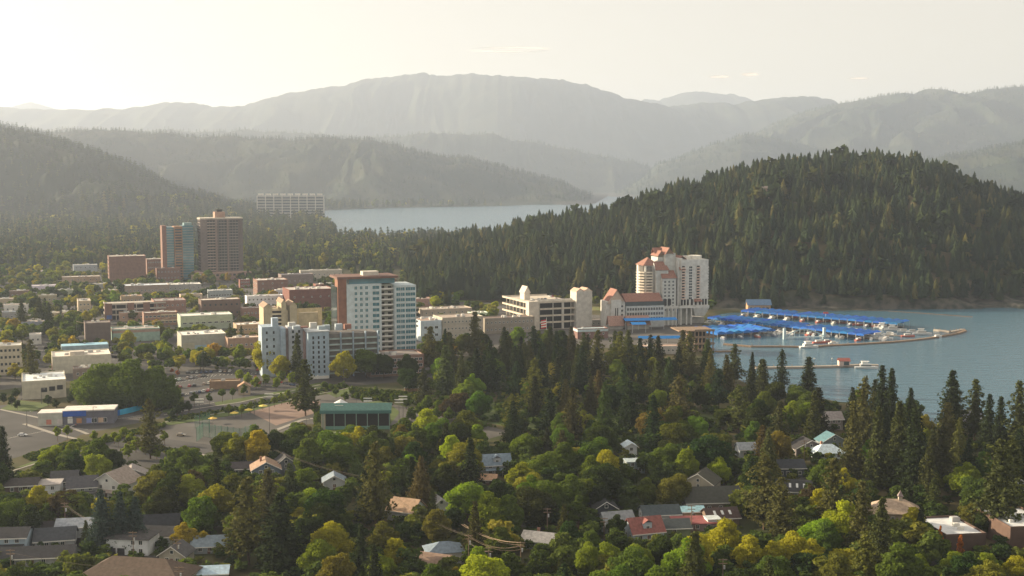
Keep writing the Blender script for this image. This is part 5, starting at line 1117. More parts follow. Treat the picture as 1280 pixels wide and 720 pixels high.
H_ = [
 dict(label='long grey house with dark roof and two white double windows at the lower left', px=44, yb=708, L=24, D=10, h=3.0, yaw=8, wall=(.36, .38, .4), roof=DK, kind='gable', rise=2.4, win=4),
 dict(label='two storey pale blue house with dark roof at the left edge of the photo', px=8, yb=692, L=13, D=10, h=5.6, yaw=6, wall=(.40, .5, .58), roof=DK, rise=2.2, porch=True),
 dict(label='grey gabled house with white trimmed dark roof behind the long grey house', px=68, yb=686, L=13, D=10, h=3.2, yaw=14, wall=(.4, .42, .45), roof=(.10, .11, .13), axis='x', rise=3, win=2),
 dict(label='low dark roofed house beside the grey gabled house at left', px=52, yb=674, L=12, D=8, h=3, yaw=14, wall=WHT, roof=(.06, .055, .06), rise=2.2),
 dict(label='plain white garage house with grey roof left of the blue spruces', px=92, yb=673, L=12, D=9, h=4.2, yaw=10, wall=(.6, .64, .68), roof=(.3, .33, .38), axis='x', rise=2, win=1),
 dict(label='white two storey house with dark garage doors below the blue spruces', px=159, yb=694, L=15, D=10, h=5.8, yaw=-6, wall=(.74, .77, .80), roof=(.12, .115, .12), kind='hip', rise=2.0, garage=2, win=2),
 dict(label='white side house with dark gabled roof right of the white two storey house', px=196, yb=683, L=10, D=8, h=3.8, yaw=-6, wall=(.68, .72, .76), roof=DK, rise=2.4, axis='x', win=3),
 dict(label='dark roofed house behind the white side house near yellow tree', px=196, yb=668, L=15, D=9, h=3.2, yaw=10, wall=(.5, .5, .5), roof=(.05, .055, .07), rise=3.0),
 dict(label='large brown shingled roof building cut by the bottom edge at left', px=160, yb=742, L=34, D=16, h=4.2, yaw=-10, wall=(.42, .36, .3), roof=(.19, .14, .11), kind='hip', rise=5.0, win=5),
 dict(label='small beige cottage with grey gable right of the large brown roof', px=215, yb=706, L=9, D=8, h=3.2, yaw=-8, wall=(.42, .40, .34), roof=(.16, .16, .17), axis='y', rise=3, win=2),
 dict(label='low grey roofed cottage between the beige cottage and the twin pines', px=262, yb=692, L=12, D=8, h=2.8, yaw=8, wall=(.32, .36, .40), roof=(.20, .25, .30), rise=2.4),
 dict(label='shed with pale blue metal roof at the bottom left of the twin pines', px=262, yb=728, L=11, D=8, h=2.8, yaw=8, wall=(.50, .47, .36), roof=(.42, .56, .68), rise=1.4, win=1),
 dict(label='tall white gabled house with broad tan roof in the left neighbourhood', px=134, yb=622, L=15, D=13, h=5.6, yaw=-18, wall=(.64, .64, .62), roof=(.30, .25, .22), axis='y', rise=4.6, win=2, porch=True),
 dict(label='grey wing with dark gable left of the tall white gabled house', px=103, yb=624, L=11, D=10, h=5.0, yaw=16, wall=(.33, .35, .38), roof=(.14, .14, .16), axis='x', rise=3.4, porch=True),
 dict(label='grey roofed hall just right of the tall white gabled house', px=165, yb=606, L=12, D=9, h=4.0, yaw=16, wall=(.3, .28, .27), roof=(.30, .27, .26), axis='y', rise=3.0, win=1),
 dict(label='modern white flat roofed house behind the rounded tree at left', px=54, yb=624, L=13, D=10, h=5.6, yaw=12, wall=(.62, .64, .66), roof=(.4, .37, .36), kind='flat', rise=.4),
 dict(label='dark brick house with flat roof left of the modern white house', px=26, yb=626, L=12, D=11, h=6.2, yaw=12, wall=(.12, .09, .08), roof=(.10, .09, .09), kind='gable', rise=1.8),
 dict(label='dark gabled house between modern white house and grey wing', px=80, yb=616, L=10, D=9, h=5, yaw=12, wall=(.25, .26, .28), roof=(.12, .12, .13), axis='x', rise=3.2),
 dict(label='blue grey craftsman house with sunlit tan roof above the twin pines', px=333, yb=602, L=12, D=11, h=5.2, yaw=14, wall=(.14, .19, .25), roof=(.32, .22, .16), axis='y', rise=3.2, porch=True, win=2, chimney=True),
 dict(label='dark house with steep white trimmed gable right of the craftsman house', px=358, yb=594, L=9, D=9, h=4.8, yaw=18, wall=(.16, .18, .22), roof=(.08, .08, .09), axis='y', rise=3.4, win=1),
 dict(label='low dark roofed house left of the blue grey craftsman house', px=304, yb=594, L=13, D=8, h=3.0, yaw=10, wall=(.2, .18, .17), roof=(.09, .08, .09), rise=2.0, win=2),
 dict(label='small pale house peeking from trees right of the craftsman house', px=418, yb=612, L=9, D=8, h=3.4, yaw=10, wall=(.5, .52, .55), roof=(.2, .25, .3), rise=2.4, axis='y', win=1),
 dict(label='tan roofed white house behind the slender pine near the centre', px=500, yb=652, L=11, D=10, h=4.2, yaw=-24, wall=(.52, .55, .6), roof=(.42, .29, .20), rise=3.6, axis='x', win=3),
 dict(label='little white gabled house beside the green spruce at centre', px=552, yb=645, L=6, D=7, h=4.4, yaw=20, wall=(.62, .64, .66), roof=(.3, .3, .32), rise=2.2, axis='y', win=1),
 dict(label='house with blue grey hipped roof and white window row at bottom centre', px=558, yb=706, L=12, D=9, h=4.2, yaw=14, wall=(.55, .56, .58), roof=(.17, .22, .28), kind='hip', rise=2.6, win=4, storeys=1),
 dict(label='brown roofed front wing below the blue grey hipped roof house', px=536, yb=716, L=12, D=8, h=2.8, yaw=-22, wall=(.25, .18, .15), roof=(.27, .19, .15), rise=2.6, win=2),
 dict(label='two storey blue grey house deep in the trees above centre', px=622, yb=594, L=12, D=9, h=4.8, yaw=12, wall=(.48, .52, .58), roof=(.19, .25, .32), rise=3.6, axis='x', dormer=True, porch=True),
 dict(label='small tan roofed garage below the two storey blue grey house', px=609, yb=606, L=7, D=5, h=2.4, yaw=-8, wall=(.15, .12, .1), roof=(.5, .32, .22), rise=1.6, win=1),
 dict(label='low house with white metal roof beside the street at bottom centre', px=675, yb=688, L=14, D=9, h=3.2, yaw=-20, wall=(.35, .38, .45), roof=(.66, .62, .58), rise=2.0, chimney=True, win=2),
 dict(label='narrow white house with pale roof standing above dark trees at centre', px=789, yb=573, L=5.5, D=7, h=5.5, yaw=8, wall=(.68, .72, .76), roof=(.55, .66, .74), axis='y', rise=1.6, win=1),
 dict(label='pale blue flat porch house directly below the narrow white house', px=795, yb=592, L=8, D=7, h=5.0, yaw=8, wall=(.26, .33, .36), roof=(.35, .42, .46), kind='flat', rise=.4, win=2),
 dict(label='black house with white trimmed gable left of the red roofed house', px=758, yb=650, L=9, D=10, h=4.2, yaw=6, wall=(.06, .07, .085), roof=(.055, .06, .07), axis='y', rise=2.8, win=2),
 dict(label='blue grey house between the black house and the red roofed house', px=776, yb=668, L=11, D=9, h=4.2, yaw=16, wall=(.36, .40, .42), roof=(.24, .26, .28), axis='x', rise=3.2, win=2),
 dict(label='house with faded red roof and dormer right of centre', px=811, yb=677, L=12, D=9, h=3.6, yaw=18, wall=(.45, .52, .60), roof=(.25, .10, .09), axis='x', rise=4.2, dormer=True, win=3),
 dict(label='dark roofed white garage house above the faded red roof', px=828, yb=652, L=14, D=9, h=2.8, yaw=8, wall=(.55, .58, .62), roof=(.10, .13, .15), rise=2.4, garage=2, win=1),
 dict(label='beige gabled house with dark green roof right of centre', px=872, yb=620, L=13, D=12, h=5.2, yaw=-24, wall=(.40, .37, .3), roof=(.12, .12, .10), axis='y', rise=4.0, win=1),
 dict(label='broad dark green roofed hall below the beige gabled house', px=893, yb=640, L=22, D=13, h=4.0, yaw=6, wall=(.2, .17, .15), roof=(.095, .10, .09), axis='x', rise=4.4, win=4),
 dict(label='white gabled annex at the right end of the dark green roofed hall', px=915, yb=630, L=6, D=5, h=3.4, yaw=28, wall=(.66, .68, .7), roof=(.3, .3, .32), axis='y', rise=2, win=0),
 dict(label='brown roofed workshop with three skylights below the dark green hall', px=905, yb=657, L=12, D=9, h=3.0, yaw=10, wall=(.18, .13, .1), roof=(.12, .08, .075), rise=2.6, skylights=3, win=2),
 dict(label='tan cottage with pale blue roof left of the flat red roof', px=867, yb=650, L=8, D=6, h=3.4, yaw=6, wall=(.42, .31, .21), roof=(.30, .5, .58), rise=1.2, win=1),
 dict(label='long flat red roofed building in front of the tan cottage', px=871, yb=664, L=16, D=10, h=2.6, yaw=4, wall=(.25, .2, .2), roof=(.26, .085, .085), kind='flat', rise=.3, win=3),
 dict(label='white garage box right of the flat red roofed building', px=893, yb=662, L=5, D=5, h=3.6, yaw=8, wall=(.66, .72, .74), roof=(.5, .55, .58), kind='flat', rise=.3, win=0, garage=1),
 dict(label='low dark green shed left of the flat red roofed building', px=843, yb=670, L=12, D=9, h=3.0, yaw=6, wall=(.2, .24, .14), roof=(.10, .12, .13), rise=2.0, win=1),
 dict(label='dark house with a white window band between pines right of centre', px=988, yb=596, L=13, D=9, h=4.0, yaw=4, wall=(.10, .12, .15), roof=(.07, .08, .10), rise=2.6, win=4),
 dict(label='house with four pale skylights in its dark roof among the right pines', px=992, yb=624, L=14, D=10, h=3.4, yaw=-10, wall=(.3, .32, .35), roof=(.075, .08, .09), rise=3.4, skylights=4, win=2),
 dict(label='bright white domed roof house in the right woods', px=1038, yb=574, L=14, D=9, h=2.8, yaw=8, wall=(.6, .66, .7), roof=(.66, .78, .84), kind='hip', rise=3.4, win=3, chimney=True),
 dict(label='teal roofed house behind the bright white roof in the right woods', px=1043, yb=561, L=12, D=8, h=3.6, yaw=12, wall=(.2, .24, .26), roof=(.10, .20, .24), axis='y', rise=3.4, win=1),
 dict(label='dark gabled house left of the bright white roof', px=1014, yb=569, L=15, D=9, h=3.4, yaw=10, wall=(.16, .14, .14), roof=(.06, .058, .065), axis='y', rise=3.6, win=2),
 dict(label='grey brown house high among dark trees right of centre', px=1042, yb=538, L=10, D=8, h=6.0, yaw=8, wall=(.28, .25, .24), roof=(.3, .27, .27), rise=3, win=3),
 dict(label='tan shingled roof lodge with small cupola among the right trees', px=1122, yb=654, L=19, D=12, h=3.6, yaw=-6, wall=(.3, .25, .2), roof=(.40, .31, .24), kind='hip', rise=4.2, win=4),
 dict(label='grey house on the right shore half hidden by pines', px=1216, yb=534, L=12, D=9, h=5.0, yaw=10, wall=(.36, .36, .38), roof=(.24, .25, .28), rise=3.4, axis='x', win=3),
 dict(label='bluish gabled house at the right edge in shade', px=1274, yb=620, L=9, D=8, h=4.0, yaw=10, wall=(.5, .55, .6), roof=(.3, .34, .4), rise=3, axis='y', win=1),
 dict(label='white house corner showing under the trees left of centre', px=935, yb=572, L=8, D=7, h=4, yaw=8, wall=(.5, .54, .58), roof=(.3, .33, .37), rise=2.4, win=2),
]
for k in H_:
    r = house(**k)
    if 'cupola' in k['label']:
        cu = MB().box(1.3, 2.7, 5.3, 6.7, 7.2, 9.0).build('cupola', M['wall'], r, color=(.5, .45, .38)); b = MB(); hip(b, 1.2, 2.8, 5.2, 6.8, 9.0, 2.2, .2); b.build('cupola_roof', M['roof'], cu, color=(.25, .2, .2))
for nm, lb, pa, yb, yt, kw in [('white_roof_hall', 'curved brown hall with a broad white flat roof at the lower right', 1182, 694, 670, dict(pr=1232, dp=22, col=(.09, .06, .05), roof=(.62, .64, .66), units=1, yaw=8)), ('white_roof_hall', 'brown walled hall with white roof cut by the right edge of the photo', 1262, 690, 660, dict(pr=1320, dp=24, col=(.11, .07, .055), roof=(.62, .64, .66), units=2, yaw=6))]:
    bld(nm, lb, pa, yb, yt, **kw)

# ---------------------------------------------------------------- corner shop, blue hoarding, pavilion, park structures
def corner_shop():
    A, u, v, L, dp = frame(48, 533, 10, pr=72, dp=10); s = SC(533); r = empty('corner_shop', A, R(10)); H = 18 / s; L = 40
    tag(r, 'low corner shop with pale painted side and blue front at the road junction', 'shop')
    MB().box(0, 12, 0, dp, 0, H - 1).build('pale_wall', M['wall'], r, color=(.47, .47, .42)); MB().box(12, 38, 1, dp + 4, 0, H - .4).build('blue_wall', M['wall'], r, color=(.15, .15, .19))
    MB().box(-.2, 12.2, -.2, dp + .2, H - 1, H - .4).box(12, 38.4, .6, dp + 4, H - .4, H + .3).build('roof', M['wall'], r, color=(.7, .66, .62))
    MB().box(12.2, 24, .5, .6, H * .6, H - .1).build('blue_fascia', M['wall'], r, color=(.03, .10, .42))
    for x, c in ((4, (.5, .2, .15)), (9.5, (.55, .5, .48)), (14.5, (.7, .7, .68)), (19, (.5, .25, .12)), (24, (.2, .25, .5)), (30, (.55, .4, .3))): MB().box(x, x + 2.6, (-.06 if x < 12 else .9), (0 if x < 12 else 1.0), .8, 3.4).build('painted_panel', M['wall'], r, color=c)
    MB().box(14.6, 17, .86, .92, 3.6, 4.8).build('sign_panel', M['white'], r)
    put_windows(r, [(28, 1, 1, 0), (33, 1, 1, 0)], 2.6, 2.2); foot(A, u, v, 0, 40, 0, 14); protect(45, 140, 508, 533)
corner_shop()
def hoarding():
    pts = [(100, 524.5), (118, 523.8), (136, 522.5), (150, 519), (165, 515.5), (184, 510)]; P = [G(*q) for q in pts]; r = empty('blue_hoarding', P[0]); tag(r, 'curved bright blue fabric hoarding along the road under the round tree', 'fence')
    cols = [(.02, .12, .45), (.02, .11, .42), (.02, .14, .45), (.05, .42, .68), (.05, .45, .72)]
    for i, (a, c) in enumerate(zip(P, P[1:])):
        a = a - P[0]; c = c - P[0]; b = MB(); n_ = Vector((-(c - a).y, (c - a).x, 0)).normalized() * .08
        b.quad([a - n_, c - n_, c - n_ + Vector((0, 0, 3)), a - n_ + Vector((0, 0, 3))]).quad([c + n_, a + n_, a + n_ + Vector((0, 0, 3)), c + n_ + Vector((0, 0, 3))]).quad([a - n_ + Vector((0, 0, 3)), c - n_ + Vector((0, 0, 3)), c + n_ + Vector((0, 0, 3)), a + n_ + Vector((0, 0, 3))])
        b.build('fabric_panel', M['fabric'], r, color=cols[i]); MB().tube(a, a + Vector((0, 0, 3.2)), .08).build('post', M['metal'], r, color=(.5, .5, .5))
    protect(100, 186, 508, 523)
hoarding()
def grandstand():
    A, u, v, L, dp = frame(404, 537, 2, pr=487, dp=14); s = SC(537); r = empty('park_pavilion', A, R(2)); H = 24 / s
    tag(r, 'long open park pavilion with green metal roof and dark mesh front', 'pavilion')
    b = MB(); _slab(b, [(-1.5, -1, H), (L + 1, -1, H), (L + 1, 6, H + 2.6), (-1.5, 6, H + 2.6)], .3, 0); _slab(b, [(-1.5, 15, H), (L + 1, 15, H), (L + 1, 6, H + 2.6), (-1.5, 6, H + 2.6)], .3, 0); b.build('roof', M['roof'], r, color=(.05, .125, .12))
    MB().box(-1.6, L + 1.1, -1.3, -1, H - 1.4, H + .2).build('eave_band', M['metal'], r, color=(.06, .16, .16))
    for i in range(7): MB().box(i * L / 6 - .2, i * L / 6 + .2, -.6, -.2, 0, H).build('post', M['metal'], r, color=(.2, .3, .26))
    MB().box(.5, L - .5, 2, 13, 0, H - .3).build('mesh_wall', M['dark'], r); MB().box(0, L, -.4, -.2, 0, 1.8).build('low_rail', M['metal'], r, color=(.14, .28, .24))
    MB().box(-1, 1.2, -.5, 13, 0, H).build('end_wall', M['wall'], r, color=(.4, .36, .28)); foot(A, u, v, 0, L, 0, 14); protect(400, 490, 507, 534)
grandstand()
p = G(426, 512); r = empty('white_gazebo', p); tag(r, 'small white pointed gazebo behind the green roofed pavilion', 'gazebo')
b = MB()
for k in range(8): b.tube((3.4 * math.cos(k * .785), 3.4 * math.sin(k * .785), 0), (3.4 * math.cos(k * .785), 3.4 * math.sin(k * .785), 3.6), .2)
b.build('posts', M['white'], r); q = MB(); n8 = [(4.4 * math.cos(k * .785), 4.4 * math.sin(k * .785), 3.6) for k in range(8)]
for k in range(8): q.quad([n8[k], n8[(k + 1) % 8], (0, 0, 6)])
q.quad(n8[::-1]); q.build('roof', M['fabric'], r, color=(.7, .72, .74)); protect(417, 435, 496, 508)
p = G(505, 492); r = empty('picnic_shelter', p, R(6)); tag(r, 'flat white roofed picnic shelter beside the tall grove', 'shelter')
MB().box(0, 14, 0, 7, 3.2, 3.8).build('roof', M['wall'], r, color=(.66, .7, .72)); MB().box(.5, 13.5, .5, 6.5, 0, 3.2).build('wall', M['wall'], r, color=(.4, .26, .16)); protect(492, 520, 484, 492)
def pole(px, yb, h, label, heads=None, col=(.12, .12, .12), cross=False, cat='lamp post', name='lamp_post', r0=.16):
    p = G(px, yb); r = empty(name, p); tag(r, label, cat)
    MB().tube((0, 0, 0), (0, 0, h), r0, r0 * .7).build('post', M['metal'] if not cross else M['wood'], r, color=col)
    if heads == 'field':
        for dz in (0, 1.4): MB().box(-2.2, 2.2, -.25, .25, h - dz - .5, h - dz).build('floodlight_bank', M['metal'], r, color=(.6, .6, .56))
    elif heads == 'arm': MB().box(-.1, 2, -.12, .12, h - .15, h + .05).build('lamp_arm', M['metal'], r, color=col); MB().box(1.4, 2.2, -.2, .2, h - .3, h - .12).build('lamp_head', M['metal'], r, color=(.6, .6, .55))
    if cross:
        for dz in (0.3, 1.5): MB().box(-1.4, 1.4, -.1, .1, h - dz - .2, h - dz).build('crossarm', M['wood'], r)
        MB().tube((.45, 0, h - 3.4), (.45, 0, h - 2.2), .3).build('transformer', M['metal'], r, color=(.5, .5, .5))
    return r
for px, yb, h, lb in [(250, 542, 18, 'at the left corner of the green court fence'), (337, 540, 20, 'with two bright heads in front of the sports court'), (460, 530, 14, 'at the right of the pavilion'), (424, 535, 12, 'over the left part of the pavilion'), (499, 540, 17, 'left of the pair right of the pavilion'), (504, 538, 18, 'right of the pair right of the pavilion')]:
    pole(px, yb, h, 'tall slim field floodlight pole ' + lb, 'field')
for px, yb, h, lb in [(34, 535, 9, 'at the left corner of the junction'), (117, 532, 10, 'beside the blue hoarding'), (253, 470, 16, 'tall and dark behind the parking lot'), (52, 505, 9, 'before the school building'), (318, 520, 8, 'beside the sports court'), (430, 490, 14, 'behind the row of little street trees'), (383, 540, 7, 'on the lawn left of the pavilion'), (234, 405, 12, 'before the pale green market hall')]:
    pole(px, yb, h, 'slim street lamp ' + lb, 'arm')
UP = {}
for key, px, yb, h, lb in [('a', 586, 712, 12, 'left of the three power poles at bottom centre'), ('b', 611, 725, 11, 'in the middle of the three power poles at bottom centre'), ('c', 651, 722, 12, 'right of the three power poles at bottom centre'), ('d', 82, 668, 12, 'beside the rounded tree in the left neighbourhood'), ('e', 124, 690, 11, 'in front of the blue spruces'), ('f', 167, 700, 10, 'before the white two storey house'), ('g', 222, 706, 9, 'before the beige cottage at lower left'), ('h', 684, 672, 11, 'beside the big leafy tree right of centre'), ('i', 864, 668, 11, 'beside the tan cottage with pale blue roof'), ('j', 755, 674, 8, 'in front of the black house'), ('k', 1005, 580, 11, 'left of the bright white roof'), ('l', 225, 760, 13, 'at the bottom edge left of the twin pines'), ('m', 903, 745, 12, 'in the yellow green trees at the bottom'), ('n', 14, 720, 9, 'at the lower left corner')]:
    UP[key] = (G(px, yb), h); pole(px, yb, h, 'wooden utility pole with crossarms ' + lb, None, (.2, .17, .14), True, 'utility pole', 'utility_pole', .17)
def cable(a, b_, label, sag=2.0, n=14, rad=.045, off=(0, 0, 0), k=3, m_='wirethin'):
    r = empty('power_cable', a); tag(r, label, 'power cable')
    for j in range(k):
        m = MB(); o = Vector(((j - (k - 1) / 2) * .9, 0, -.0 - .9 * (j == k - 1)))
        P = [(b_ - a) * t + o - Vector((0, 0, sag * 4 * t * (1 - t))) for t in np.linspace(0, 1, n)]
        for p_, q_ in zip(P, P[1:]): m.tube(p_, q_, rad, n=4)
        m.build('wire', M[m_], r)
M['wire'] = mat('sunlit_cable_gold', (.48, .36, .24), .45, .05); M['wirethin'] = mat('wire_sheath', (.16, .13, .10), .5, .05)  # gold of the main cables is sunlight painted into their colour
def top(key, dz=-.2): p, h = UP[key]; return Vector((p.x, p.y, h + dz))
cable(G(580, 700) + Vector((0, 0, 12.5)), top('c'), 'thick sunlit power cables sagging to the right power pole at bottom centre', 1.6, rad=.055, m_='wire')
cable(top('a'), top('c', -1.4), 'lower power cables between the left and right poles at bottom centre', 2.2, rad=.04, m_='wire')
cable(top('a', -2), top('b'), 'short power cables from the left pole to the middle pole at bottom centre', 1.2, rad=.05, k=2)
cable(G(345, 596) + Vector((0, 0, 12)), G(470, 632) + Vector((0, 0, 11)), 'thin power cables running right from the craftsman house', 1.5, rad=.02)
cable(G(470, 632) + Vector((0, 0, 11)), top('a'), 'thin power cables crossing the trees towards the left pole at bottom centre', 3, rad=.02)
cable(top('d'), top('e'), 'power cables between the two poles at the blue spruces', 1.2, rad=.03)
cable(top('n'), top('l'), 'pale service cable near the lower left corner', 1.5, rad=.04, k=1)
# a cable close to the camera side of downtown, its sunlit gold put into the colour
cable(G(96, 420) + Vector((0, 0, 13)), G(213, 416) + Vector((0, 0, 14)), 'thick golden sunlit cable sagging before the downtown parking ramp', 5.5, rad=.28, k=1, n=24, m_='wire')
cable(G(94, 340) + Vector((0, 0, 12)), G(133, 342) + Vector((0, 0, 11)), 'golden cable left of the brick office block', 3.0, rad=.3, k=1, n=14, m_='wire')
for px, yb, h, lb in ((96, 420, 13.3, 'left end'), (213, 416, 14.3, 'right end')): pole(px, yb, h, 'cable post at the %s of the thick golden cable downtown' % lb, None, (.2, .17, .14), False, 'utility pole', 'utility_pole')
# green mesh court fence with white sign
def net(pts, h, label, col=(.05, .18, .13)):
    P = [G(*q) for q in pts]; r = empty('court_fence', P[0]); tag(r, label, 'fence')
    for a, c in zip(P, P[1:]):
        a = a - P[0]; c = c - P[0]; n = max(1, int((c - a).length / 4)); b = MB(); d = (c - a)
        steps = int(d.length / .8); 
        for i in range(steps): q = a + d * (i / steps); b.tube(q, q + Vector((0, 0, h)), .05, n=3)
        for z in np.arange(.4, h, .55): b.tube(a + Vector((0, 0, z)), c + Vector((0, 0, z)), .05, n=3)
        b.build('mesh_panel', M['metal'], r, color=col)
        for i in range(n + 1): q = a + d * (i / n); MB().tube(q, q + Vector((0, 0, h + .3)), .12).build('post', M['metal'], r, color=(.1, .2, .16))
    return r
net([(246, 552), (254, 546), (300, 553), (320, 546)], 7, 'tall green mesh fence round the ball court left of the sports court'); net([(244, 536), (262, 532), (262, 541)], 7, 'short green mesh fence section behind the ball court')
p = G(281, 562); r = empty('white_scoreboard', p, R(-8)); tag(r, 'white notice board on dark posts standing before the green fence', 'sign')
MB().box(0, 6.5, -.15, .15, 4.0, 6.6).build('sign_panel', M['white'], r); 
for x in (0.5, 3.2, 6): MB().tube((x, .2, 0), (x, .2, 6.6), .14).build('post', M['metal'], r, color=(.08, .1, .08))
p = G(277, 571); r = empty('red_bench_row', p, R(18)); tag(r, 'low bright red bench row on the dry verge below the green fence', 'bench')
MB().box(0, 6, 0, .8, .5, .62).build('seat', M['metal'], r, color=(.6, .04, .03)); MB().box(.3, .5, .1, .7, 0, .5).build('leg', M['metal'], r, color=(.1, .1, .1)); MB().box(5.5, 5.7, .1, .7, 0, .5).build('leg', M['metal'], r, color=(.1, .1, .1))
for px, yb, c, lb in [(293, 522, (.72, .55, .12), 'leftmost'), (311, 518, (.75, .6, .12), 'second from the left'), (329, 513, (.75, .62, .15), 'rightmost'), (266, 529, (.72, .5, .12), 'lone lower')]:
    p = G(px, yb); r = empty('parasol', p); tag(r, 'yellow parasol over a court table, %s of the four' % lb, 'parasol')
    MB().tube((0, 0, 0), (0, 0, 3), .06).build('pole', M['metal'], r, color=(.3, .3, .3)); q = MB(); ring = [(2.5 * math.cos(k * .785), 2.5 * math.sin(k * .785), 2.6) for k in range(8)]
    for k in range(8): q.quad([ring[k], ring[(k + 1) % 8], (0, 0, 3.5)])
    q.build('canopy', M['fabric'], r, color=c)
p = G(298, 494); r = empty('ticket_kiosk', p, R(12)); tag(r, 'small beige kiosk house at the right end of the parking lot', 'kiosk')
MB().box(0, 7, 0, 6, 0, 5).build('wall', M['wall'], r, color=(.45, .36, .27)); b = MB(); gable(b, 0, 7, 0, 6, 5, 2.2, 'y'); b.build('roof', M['roof'], r, color=(.35, .22, .14)); gb = MB(); gable_end(gb, 0, 7, 0, 5, 2.1); gb.build('gable_wall', M['wall'], r, color=(.45, .36, .27)); put_windows(r, [(2, 0, 1.2, 0), (5, 0, 1.2, 0)], 1.3, 1.6)
bld('parking_canopy', 'long brown roofed carport between the parking lot and the kiosk', 262, 487, 478, pr=300, dp=8, col=(.25, .17, .11), roof=(.34, .25, .17), units=0, rows=0, yaw=10, prot=False)

# ---------------------------------------------------------------- cars and people
def car_meshes():
    body = MB()
    prof = [(-2.2, .35), (-2.2, .8), (-2.05, .95), (-1.2, 1.0), (1.1, .95), (2.1, .78), (2.25, .6), (2.25, .35)]
    n = len(prof); i = len(body.v); body.v += [(x, -.88, z) for x, z in prof] + [(x, .88, z) for x, z in prof]
    for k in range(n): body.f.append((i + k, i + n + k, i + n + (k + 1) % n, i + (k + 1) % n)); body.m.append(0)
    body.f.append(tuple(range(i, i + n))); body.m.append(0); body.f.append(tuple(range(i + 2 * n - 1, i + n - 1, -1))); body.m.append(0)
    body.box(-1.35, .45, -.68, .68, 1.42, 1.48)
    cab = MB(); a = [(-1.75, .98), (-1.35, 1.42), (.45, 1.42), (1.15, .97)]; i = 0; cab.v += [(x, -.8 if z < 1.2 else -.68, z) for x, z in a] + [(x, .8 if z < 1.2 else .68, z) for x, z in a]
    for k in range(4): cab.f.append((k, 4 + k, 4 + (k + 1) % 4, (k + 1) % 4)); cab.m.append(0)
    cab.f.append((0, 1, 2, 3)); cab.m.append(0); cab.f.append((7, 6, 5, 4)); cab.m.append(0)
    wh = MB(); wh.tube((0, -.1, 0), (0, .1, 0), .33, n=12)
    lt = MB(); lt.box(-.03, .03, -.2, .2, -.07, .07)
    return body.mesh('body', M['paint']), cab.mesh('glasshouse', M['glass']), wh.mesh('wheel', M['tyre']), lt.mesh('headlight', M['white'])
CAR = car_meshes()
CC = [('white', (.75, .75, .74)), ('white', (.72, .72, .7)), ('silver', (.5, .51, .52)), ('black', (.03, .03, .035)), ('grey', (.2, .2, .21)), ('dark blue', (.03, .06, .16)), ('red', (.4, .03, .03)), ('tan', (.4, .33, .24))]
def car(px, py, yaw, col, label, group=None, tall=1.0, at=None):
    p = at or G(px, py); r = empty('parked_car', (p[0], p[1], p[2] + .05), R(yaw)); r.scale = (1, 1, tall); tag(r, label, 'car', group)
    for me_, nm, cc in ((CAR[0], 'body', col), (CAR[1], 'glasshouse', (1, 1, 1))): o = link(bpy.data.objects.new(nm, me_), r); o.color = (*cc, 1)
    for x in (-1.35, 1.4):
        for y in (-.82, .82): o = link(bpy.data.objects.new('wheel', CAR[2]), r); o.location = (x, y, .33)
    for y in (-.6, .6): o = link(bpy.data.objects.new('headlight', CAR[3]), r); o.location = (2.26, y, .66)
rr = random.Random(12)
for px, py, yw, ci, lb in [(28, 545, 5, 0, 'white car driving on the street at the far left junction'), (226, 545, 5, 7, 'lone dark car with red lights on the lot beside the green fence'), (512, 530, -4, 3, 'black car on the drive right of the pavilion'), (524, 533, -15, 7, 'tan car behind the black car right of the pavilion'), (110, 485, 8, 0, 'white van parked beside the big round tree'), (107, 499, 8, 0, 'white car nearest the big round tree below the van'), (108, 492, 8, 0, 'small white car between the van and the lower white car'),
        (46, 718, 85, 4, 'dark car leftmost in the bottom left driveway'), (67, 716, 80, 0, 'white car with lit windscreen in the bottom left driveway'), (86, 713, 80, 4, 'grey car rightmost in the bottom left driveway'), (56, 722, 80, 0, 'white pickup between the cars in the bottom left driveway'), (730, 718, 10, 0, 'white car on the street at the bottom centre right'), (742, 678, 12, 3, 'black car under the trees before the black house'), (72, 669, 40, 3, 'black car beside the low dark roofed house at left'),
        (66, 600, 12, 0, 'pale car parked on the drive below the rounded tree'), (275, 483, 25, 5, 'blue and white car beside the kiosk')]:
    car(px, py, yw, CC[ci][1], lb, tall=1.3 if 'van' in lb else 1.0)
for row, (xa, ya, xb, yb, n) in {'upper row of the parking lot': (202, 479, 262, 469, 12), 'middle row of the parking lot': (204, 488, 276, 478, 12), 'lower row of the parking lot': (210, 497, 268, 488, 11), 'far edge of the parking lot': (232, 467, 325, 463, 16), 'street beside the blue condominium': (345, 478, 395, 488, 6)}.items():
    for i in range(n):
        if rr.random() < .25: continue
        nm, c = rr.choice(CC); t = (i + .5) / n
        car(xa + (xb - xa) * t, ya + (yb - ya) * t, 95 + rr.uniform(-3, 3) if 'street' not in row else -20, tuple(v * rr.uniform(.9, 1.1) for v in c), '%s car parked in the %s' % (nm, row), '%s cars in the %s' % (nm, row))
for i in range(12):     # on the open top deck of the hotel garage
    A_ = G(661, 413); u_ = Vector((math.cos(R(22)), math.sin(R(22)), 0)); v_ = Vector((-u_.y, u_.x, 0)); nm, c = rr.choice(CC)
    q = A_ + u_ * (7 + 3.1 * i + (rr.random() > .7)) + v_ * rr.choice([14, 24, 44]); q.z = 34 / SC(413) + .05
    car(0, 0, 112, c, '%s car on the top deck of the hotel garage' % nm, '%s cars on the garage top deck' % nm, at=q)
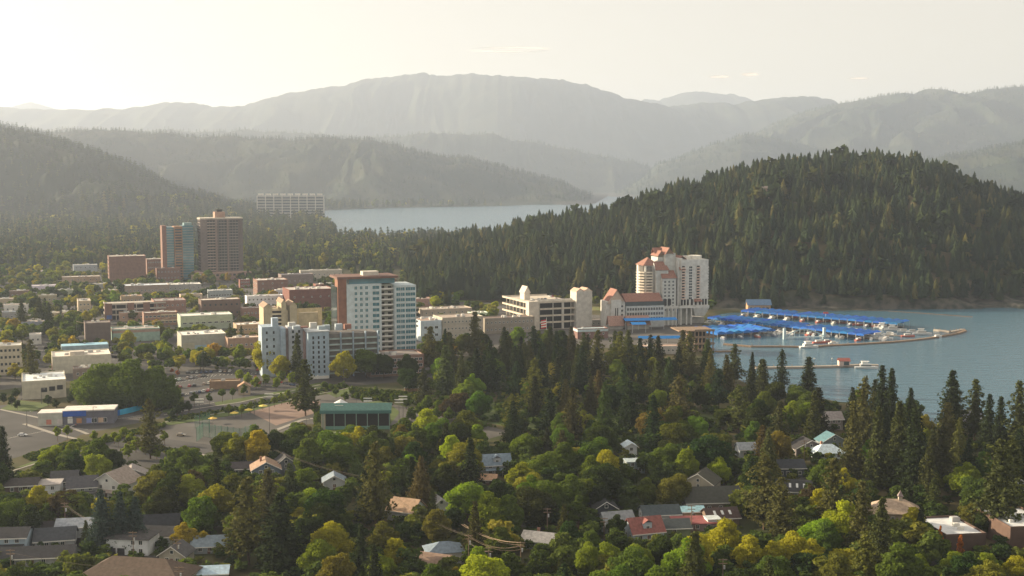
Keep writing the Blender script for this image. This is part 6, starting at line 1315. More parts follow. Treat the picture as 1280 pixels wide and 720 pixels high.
def person_mesh(pose):
    """one continuous small figure grown with a skin modifier, then baked"""
    st = .18 * pose; J = [(0, 0, .95), (0, 0, 1.2), (0, 0, 1.42), (0, 0, 1.52), (0, .0, 1.66), (.09, -.02, .9), (.11, -st * .5, .5), (.12, -st, .06), (-.09, .02, .9), (-.11, st * .5, .5), (-.12, st, .06), (.2, 0, 1.4), (.26, .04 * pose, 1.12), (.27, -.1, .88), (-.2, 0, 1.4), (-.26, -.04, 1.12), (-.27, .08, .88), (.12, -st - .14, .04), (-.12, st - .14, .04)]
    E = [(0, 1), (1, 2), (2, 3), (3, 4), (0, 5), (5, 6), (6, 7), (0, 8), (8, 9), (9, 10), (2, 11), (11, 12), (12, 13), (2, 14), (14, 15), (15, 16), (7, 17), (10, 18)]
    Rr = [.15, .15, .15, .06, .11, .10, .065, .045, .10, .065, .045, .06, .045, .035, .06, .045, .035, .035, .035]
    me_ = bpy.data.meshes.new('person'); me_.from_pydata(J, E, []); o = bpy.data.objects.new('person_tmp', me_); link(o)
    md = o.modifiers.new('s', 'SKIN'); 
    for i, rd in enumerate(Rr): me_.skin_vertices[0].data[i].radius = (rd, rd)
    me_.skin_vertices[0].data[0].use_root = True
    o.modifiers.new('u', 'SUBSURF').levels = 1
    dg = bpy.context.evaluated_depsgraph_get(); ev = o.evaluated_get(dg); out = bpy.data.meshes.new_from_object(ev); bpy.data.objects.remove(o)
    sk = M['skin']; out.materials.clear()
    for m_ in (M['cloth_top'], M['cloth_leg'], sk, M['dark']): out.materials.append(m_)
    for p_ in out.polygons: z = p_.center.z; p_.material_index = 3 if z > 1.70 or z < .07 else 2 if z > 1.46 else 0 if z > .95 and abs(p_.center.x) < .25 else 1 if z < .95 and abs(p_.center.x) < .23 else 2
    return out
M['skin'] = mat('skin', (.42, .26, .18), .6); M['cloth_top'] = mat('shirt_cloth', (1, 1, 1), .9, objcol=True); M['cloth_leg'] = mat('trouser_cloth', (.05, .06, .09), .9)
PM = [person_mesh(.4), person_mesh(1.4)]
for px, py, c, lb in [(95, 534, (.5, .1, .08), 'person in a red top standing at the crossing below the corner shop'), (97.5, 533.5, (.1, .1, .12), 'person in dark clothes beside the red topped person at the crossing'), (60, 527, (.6, .6, .6), 'person in a pale shirt walking in front of the pale shop wall'), (86, 527, (.15, .2, .5), 'person in a blue top in front of the blue shop wall'), (33, 533, (.2, .15, .1), 'person in brown at the left junction corner'), (213, 571, (.1, .25, .6), 'person in a blue shirt on the lower path at the pine'), (216, 573, (.05, .05, .06), 'person in black walking beside the blue shirted person'), (116, 527, (.1, .1, .12), 'person in black standing under the street lamp by the hoarding')]:
    p = G(px, py); o = bpy.data.objects.new('person', random.choice(PM)); o.location = (p.x, p.y, .03); o.rotation_euler.z = random.uniform(0, 6); o.scale = (1.1,) * 3; o.color = (*c, 1); link(o); tag(o, lb, 'person')
# small pieces: hedges, rock kerbs

# ---------------------------------------------------------------- trees one by one: the ones the photo shows clearly
GD = (.040, .060, .018); GM = (.086, .125, .024); GY = (.30, .285, .026); GO = (.13, .13, .03); GYL = (.30, .24, .03); GR = (.072, .058, .034); OR = (.36, .13, .03); GB = (.17, .215, .026)
CD = (.032, .046, .020); CM = (.062, .074, .026); CB = (.095, .096, .034); CL = (.12, .13, .03); CS = (.05, .075, .07)
T_ = [
 ('pine', 470, 550, 33, CB, 'very slender tall brown green pine standing alone left of centre'),
 ('pine', 311, 594, 30, CB, 'left of the twin big pines at lower left, lit brown on its edge', 1.35),
 ('fir', 352, 614, 27, CD, 'broad dark right hand tree of the twin big pines at lower left', 1.7),
 ('pine', 40, 424, 31, CB, 'tall brown pine with bare forked trunks before the white roofed school'),
 ('pine', 188, 498, 28, CB, 'brown pine rising beside the road right of the blue hoarding', 1.1),
 ('pine', 382, 449, 31, CM, 'tall dark pine in front of the pale blue condominium', 1.25),
 ('fir', 6, 532, 28, CD, 'dark conifer cut by the left edge above the neighbourhood'),
 ('fir', 372, 416, 31, CM, 'narrow dark conifer against the pale blue condominium', .9), ('fir', 288, 404, 20, CM, 'dark conifer behind the right end of the bright white roof', .9), ('fir', 302, 407, 17, CM, 'second dark conifer right of the bright white roof', .9),
 ('spruce', 128, 611, 22, CS, 'left and tallest of the three blue spruces', 1.05), ('spruce', 152, 613, 21, CS, 'middle tree of the three blue spruces', .95), ('spruce', 170, 620, 19, CS, 'right tree of the three blue spruces', .95), ('spruce', 108, 650, 9, CM, 'small green spruce at the foot of the blue spruces'),
 ('spruce', 452, 655, 20, CD, 'dark bluish spruce at the bottom left of centre', .8), ('spruce', 541, 612, 17, CM, 'pointed green spruce beside the little white gabled house', .75), ('fir', 588, 547, 22, CD, 'pointed dark conifer left of the two storey blue grey house', 1.3), ('fir', 515, 570, 20, CD, 'dark drooping conifer behind the tan roofed white house', 1.4),
 ('pine', 538, 408, 31, CB, 'leftmost tall pine of the grove, edge lit gold', 1.2), ('pine', 594, 390, 35, CB, 'tallest pine of the grove below the white tower', 1.15), ('fir', 563, 420, 26, CM, 'shaded conifer between the two tallest grove pines'), ('fir', 577, 440, 28, CM, 'slim conifer in the left middle of the grove'), ('fir', 613, 425, 30, CD, 'dark narrow conifer in the grove below the garage'), ('fir', 632, 415, 28, CM, 'conifer below the motel block in the grove'),
 ('fir', 650, 432, 27, CD, 'dark conifer left of the flag in the grove'), ('pine', 688, 408, 30, CM, 'tall pine just right of the red and white flag'), ('pine', 668, 448, 30, CL, 'bright green pyramid conifer in the middle of the grove', 1.35), ('pine', 640, 492, 20, CL, 'light olive pine with lit left side before the bright pyramid conifer', 1.4), ('fir', 722, 430, 28, CM, 'conifer left of the entrance canopy in the grove'), ('pine', 747, 412, 32, CB, 'tall lit pine below the hotel corner tower', 1.1), ('pine', 775, 414, 30, CL, 'broad lit pine beside the tall pine below the hotel corner tower', 1.3), ('fir', 705, 450, 26, CD, 'shaded conifer deep in the grove right of the pyramid conifer'), ('fir', 800, 445, 24, CM, 'small conifer before the blue waterfront canopy'), ('pine', 862, 414, 31, CB, 'tall isolated pine lit gold beside the timber pier deck', 1.15), ('pine', 822, 452, 26, CM, 'olive pine left of the isolated golden pine', 1.3), ('fir', 845, 462, 22, CD, 'dark conifer in front of the isolated golden pine'),
 ('pine', 918, 430, 25, CM, 'pine at the lake edge left of the wooden lower pier', 1.3), ('fir', 940, 440, 19, CD, 'thin pointed conifer at the shore end of the lower pier'), ('pine', 977, 436, 25, CD, 'sparse leggy pine crossing the wooden lower pier', .9), ('fir', 1101, 456, 33, CD, 'pointed dark conifer left of the pair against the lake', .95), ('fir', 1113, 460, 32, CD, 'pointed dark conifer right of the pair against the lake', .95), ('fir', 1137, 484, 25, CD, 'rounded dark conifer just right of the pointed pair'),
 ('fir', 1188, 462, 35, CD, 'tallest dark conifer against the lake at right', 1.2), ('pine', 1218, 474, 30, CM, 'round topped pine right of the tallest lake conifer', 1.2), ('fir', 1235, 492, 26, CD, 'first of the two small conifers left of the edge pine'), ('fir', 1249, 495, 26, CD, 'second of the two small conifers left of the edge pine'), ('pine', 1272, 476, 34, CM, 'tall pine at the right edge against the lake', 1.1),
 ('pine', 1079, 470, 36, CB, 'tall brown lit conifer at the left of the big right hand cluster', .9), ('fir', 1096, 508, 34, CM, 'tall conifer in the middle of the right hand cluster'), ('fir', 1065, 500, 34, CB, 'brown conifer with lit left edge in the right hand cluster', .9), ('fir', 1122, 500, 36, CM, 'olive conifer in the right hand cluster'), ('fir', 1143, 508, 36, CD, 'broad dark conifer at the right of the right hand cluster', 1.2),
 ('pine', 955, 567, 28, CB, 'large lit brown pine right of the dark green hall', 1.4), ('pine', 975, 596, 24, CB, 'second lit brown pine leaning on the large one', 1.4), ('pine', 1040, 572, 30, CB, 'lit pine in front of the bright white roof', 1.1), ('pine', 1075, 600, 30, CB, 'lit brown pine below the right hand cluster'), ('fir', 1100, 620, 28, CM, 'dark green conifer above the yellow tree at right'), ('pine', 1080, 662, 20, CL, 'olive pine at the bottom right of centre', 1.3),
 ('pine', 1247, 548, 36, CM, 'big sunlit pine at lower right, taller of the two', 1.2), ('pine', 1262, 545, 33, CM, 'wide pine touching the big sunlit pine at lower right', 1.2), ('spruce', 1150, 630, 16, CD, 'dark spruce right of the tan shingled lodge', .8),
 ('dome', 128, 451, 26, GM, 'left part of the huge round dark green tree by the road', 1.0), ('dome', 165, 449, 27, GM, 'huge round dark green tree by the road', 1.15), ('dome', 198, 457, 24, GM, 'right part of the huge round dark green tree by the road', .9),
 ('broadleaf', 430, 438, 20, GY, 'yellow green tree at the foot of the pale blue condominium', 1.0), ('broadleaf', 458, 434, 20, GM, 'round green tree right of the yellow green tree below the condominium', 1.25), ('broadleaf', 480, 440, 17, GD, 'shaded green tree before the long brick podium', 1.1), ('broadleaf', 510, 442, 18, GD, 'dark tree left of the leftmost grove pine', 1.1), ('broadleaf', 575, 490, 13, GR, 'reddish brown bush like tree under the grove pines', 1.6), ('broadleaf', 560, 498, 11, GR, 'second reddish bush like tree under the grove pines', 1.4),
 ('broadleaf', 332, 425, 23, GY, 'yellow green tree left of the condominium stair head', 1.0), ('broadleaf', 352, 443, 17, GY, 'small golden green tree below the blue condominium left slab'), ('broadleaf', 300, 430, 14, GB, 'green tree above the kiosk'), ('broadleaf', 262, 433, 12, GY, 'light tree left of the kiosk trees'), ('broadleaf', 245, 436, 12, GY, 'round light green tree before the painted mural wall'), ('broadleaf', 210, 432, 13, GB, 'round tree left of the bright white roofed hall'),
 ('broadleaf', 65, 556, 13, GB, 'light green round tree right of the dark edge conifer', 1.1), ('broadleaf', 82, 560, 12, GM, 'darker round tree touching the light green round tree', 1.0), ('broadleaf', 125, 548, 16, GM, 'big round tree between the road and the tall white gabled house', 1.15), ('broadleaf', 143, 560, 12, GD, 'darker tree right of the big round road tree'), ('columnar', 151, 558, 9, GB, 'slim upright tree right of the big round road tree'),
 ('broadleaf', 50, 606, 13, GY, 'light olive round tree before the modern white house', 1.1), ('broadleaf', 82, 610, 13, GR, 'brownish round tree beside the pole at left', 1.1), ('broadleaf', 14, 622, 14, GM, 'dark round tree at the left edge', 1.2), ('broadleaf', 38, 630, 13, GD, 'dark red green tree left of the brownish round tree', 1.1),
 ('broadleaf', 232, 651, 10, GYL, 'bright yellow tree above the beige cottage', 1.2), ('broadleaf', 253, 662, 7, GYL, 'small yellow tree right of the bright yellow tree'), ('broadleaf', 190, 588, 15, GO, 'olive tree right of the blue spruces', 1.2), ('broadleaf', 213, 580, 15, GD, 'dark green tree behind the olive tree', 1.2), ('broadleaf', 238, 585, 15, GR, 'brown green tree in the broad cluster left of the craftsman house', 1.3), ('broadleaf', 262, 580, 14, GM, 'green tree below the court fence', 1.2),
 ('broadleaf', 320, 530, 15, GM, 'dark round tree under the green court fence', 1.1), ('broadleaf', 345, 535, 13, GD, 'dark tree above the craftsman house'), ('broadleaf', 372, 528, 15, GM, 'broad round tree behind the craftsman house', 1.3), ('columnar', 395, 538, 12, GM, 'left of two upright trees before the pavilion', 1.6), ('columnar', 408, 540, 12, GM, 'right of two upright trees before the pavilion', 1.6), ('broadleaf', 450, 532, 14, GY, 'sunlit tree directly before the pavilion', 1.1), ('broadleaf', 432, 540, 14, GY, 'yellow green tree left of the slender pine'),
 ('broadleaf', 412, 652, 16, GY, 'bright yellow green tree right of the twin big pines', 1.1), ('broadleaf', 400, 672, 14, GB, 'green tree under the bright one right of the twin pines', 1.1), ('broadleaf', 495, 672, 13, GY, 'light tree left of the blue grey hipped roof', 1.2), ('broadleaf', 478, 690, 12, GB, 'green tree at the bottom left of the brown front wing'), ('broadleaf', 570, 708, 7, GYL, 'small vivid yellow tree at the bottom centre'),
 ('broadleaf', 612, 613, 18, GB, 'big rim lit tree behind the power cables at centre', 1.15), ('broadleaf', 635, 618, 17, GM, 'dark right half of the big tree behind the power cables', 1.1), ('broadleaf', 688, 597, 17, GM, 'large round tree left of the dark street pole', 1.2), ('broadleaf', 712, 592, 16, GM, 'taller dark tree behind the large round tree', 1.2), ('columnar', 723, 614, 15, GM, 'upright oval tree right of the dark street pole', 2.0), ('broadleaf', 705, 552, 17, GM, 'round green tree in the middle of the centre woods', 1.1), ('broadleaf', 652, 580, 12, GY, 'light green round tree right of the blue grey house', 1.1),
 ('broadleaf', 758, 560, 17, GY, 'willowy yellow green tree left of the narrow white house', .9), ('broadleaf', 748, 552, 14, GY, 'feathery light tree above the willowy tree', .8), ('broadleaf', 832, 552, 17, GM, 'round tree right of the narrow white house', 1.0), ('broadleaf', 858, 560, 17, GB, 'lit leafy tree left of the large dark green tree', .95), ('broadleaf', 886, 540, 21, (.03, .062, .022), 'large dark emerald green tree right of centre', 1.1), ('broadleaf', 842, 590, 15, GO, 'droopy olive tree before the beige gabled house', 1.1), ('broadleaf', 750, 603, 12, CD, 'dark tree above the black house'), ('broadleaf', 770, 642, 10, GD, 'dark bushy tree left of the faded red roof', 1.0),
 ('broadleaf', 970, 536, 17, (.17, .14, .03), 'golden olive tree in the right middle woods', 1.0), ('broadleaf', 990, 500, 17, GB, 'bright green topped tree below the wooden lower pier', 1.0), ('broadleaf', 1005, 505, 14, GM, 'tree right of the bright green topped tree'), ('broadleaf', 1055, 583, 14, GY, 'yellow green tree in front of the teal roofed house', 1.0), ('broadleaf', 1025, 610, 15, GY, 'yellow green tree left of the bottom pines at right', 1.1), ('broadleaf', 1010, 603, 13, GR, 'brown topped tree beside the four skylight house', 1.0),
 ('broadleaf', 870, 666, 15, GY, 'leftmost yellow green tree of the bright bottom row', 1.1), ('broadleaf', 905, 648, 17, GY, 'tallest yellow green tree of the bright bottom row', 1.2), ('broadleaf', 935, 668, 15, GY, 'third yellow green tree of the bright bottom row', 1.1), ('broadleaf', 962, 672, 14, GY, 'fourth yellow green tree of the bright bottom row', 1.1), ('broadleaf', 990, 664, 15, GY, 'fifth yellow green tree of the bright bottom row', 1.1), ('broadleaf', 1015, 672, 14, GY, 'sixth yellow green tree of the bright bottom row', 1.1), ('broadleaf', 1052, 682, 12, GY, 'last low yellow green tree at the right of the bright bottom row', 1.1),
 ('broadleaf', 735, 677, 13, GB, 'left small round tree of the street row at the bottom', .9), ('broadleaf', 762, 676, 12, GB, 'second small round tree of the street row at the bottom', .9), ('broadleaf', 800, 678, 13, GB, 'third small round tree of the street row at the bottom', .9), ('broadleaf', 826, 664, 15, GD, 'dark oval tree right of the faded red roof house', .8), ('spruce', 700, 698, 9, CM, 'small spruce at the bottom edge of the centre', .9),
 ('columnar', 1174, 652, 12, OR, 'bright orange columnar tree left of the curved white roof', 1.0), ('columnar', 1200, 665, 10, OR, 'smaller orange columnar tree before the curved white roof', 1.1), ('broadleaf', 1140, 633, 13, GY, 'yellow tree before the tan shingled lodge', 1.1), ('broadleaf', 1212, 628, 10, GO, 'olive tree behind the curved white roof', 1.2), ('broadleaf', 1205, 575, 16, GB, 'pale topped round tree at right among the pines', 1.2), ('broadleaf', 1228, 640, 9, GD, 'dark shrub like tree between the white roofs'),
 ('broadleaf', 1155, 515, 17, (.22, .2, .04), 'yellow topped tree against the water right of the dark cluster', .6), ('broadleaf', 1148, 692, 12, GB, 'green tree at the bottom below the orange tree', 1.1), ('broadleaf', 1195, 690, 12, GB, 'green tree below the smaller orange tree', 1.1), ('broadleaf', 1232, 690, 12, GB, 'green tree at the foot of the big sunlit pine', 1.1), ('broadleaf', 1275, 692, 12, GY, 'light tree in the bottom right corner', 1.1),
 ('broadleaf', 128, 398, 13, GY, 'lit yellow green tree below the parking ramp', 1.2), ('broadleaf', 100, 395, 15, GM, 'dark hedge like tree below the cream block', 1.3), ('broadleaf', 86, 408, 15, GM, 'dark clipped looking tree left of the dark gable hall', 1.2), ('broadleaf', 160, 412, 14, GY, 'golden round tree left of the mural building', 1.0), ('broadleaf', 180, 428, 13, GM, 'dark round tree right of the golden round tree', 1.2), ('broadleaf', 198, 404, 12, GO, 'round olive tree right of the mural building', 1.2), ('broadleaf', 237, 366, 12, GY, 'light green tree above the pale green market hall', 1.2),
 ('fir', 28, 374, 27, CM, 'dark conifer left of the pair at far left', 1.2), ('fir', 50, 372, 27, CM, 'wide dark conifer at far left below the woods', 1.4), ('fir', 62, 378, 25, CM, 'right dark conifer of the far left clump', 1.1),
]
for e in T_:
    k, px, yt, h, col, lb = e[:6]; wd = e[6] if len(e) > 6 else 1.0
    if not any(w_ in lb for w_ in ('tree', 'pine', 'conifer', 'spruce')): lb += ' tree'
    treepx(k, px, yt, h, col, lb, wide=wd)
# little round street trees in rows by the parking lot and the park
for q in ((287, 335, 598, 690), (328, 380, 618, 705), (458, 484, 552, 655), (105, 185, 615, 672), (935, 1000, 570, 665), (1228, 1275, 550, 655), (112, 218, 455, 508), (1060, 1150, 500, 600), (30, 50, 425, 480), (178, 198, 500, 560), (372, 392, 450, 510)): protect(*q)
def row_trees(pts, h, col, label, group, kind='street'):
    for px, yb in pts:
        p = G(px, yb); plant(kind, p.x, p.y, h * random.uniform(.9, 1.1), col, label, group)
row_trees([(243, 508), (262, 507), (278, 503), (291, 500), (305, 497)], 8.5, GM, 'small round street tree in the row below the parking lot', 'street trees below the parking lot')
row_trees([(286, 520), (302, 521), (313, 517), (328, 512), (343, 509), (352, 506), (360, 503)], 7.5, GB, 'small round tree among the yellow parasols', 'small trees among the parasols')
row_trees([(406, 492), (414, 493), (420, 498), (430, 490), (446, 504), (454, 507), (464, 500), (478, 508)], 8, GM, 'young oval tree planted behind the green roofed pavilion', 'young trees behind the pavilion')
row_trees([(118, 556), (132, 558), (143, 555), (148, 560), (155, 552), (163, 560), (72, 552), (84, 550), (206, 556)], 7.5, GB, 'young light green tree on the median by the junction', 'young trees on the junction median')
row_trees([(215, 468), (222, 472), (320, 478), (325, 484)], 5, (.3, .1, .04), 'small rusty orange tree at the edge of the parking lot', 'rusty trees at the parking lot')
row_trees([(530, 538), (540, 540), (555, 541), (500, 545), (515, 546)], 6, GB, 'young tree by the drive right of the pavilion', 'young trees by the drive')

row_trees([(222, 521), (228, 517), (236, 516), (216, 526)], 7, GD, 'dark bushy tree at the bend of the avenue beside the green court fence', 'dark bushes at the avenue bend', 'town_broadleaf')
row_trees([(170, 566), (182, 569), (196, 574), (230, 575), (244, 577), (160, 574), (100, 566), (90, 572), (108, 575)], 7.5, GB, 'light green tree between the lower park lot and the houses', 'trees between park lot and houses', 'town_broadleaf')
row_trees([(380, 505), (392, 500), (370, 510), (395, 518), (398, 530), (440, 494), (432, 503), (470, 495), (484, 500), (492, 506), (500, 500)], 6.5, GM, 'small leafy tree on the lawns round the park pavilion', 'small trees round the pavilion', 'town_broadleaf')
row_trees([(310, 482), (320, 487), (332, 483), (345, 487), (300, 478), (352, 478), (365, 481)], 8, GB, 'leafy tree between the kiosk and the pale blue condominium', 'trees between kiosk and condominium', 'town_broadleaf')
row_trees([(15, 508), (22, 512), (5, 505), (60, 508), (70, 512), (88, 505), (92, 498), (20, 498)], 6.5, GD, 'dark shrubby tree round the white roofed school building', 'shrubby trees round the school', 'town_broadleaf')
row_trees([(515, 528), (525, 524), (545, 527), (560, 530), (508, 512), (535, 515), (548, 520)], 9, GM, 'leafy tree along the drive right of the pavilion', 'leafy trees along the drive', 'town_broadleaf')

# ---------------------------------------------------------------- fills: woods and street trees between the named ones
def zone_text(px, yb):
    if yb < 560 and px > 500:
        return 'in the shaded grove below the hotel' if px < 890 else 'in the lakeshore woods at right'
    a = 'left' if px < 260 else 'centre left' if px < 520 else 'centre' if px < 780 else 'centre right' if px < 1020 else 'right'
    return 'in the %s of the leafy neighbourhood %s' % (a, 'at the front' if yb > 660 else 'behind its front row')
AVOID = [gp(q) for q in ([(-60, 512), (60, 512), (225, 497), (380, 470), (440, 460), (470, 500), (500, 508), (575, 524), (605, 542), (560, 548), (480, 545), (300, 572), (200, 590), (60, 600), (-60, 600)],)]
def clear(x, y, rad, h, yb, hidefrac=.2):
    for f in FOOT:
        if abs(f[0][0] - x) < 120 and abs(f[0][1] - y) < 120 and float(poly_sd(np.array([x]), np.array([y]), f)[0]) < rad * .55: return False
    s = SC(yb); px, _ = PX(x, y); x0, x1 = px - rad * s * .85, px + rad * s * .85; y0 = yb - h * s * .93
    for a, b_, c, d in PROT:
        if d <= yb - 1 and x1 > a + 1 and x0 < b_ - 1 and y0 < d - 2 and yb > c: return False
    return True
def fill(poly, n_try, gap, kinds, label, cap, hr, cols, wide=(1, 1.25), keep=None):
    P = gp(poly); xs = [p[0] for p in P]; ys_ = [p[1] for p in P]; cnt = 0
    C_ = rng.uniform([min(xs), min(ys_)], [max(xs), max(ys_)], (n_try, 2))
    sd = poly_sd(C_[:, 0], C_[:, 1], P); lk = poly_sd(C_[:, 0], C_[:, 1], LAKE_NEAR)
    av = np.min([poly_sd(C_[:, 0], C_[:, 1], a) for a in AVOID], 0)
    for (x, y), s_, l_, a_ in zip(C_, sd, lk, av):
        if cnt >= cap: break
        if s_ > 0 or l_ < 5 or a_ < 3: continue
        h = random.uniform(*hr); kd = random.choice(kinds); hp = PROTO[kd][0][0]; w_ = random.uniform(*wide)
        px, py = PX(x, y)
        if px < -60 or px > 1340: continue
        rad = {'broadleaf': 6, 'town_broadleaf': 5, 'pine': 3.6, 'fir': 4, 'town_conifer': 3.6, 'spruce': 4}.get(kd, 5) * h / hp * w_
        if any((x - tx) ** 2 + (y - ty) ** 2 < (gap * (rad + tr * .9 + (1 if kd != 'fir' else 0))) ** 2 for tx, ty, tr in TREES if abs(y - ty) < 22): continue
        if not clear(x, y, rad, h, py): continue
        col = random.choice(cols); col = tuple(c * random.uniform(.85, 1.2) for c in col); tone = 'yellow green' if col[0] > .12 else 'olive' if col[0] > .07 else 'dark green' if col[1] < .075 else 'green'
        z = zone_text(px, py) if label is None else label
        kw = 'conifer' if kd in ('pine', 'fir', 'town_conifer', 'spruce') else 'broadleaf tree'
        plant(kd, x, y, h, col, '%s %s %s' % (tone, kw, z), '%s %ss %s' % (tone, kw, z), wide=w_); TREES[-1] = (x, y, rad); cnt += 1
    return cnt
GROVE = [(500, 470), (540, 440), (600, 428), (680, 426), (716, 432), (740, 440), (800, 452), (868, 462), (915, 486), (985, 496), (1060, 508), (1125, 517), (1160, 535), (1280, 545), (1380, 560), (1380, 640), (1000, 600), (860, 580), (700, 560), (560, 535), (515, 505)]
HOODS = [(-120, 602), (60, 594), (170, 588), (300, 575), (390, 552), (480, 548), (620, 560), (700, 562), (860, 570), (1000, 600), (1400, 640), (1400, 830), (-120, 830)]
c1 = fill(GROVE, 1500, .82, ['pine', 'fir', 'fir'], None, 75, (20, 29), [CD, CD, CM, CM, CB], wide=(1.05, 1.45))
c2 = fill(GROVE, 5000, .72, ['broadleaf'], None, 75, (11, 17), [GD, GD, GM, GM, GB, GO])
c3 = fill(HOODS, 400, .9, ['pine', 'fir', 'spruce'], None, 26, (15, 26), [CD, CM, CB, CM])
c4 = fill(HOODS, 9000, .66, ['broadleaf'], None, 140, (12, 19), [GD, GM, GM, GB, GY, GO, GM, GD, GO, GB, GD])
TOWN = [(-60, 345), (250, 340), (540, 362), (620, 392), (600, 440), (520, 460), (330, 465), (100, 470), (-60, 500)]
c5 = fill(TOWN, 8000, .6, ['town_broadleaf'], 'between the downtown blocks', 255, (9, 16), [GM, GY, GB, GYL, GD])
c6 = fill(TOWN, 900, .7, ['town_conifer'], 'between the downtown blocks', 32, (15, 24), [CD, CM])
print('fills', c1, c2, c3, c4, c5, c6, 'objects', len(C.objects))
# edge of town woods, far side: too many to tell apart
def belt(name, label, poly, n, hr, variants, material, gap_mask=None, frac=1, wide=1.1, mu=.5, low=False):
    P = gp(poly); xs = [p[0] for p in P]; ys_ = [p[1] for p in P]
    q = rng.uniform([min(xs), min(ys_)], [max(xs), max(ys_)], (n, 2)); ok = (poly_sd(q[:, 0], q[:, 1], P) < 0) & (poly_sd(q[:, 0], q[:, 1], LAKE_NEAR) > 4) & (poly_sd(q[:, 0], q[:, 1], LAKE_FAR) > 6)
    for a in AVOID: ok &= poly_sd(q[:, 0], q[:, 1], a) > 1
    for f in FOOT: ok &= poly_sd(q[:, 0], q[:, 1], f) > (1.0 if low else 4)
    q = q[ok]; z = terrain(q[:, 0], q[:, 1]); hs = rng.uniform(*hr, len(q)); pp = np.stack([q[:, 0], q[:, 1], np.maximum(z, -.5) - .3], 1)
    if not low:
        k = np.array([all(not (d <= py - 1 and px + 4 > a and px - 4 < b_ and py - h_ * SC(py) * .9 < d - 2 and py > c) for a, b_, c, d in PROT) for (px, py), h_ in (((PX(a_[0], a_[1])), b2) for a_, b2 in zip(q, hs))])
        pp = pp[k]; hs = hs[k]
    if len(pp): wood(name, label, 'trees', pp, hs, variants, material, np.clip(rng.normal(mu, .25, len(pp)), 0, 1), wide)
BLOB2 = [blob_tree(160, rgf) for _ in range(4)]
EDGE = [(-250, 300), (560, 305), (560, 318), (640, 330), (600, 372), (540, 368), (480, 352), (250, 341), (-60, 344), (-250, 352)]
belt('town_edge_grove', 'leafy green trees crowding the flat ground just behind the town', EDGE, 3600, (8, 16), BLOB2, M['canopy'])
belt('town_edge_conifers', 'mixed conifers rising through the trees just behind the town', EDGE, 1500, (15, 29), FIN, M['forest'], wide=1.1, mu=.45)
belt('hill_foot_grove', 'round trees lining the golf lawn at the foot of the wooded hill', [(545, 352), (600, 360), (700, 372), (780, 380), (900, 388), (905, 391), (760, 384), (640, 380), (560, 366)], 500, (7, 14), BLOB2, M['canopy'])
def cards_small(n, rg):
    P, N = crown_points(1.0, .42, rg, 14, n, base=.02)
    return cards(P, .075, rg, N, 1.2), quads(n)
belt('garden_trees', 'smaller leafy trees filling the gaps in the neighbourhood canopy', HOODS, 1300, (6, 13), [(cards_small(900, rgf)) for _ in range(4)], M['canopy'], mu=.4, wide=1.3)
belt('undergrowth', 'low dark shrubs and hedges under the neighbourhood trees', [(-120, 590), (390, 552), (480, 545), (700, 556), (500, 520), (520, 470), (620, 440), (740, 444), (868, 458), (1060, 512), (1400, 560), (1400, 860), (-120, 860)], 11000, (1.2, 5.5), BLOB, M['canopy'], low=True, wide=1.5, mu=.3)
belt('downtown_greenery', 'more leafy trees crowded between the downtown blocks', TOWN, 3200, (6, 13), BLOB2, M['canopy'], mu=.5, wide=1.1)
AV_ = AVOID; AVOID = []
for pts_ in ([(95, 558), (206, 530), (206, 534), (100, 563)], [(205, 524), (300, 508), (430, 480), (436, 484), (300, 514), (208, 530)], [(30, 572), (95, 552), (95, 556), (40, 577)], [(150, 552), (165, 552), (255, 572), (240, 575)], [(395, 512), (402, 512), (402, 546), (392, 546)], [(440, 486), (520, 492), (520, 506), (440, 498)], [(195, 508), (228, 500), (228, 506), (200, 513)]):
    belt('hedge', 'low clipped hedges and shrubs along the avenue verges and medians', pts_, 2600, (.9, 2.2), BLOB, M['canopy'], low=True, wide=1.4, mu=.35)
AVOID = AV_
belt('garden_shrubs', 'small shrubs along the streets and lots of the town', TOWN, 1500, (1.5, 4.5), BLOB, M['canopy'], low=True, wide=1.3, mu=.5)

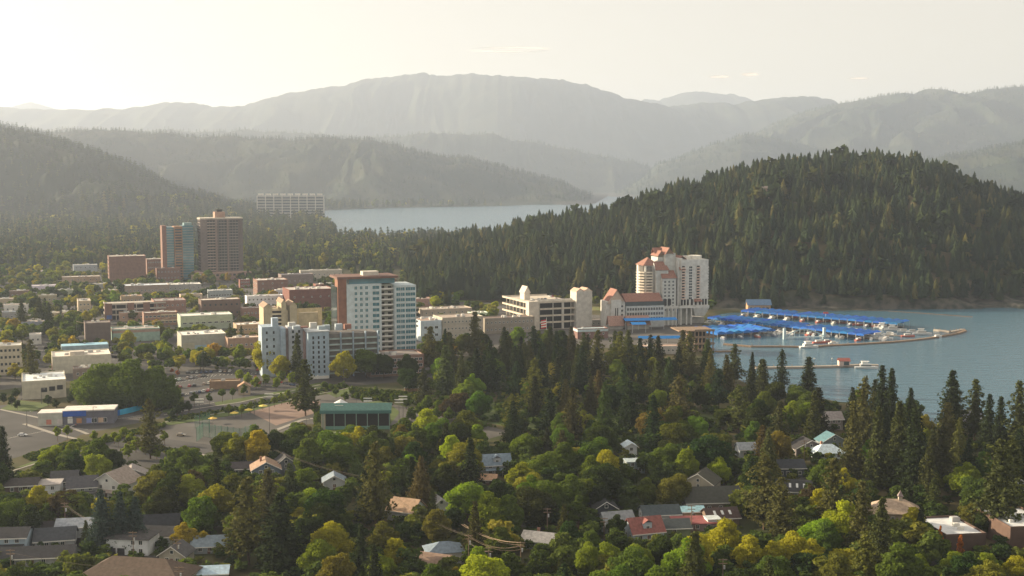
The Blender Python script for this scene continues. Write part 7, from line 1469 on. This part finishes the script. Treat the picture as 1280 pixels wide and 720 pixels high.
# three faint streaks of cloud far beyond the haze
cm = bpy.data.materials.new('thin_cloud'); cm.use_nodes = True; n_ = cm.node_tree.nodes; l_ = cm.node_tree.links; n_.remove(n_['Principled BSDF'])
tc_ = n_.new('ShaderNodeTexCoord'); nz_ = n_.new('ShaderNodeTexNoise'); nz_.inputs['Scale'].default_value = .0035; nz_.inputs['Detail'].default_value = 6; l_.new(tc_.outputs['Object'], nz_.inputs['Vector'])
lw_ = n_.new('ShaderNodeLayerWeight'); lw_.inputs['Blend'].default_value = .35; iv_ = n_.new('ShaderNodeMath'); iv_.operation = 'SUBTRACT'; iv_.inputs[0].default_value = 1; l_.new(lw_.outputs['Facing'], iv_.inputs[1])
pw_ = n_.new('ShaderNodeMath'); pw_.operation = 'POWER'; l_.new(iv_.outputs[0], pw_.inputs[0]); pw_.inputs[1].default_value = 4.0
mu_ = n_.new('ShaderNodeMath'); mu_.operation = 'MULTIPLY'; l_.new(pw_.outputs[0], mu_.inputs[0]); l_.new(nz_.outputs['Fac'], mu_.inputs[1])
tr_ = n_.new('ShaderNodeBsdfTransparent'); df_ = n_.new('ShaderNodeBsdfTranslucent'); df_.inputs[0].default_value = (.72, .62, .54, 1); mx_ = n_.new('ShaderNodeMixShader')
l_.new(mu_.outputs[0], mx_.inputs[0]); l_.new(tr_.outputs[0], mx_.inputs[1]); l_.new(df_.outputs[0], mx_.inputs[2]); l_.new(mx_.outputs[0], n_['Material Output'].inputs['Surface'])
for px, py, w_, h_ in ((637, 62, 950, 70), (896, 96, 260, 60), (934, 93, 220, 70), (1068, 98, 260, 50)):
    V_ = []; F_ = []; nu, nv = 24, 12
    for i in range(nv + 1):
        for j in range(nu): a = math.pi * i / nv; c_ = 2 * math.pi * j / nu; V_.append((math.sin(a) * math.cos(c_) * w_, math.sin(a) * math.sin(c_) * w_ * .5, math.cos(a) * h_))
    for i in range(nv):
        for j in range(nu): F_.append((i * nu + j, (i + 1) * nu + j, (i + 1) * nu + (j + 1) % nu, i * nu + (j + 1) % nu))
    o = link(bpy.data.objects.new('cloud', np_mesh('cloud', V_, F_, [cm], smooth=True))); o.location = ((px - 640) / FPX * 27000, 27000, CAM_H + 27000 * math.tan(math.atan((360 - py) / FPX) - TH)); tag(o, kind='stuff')
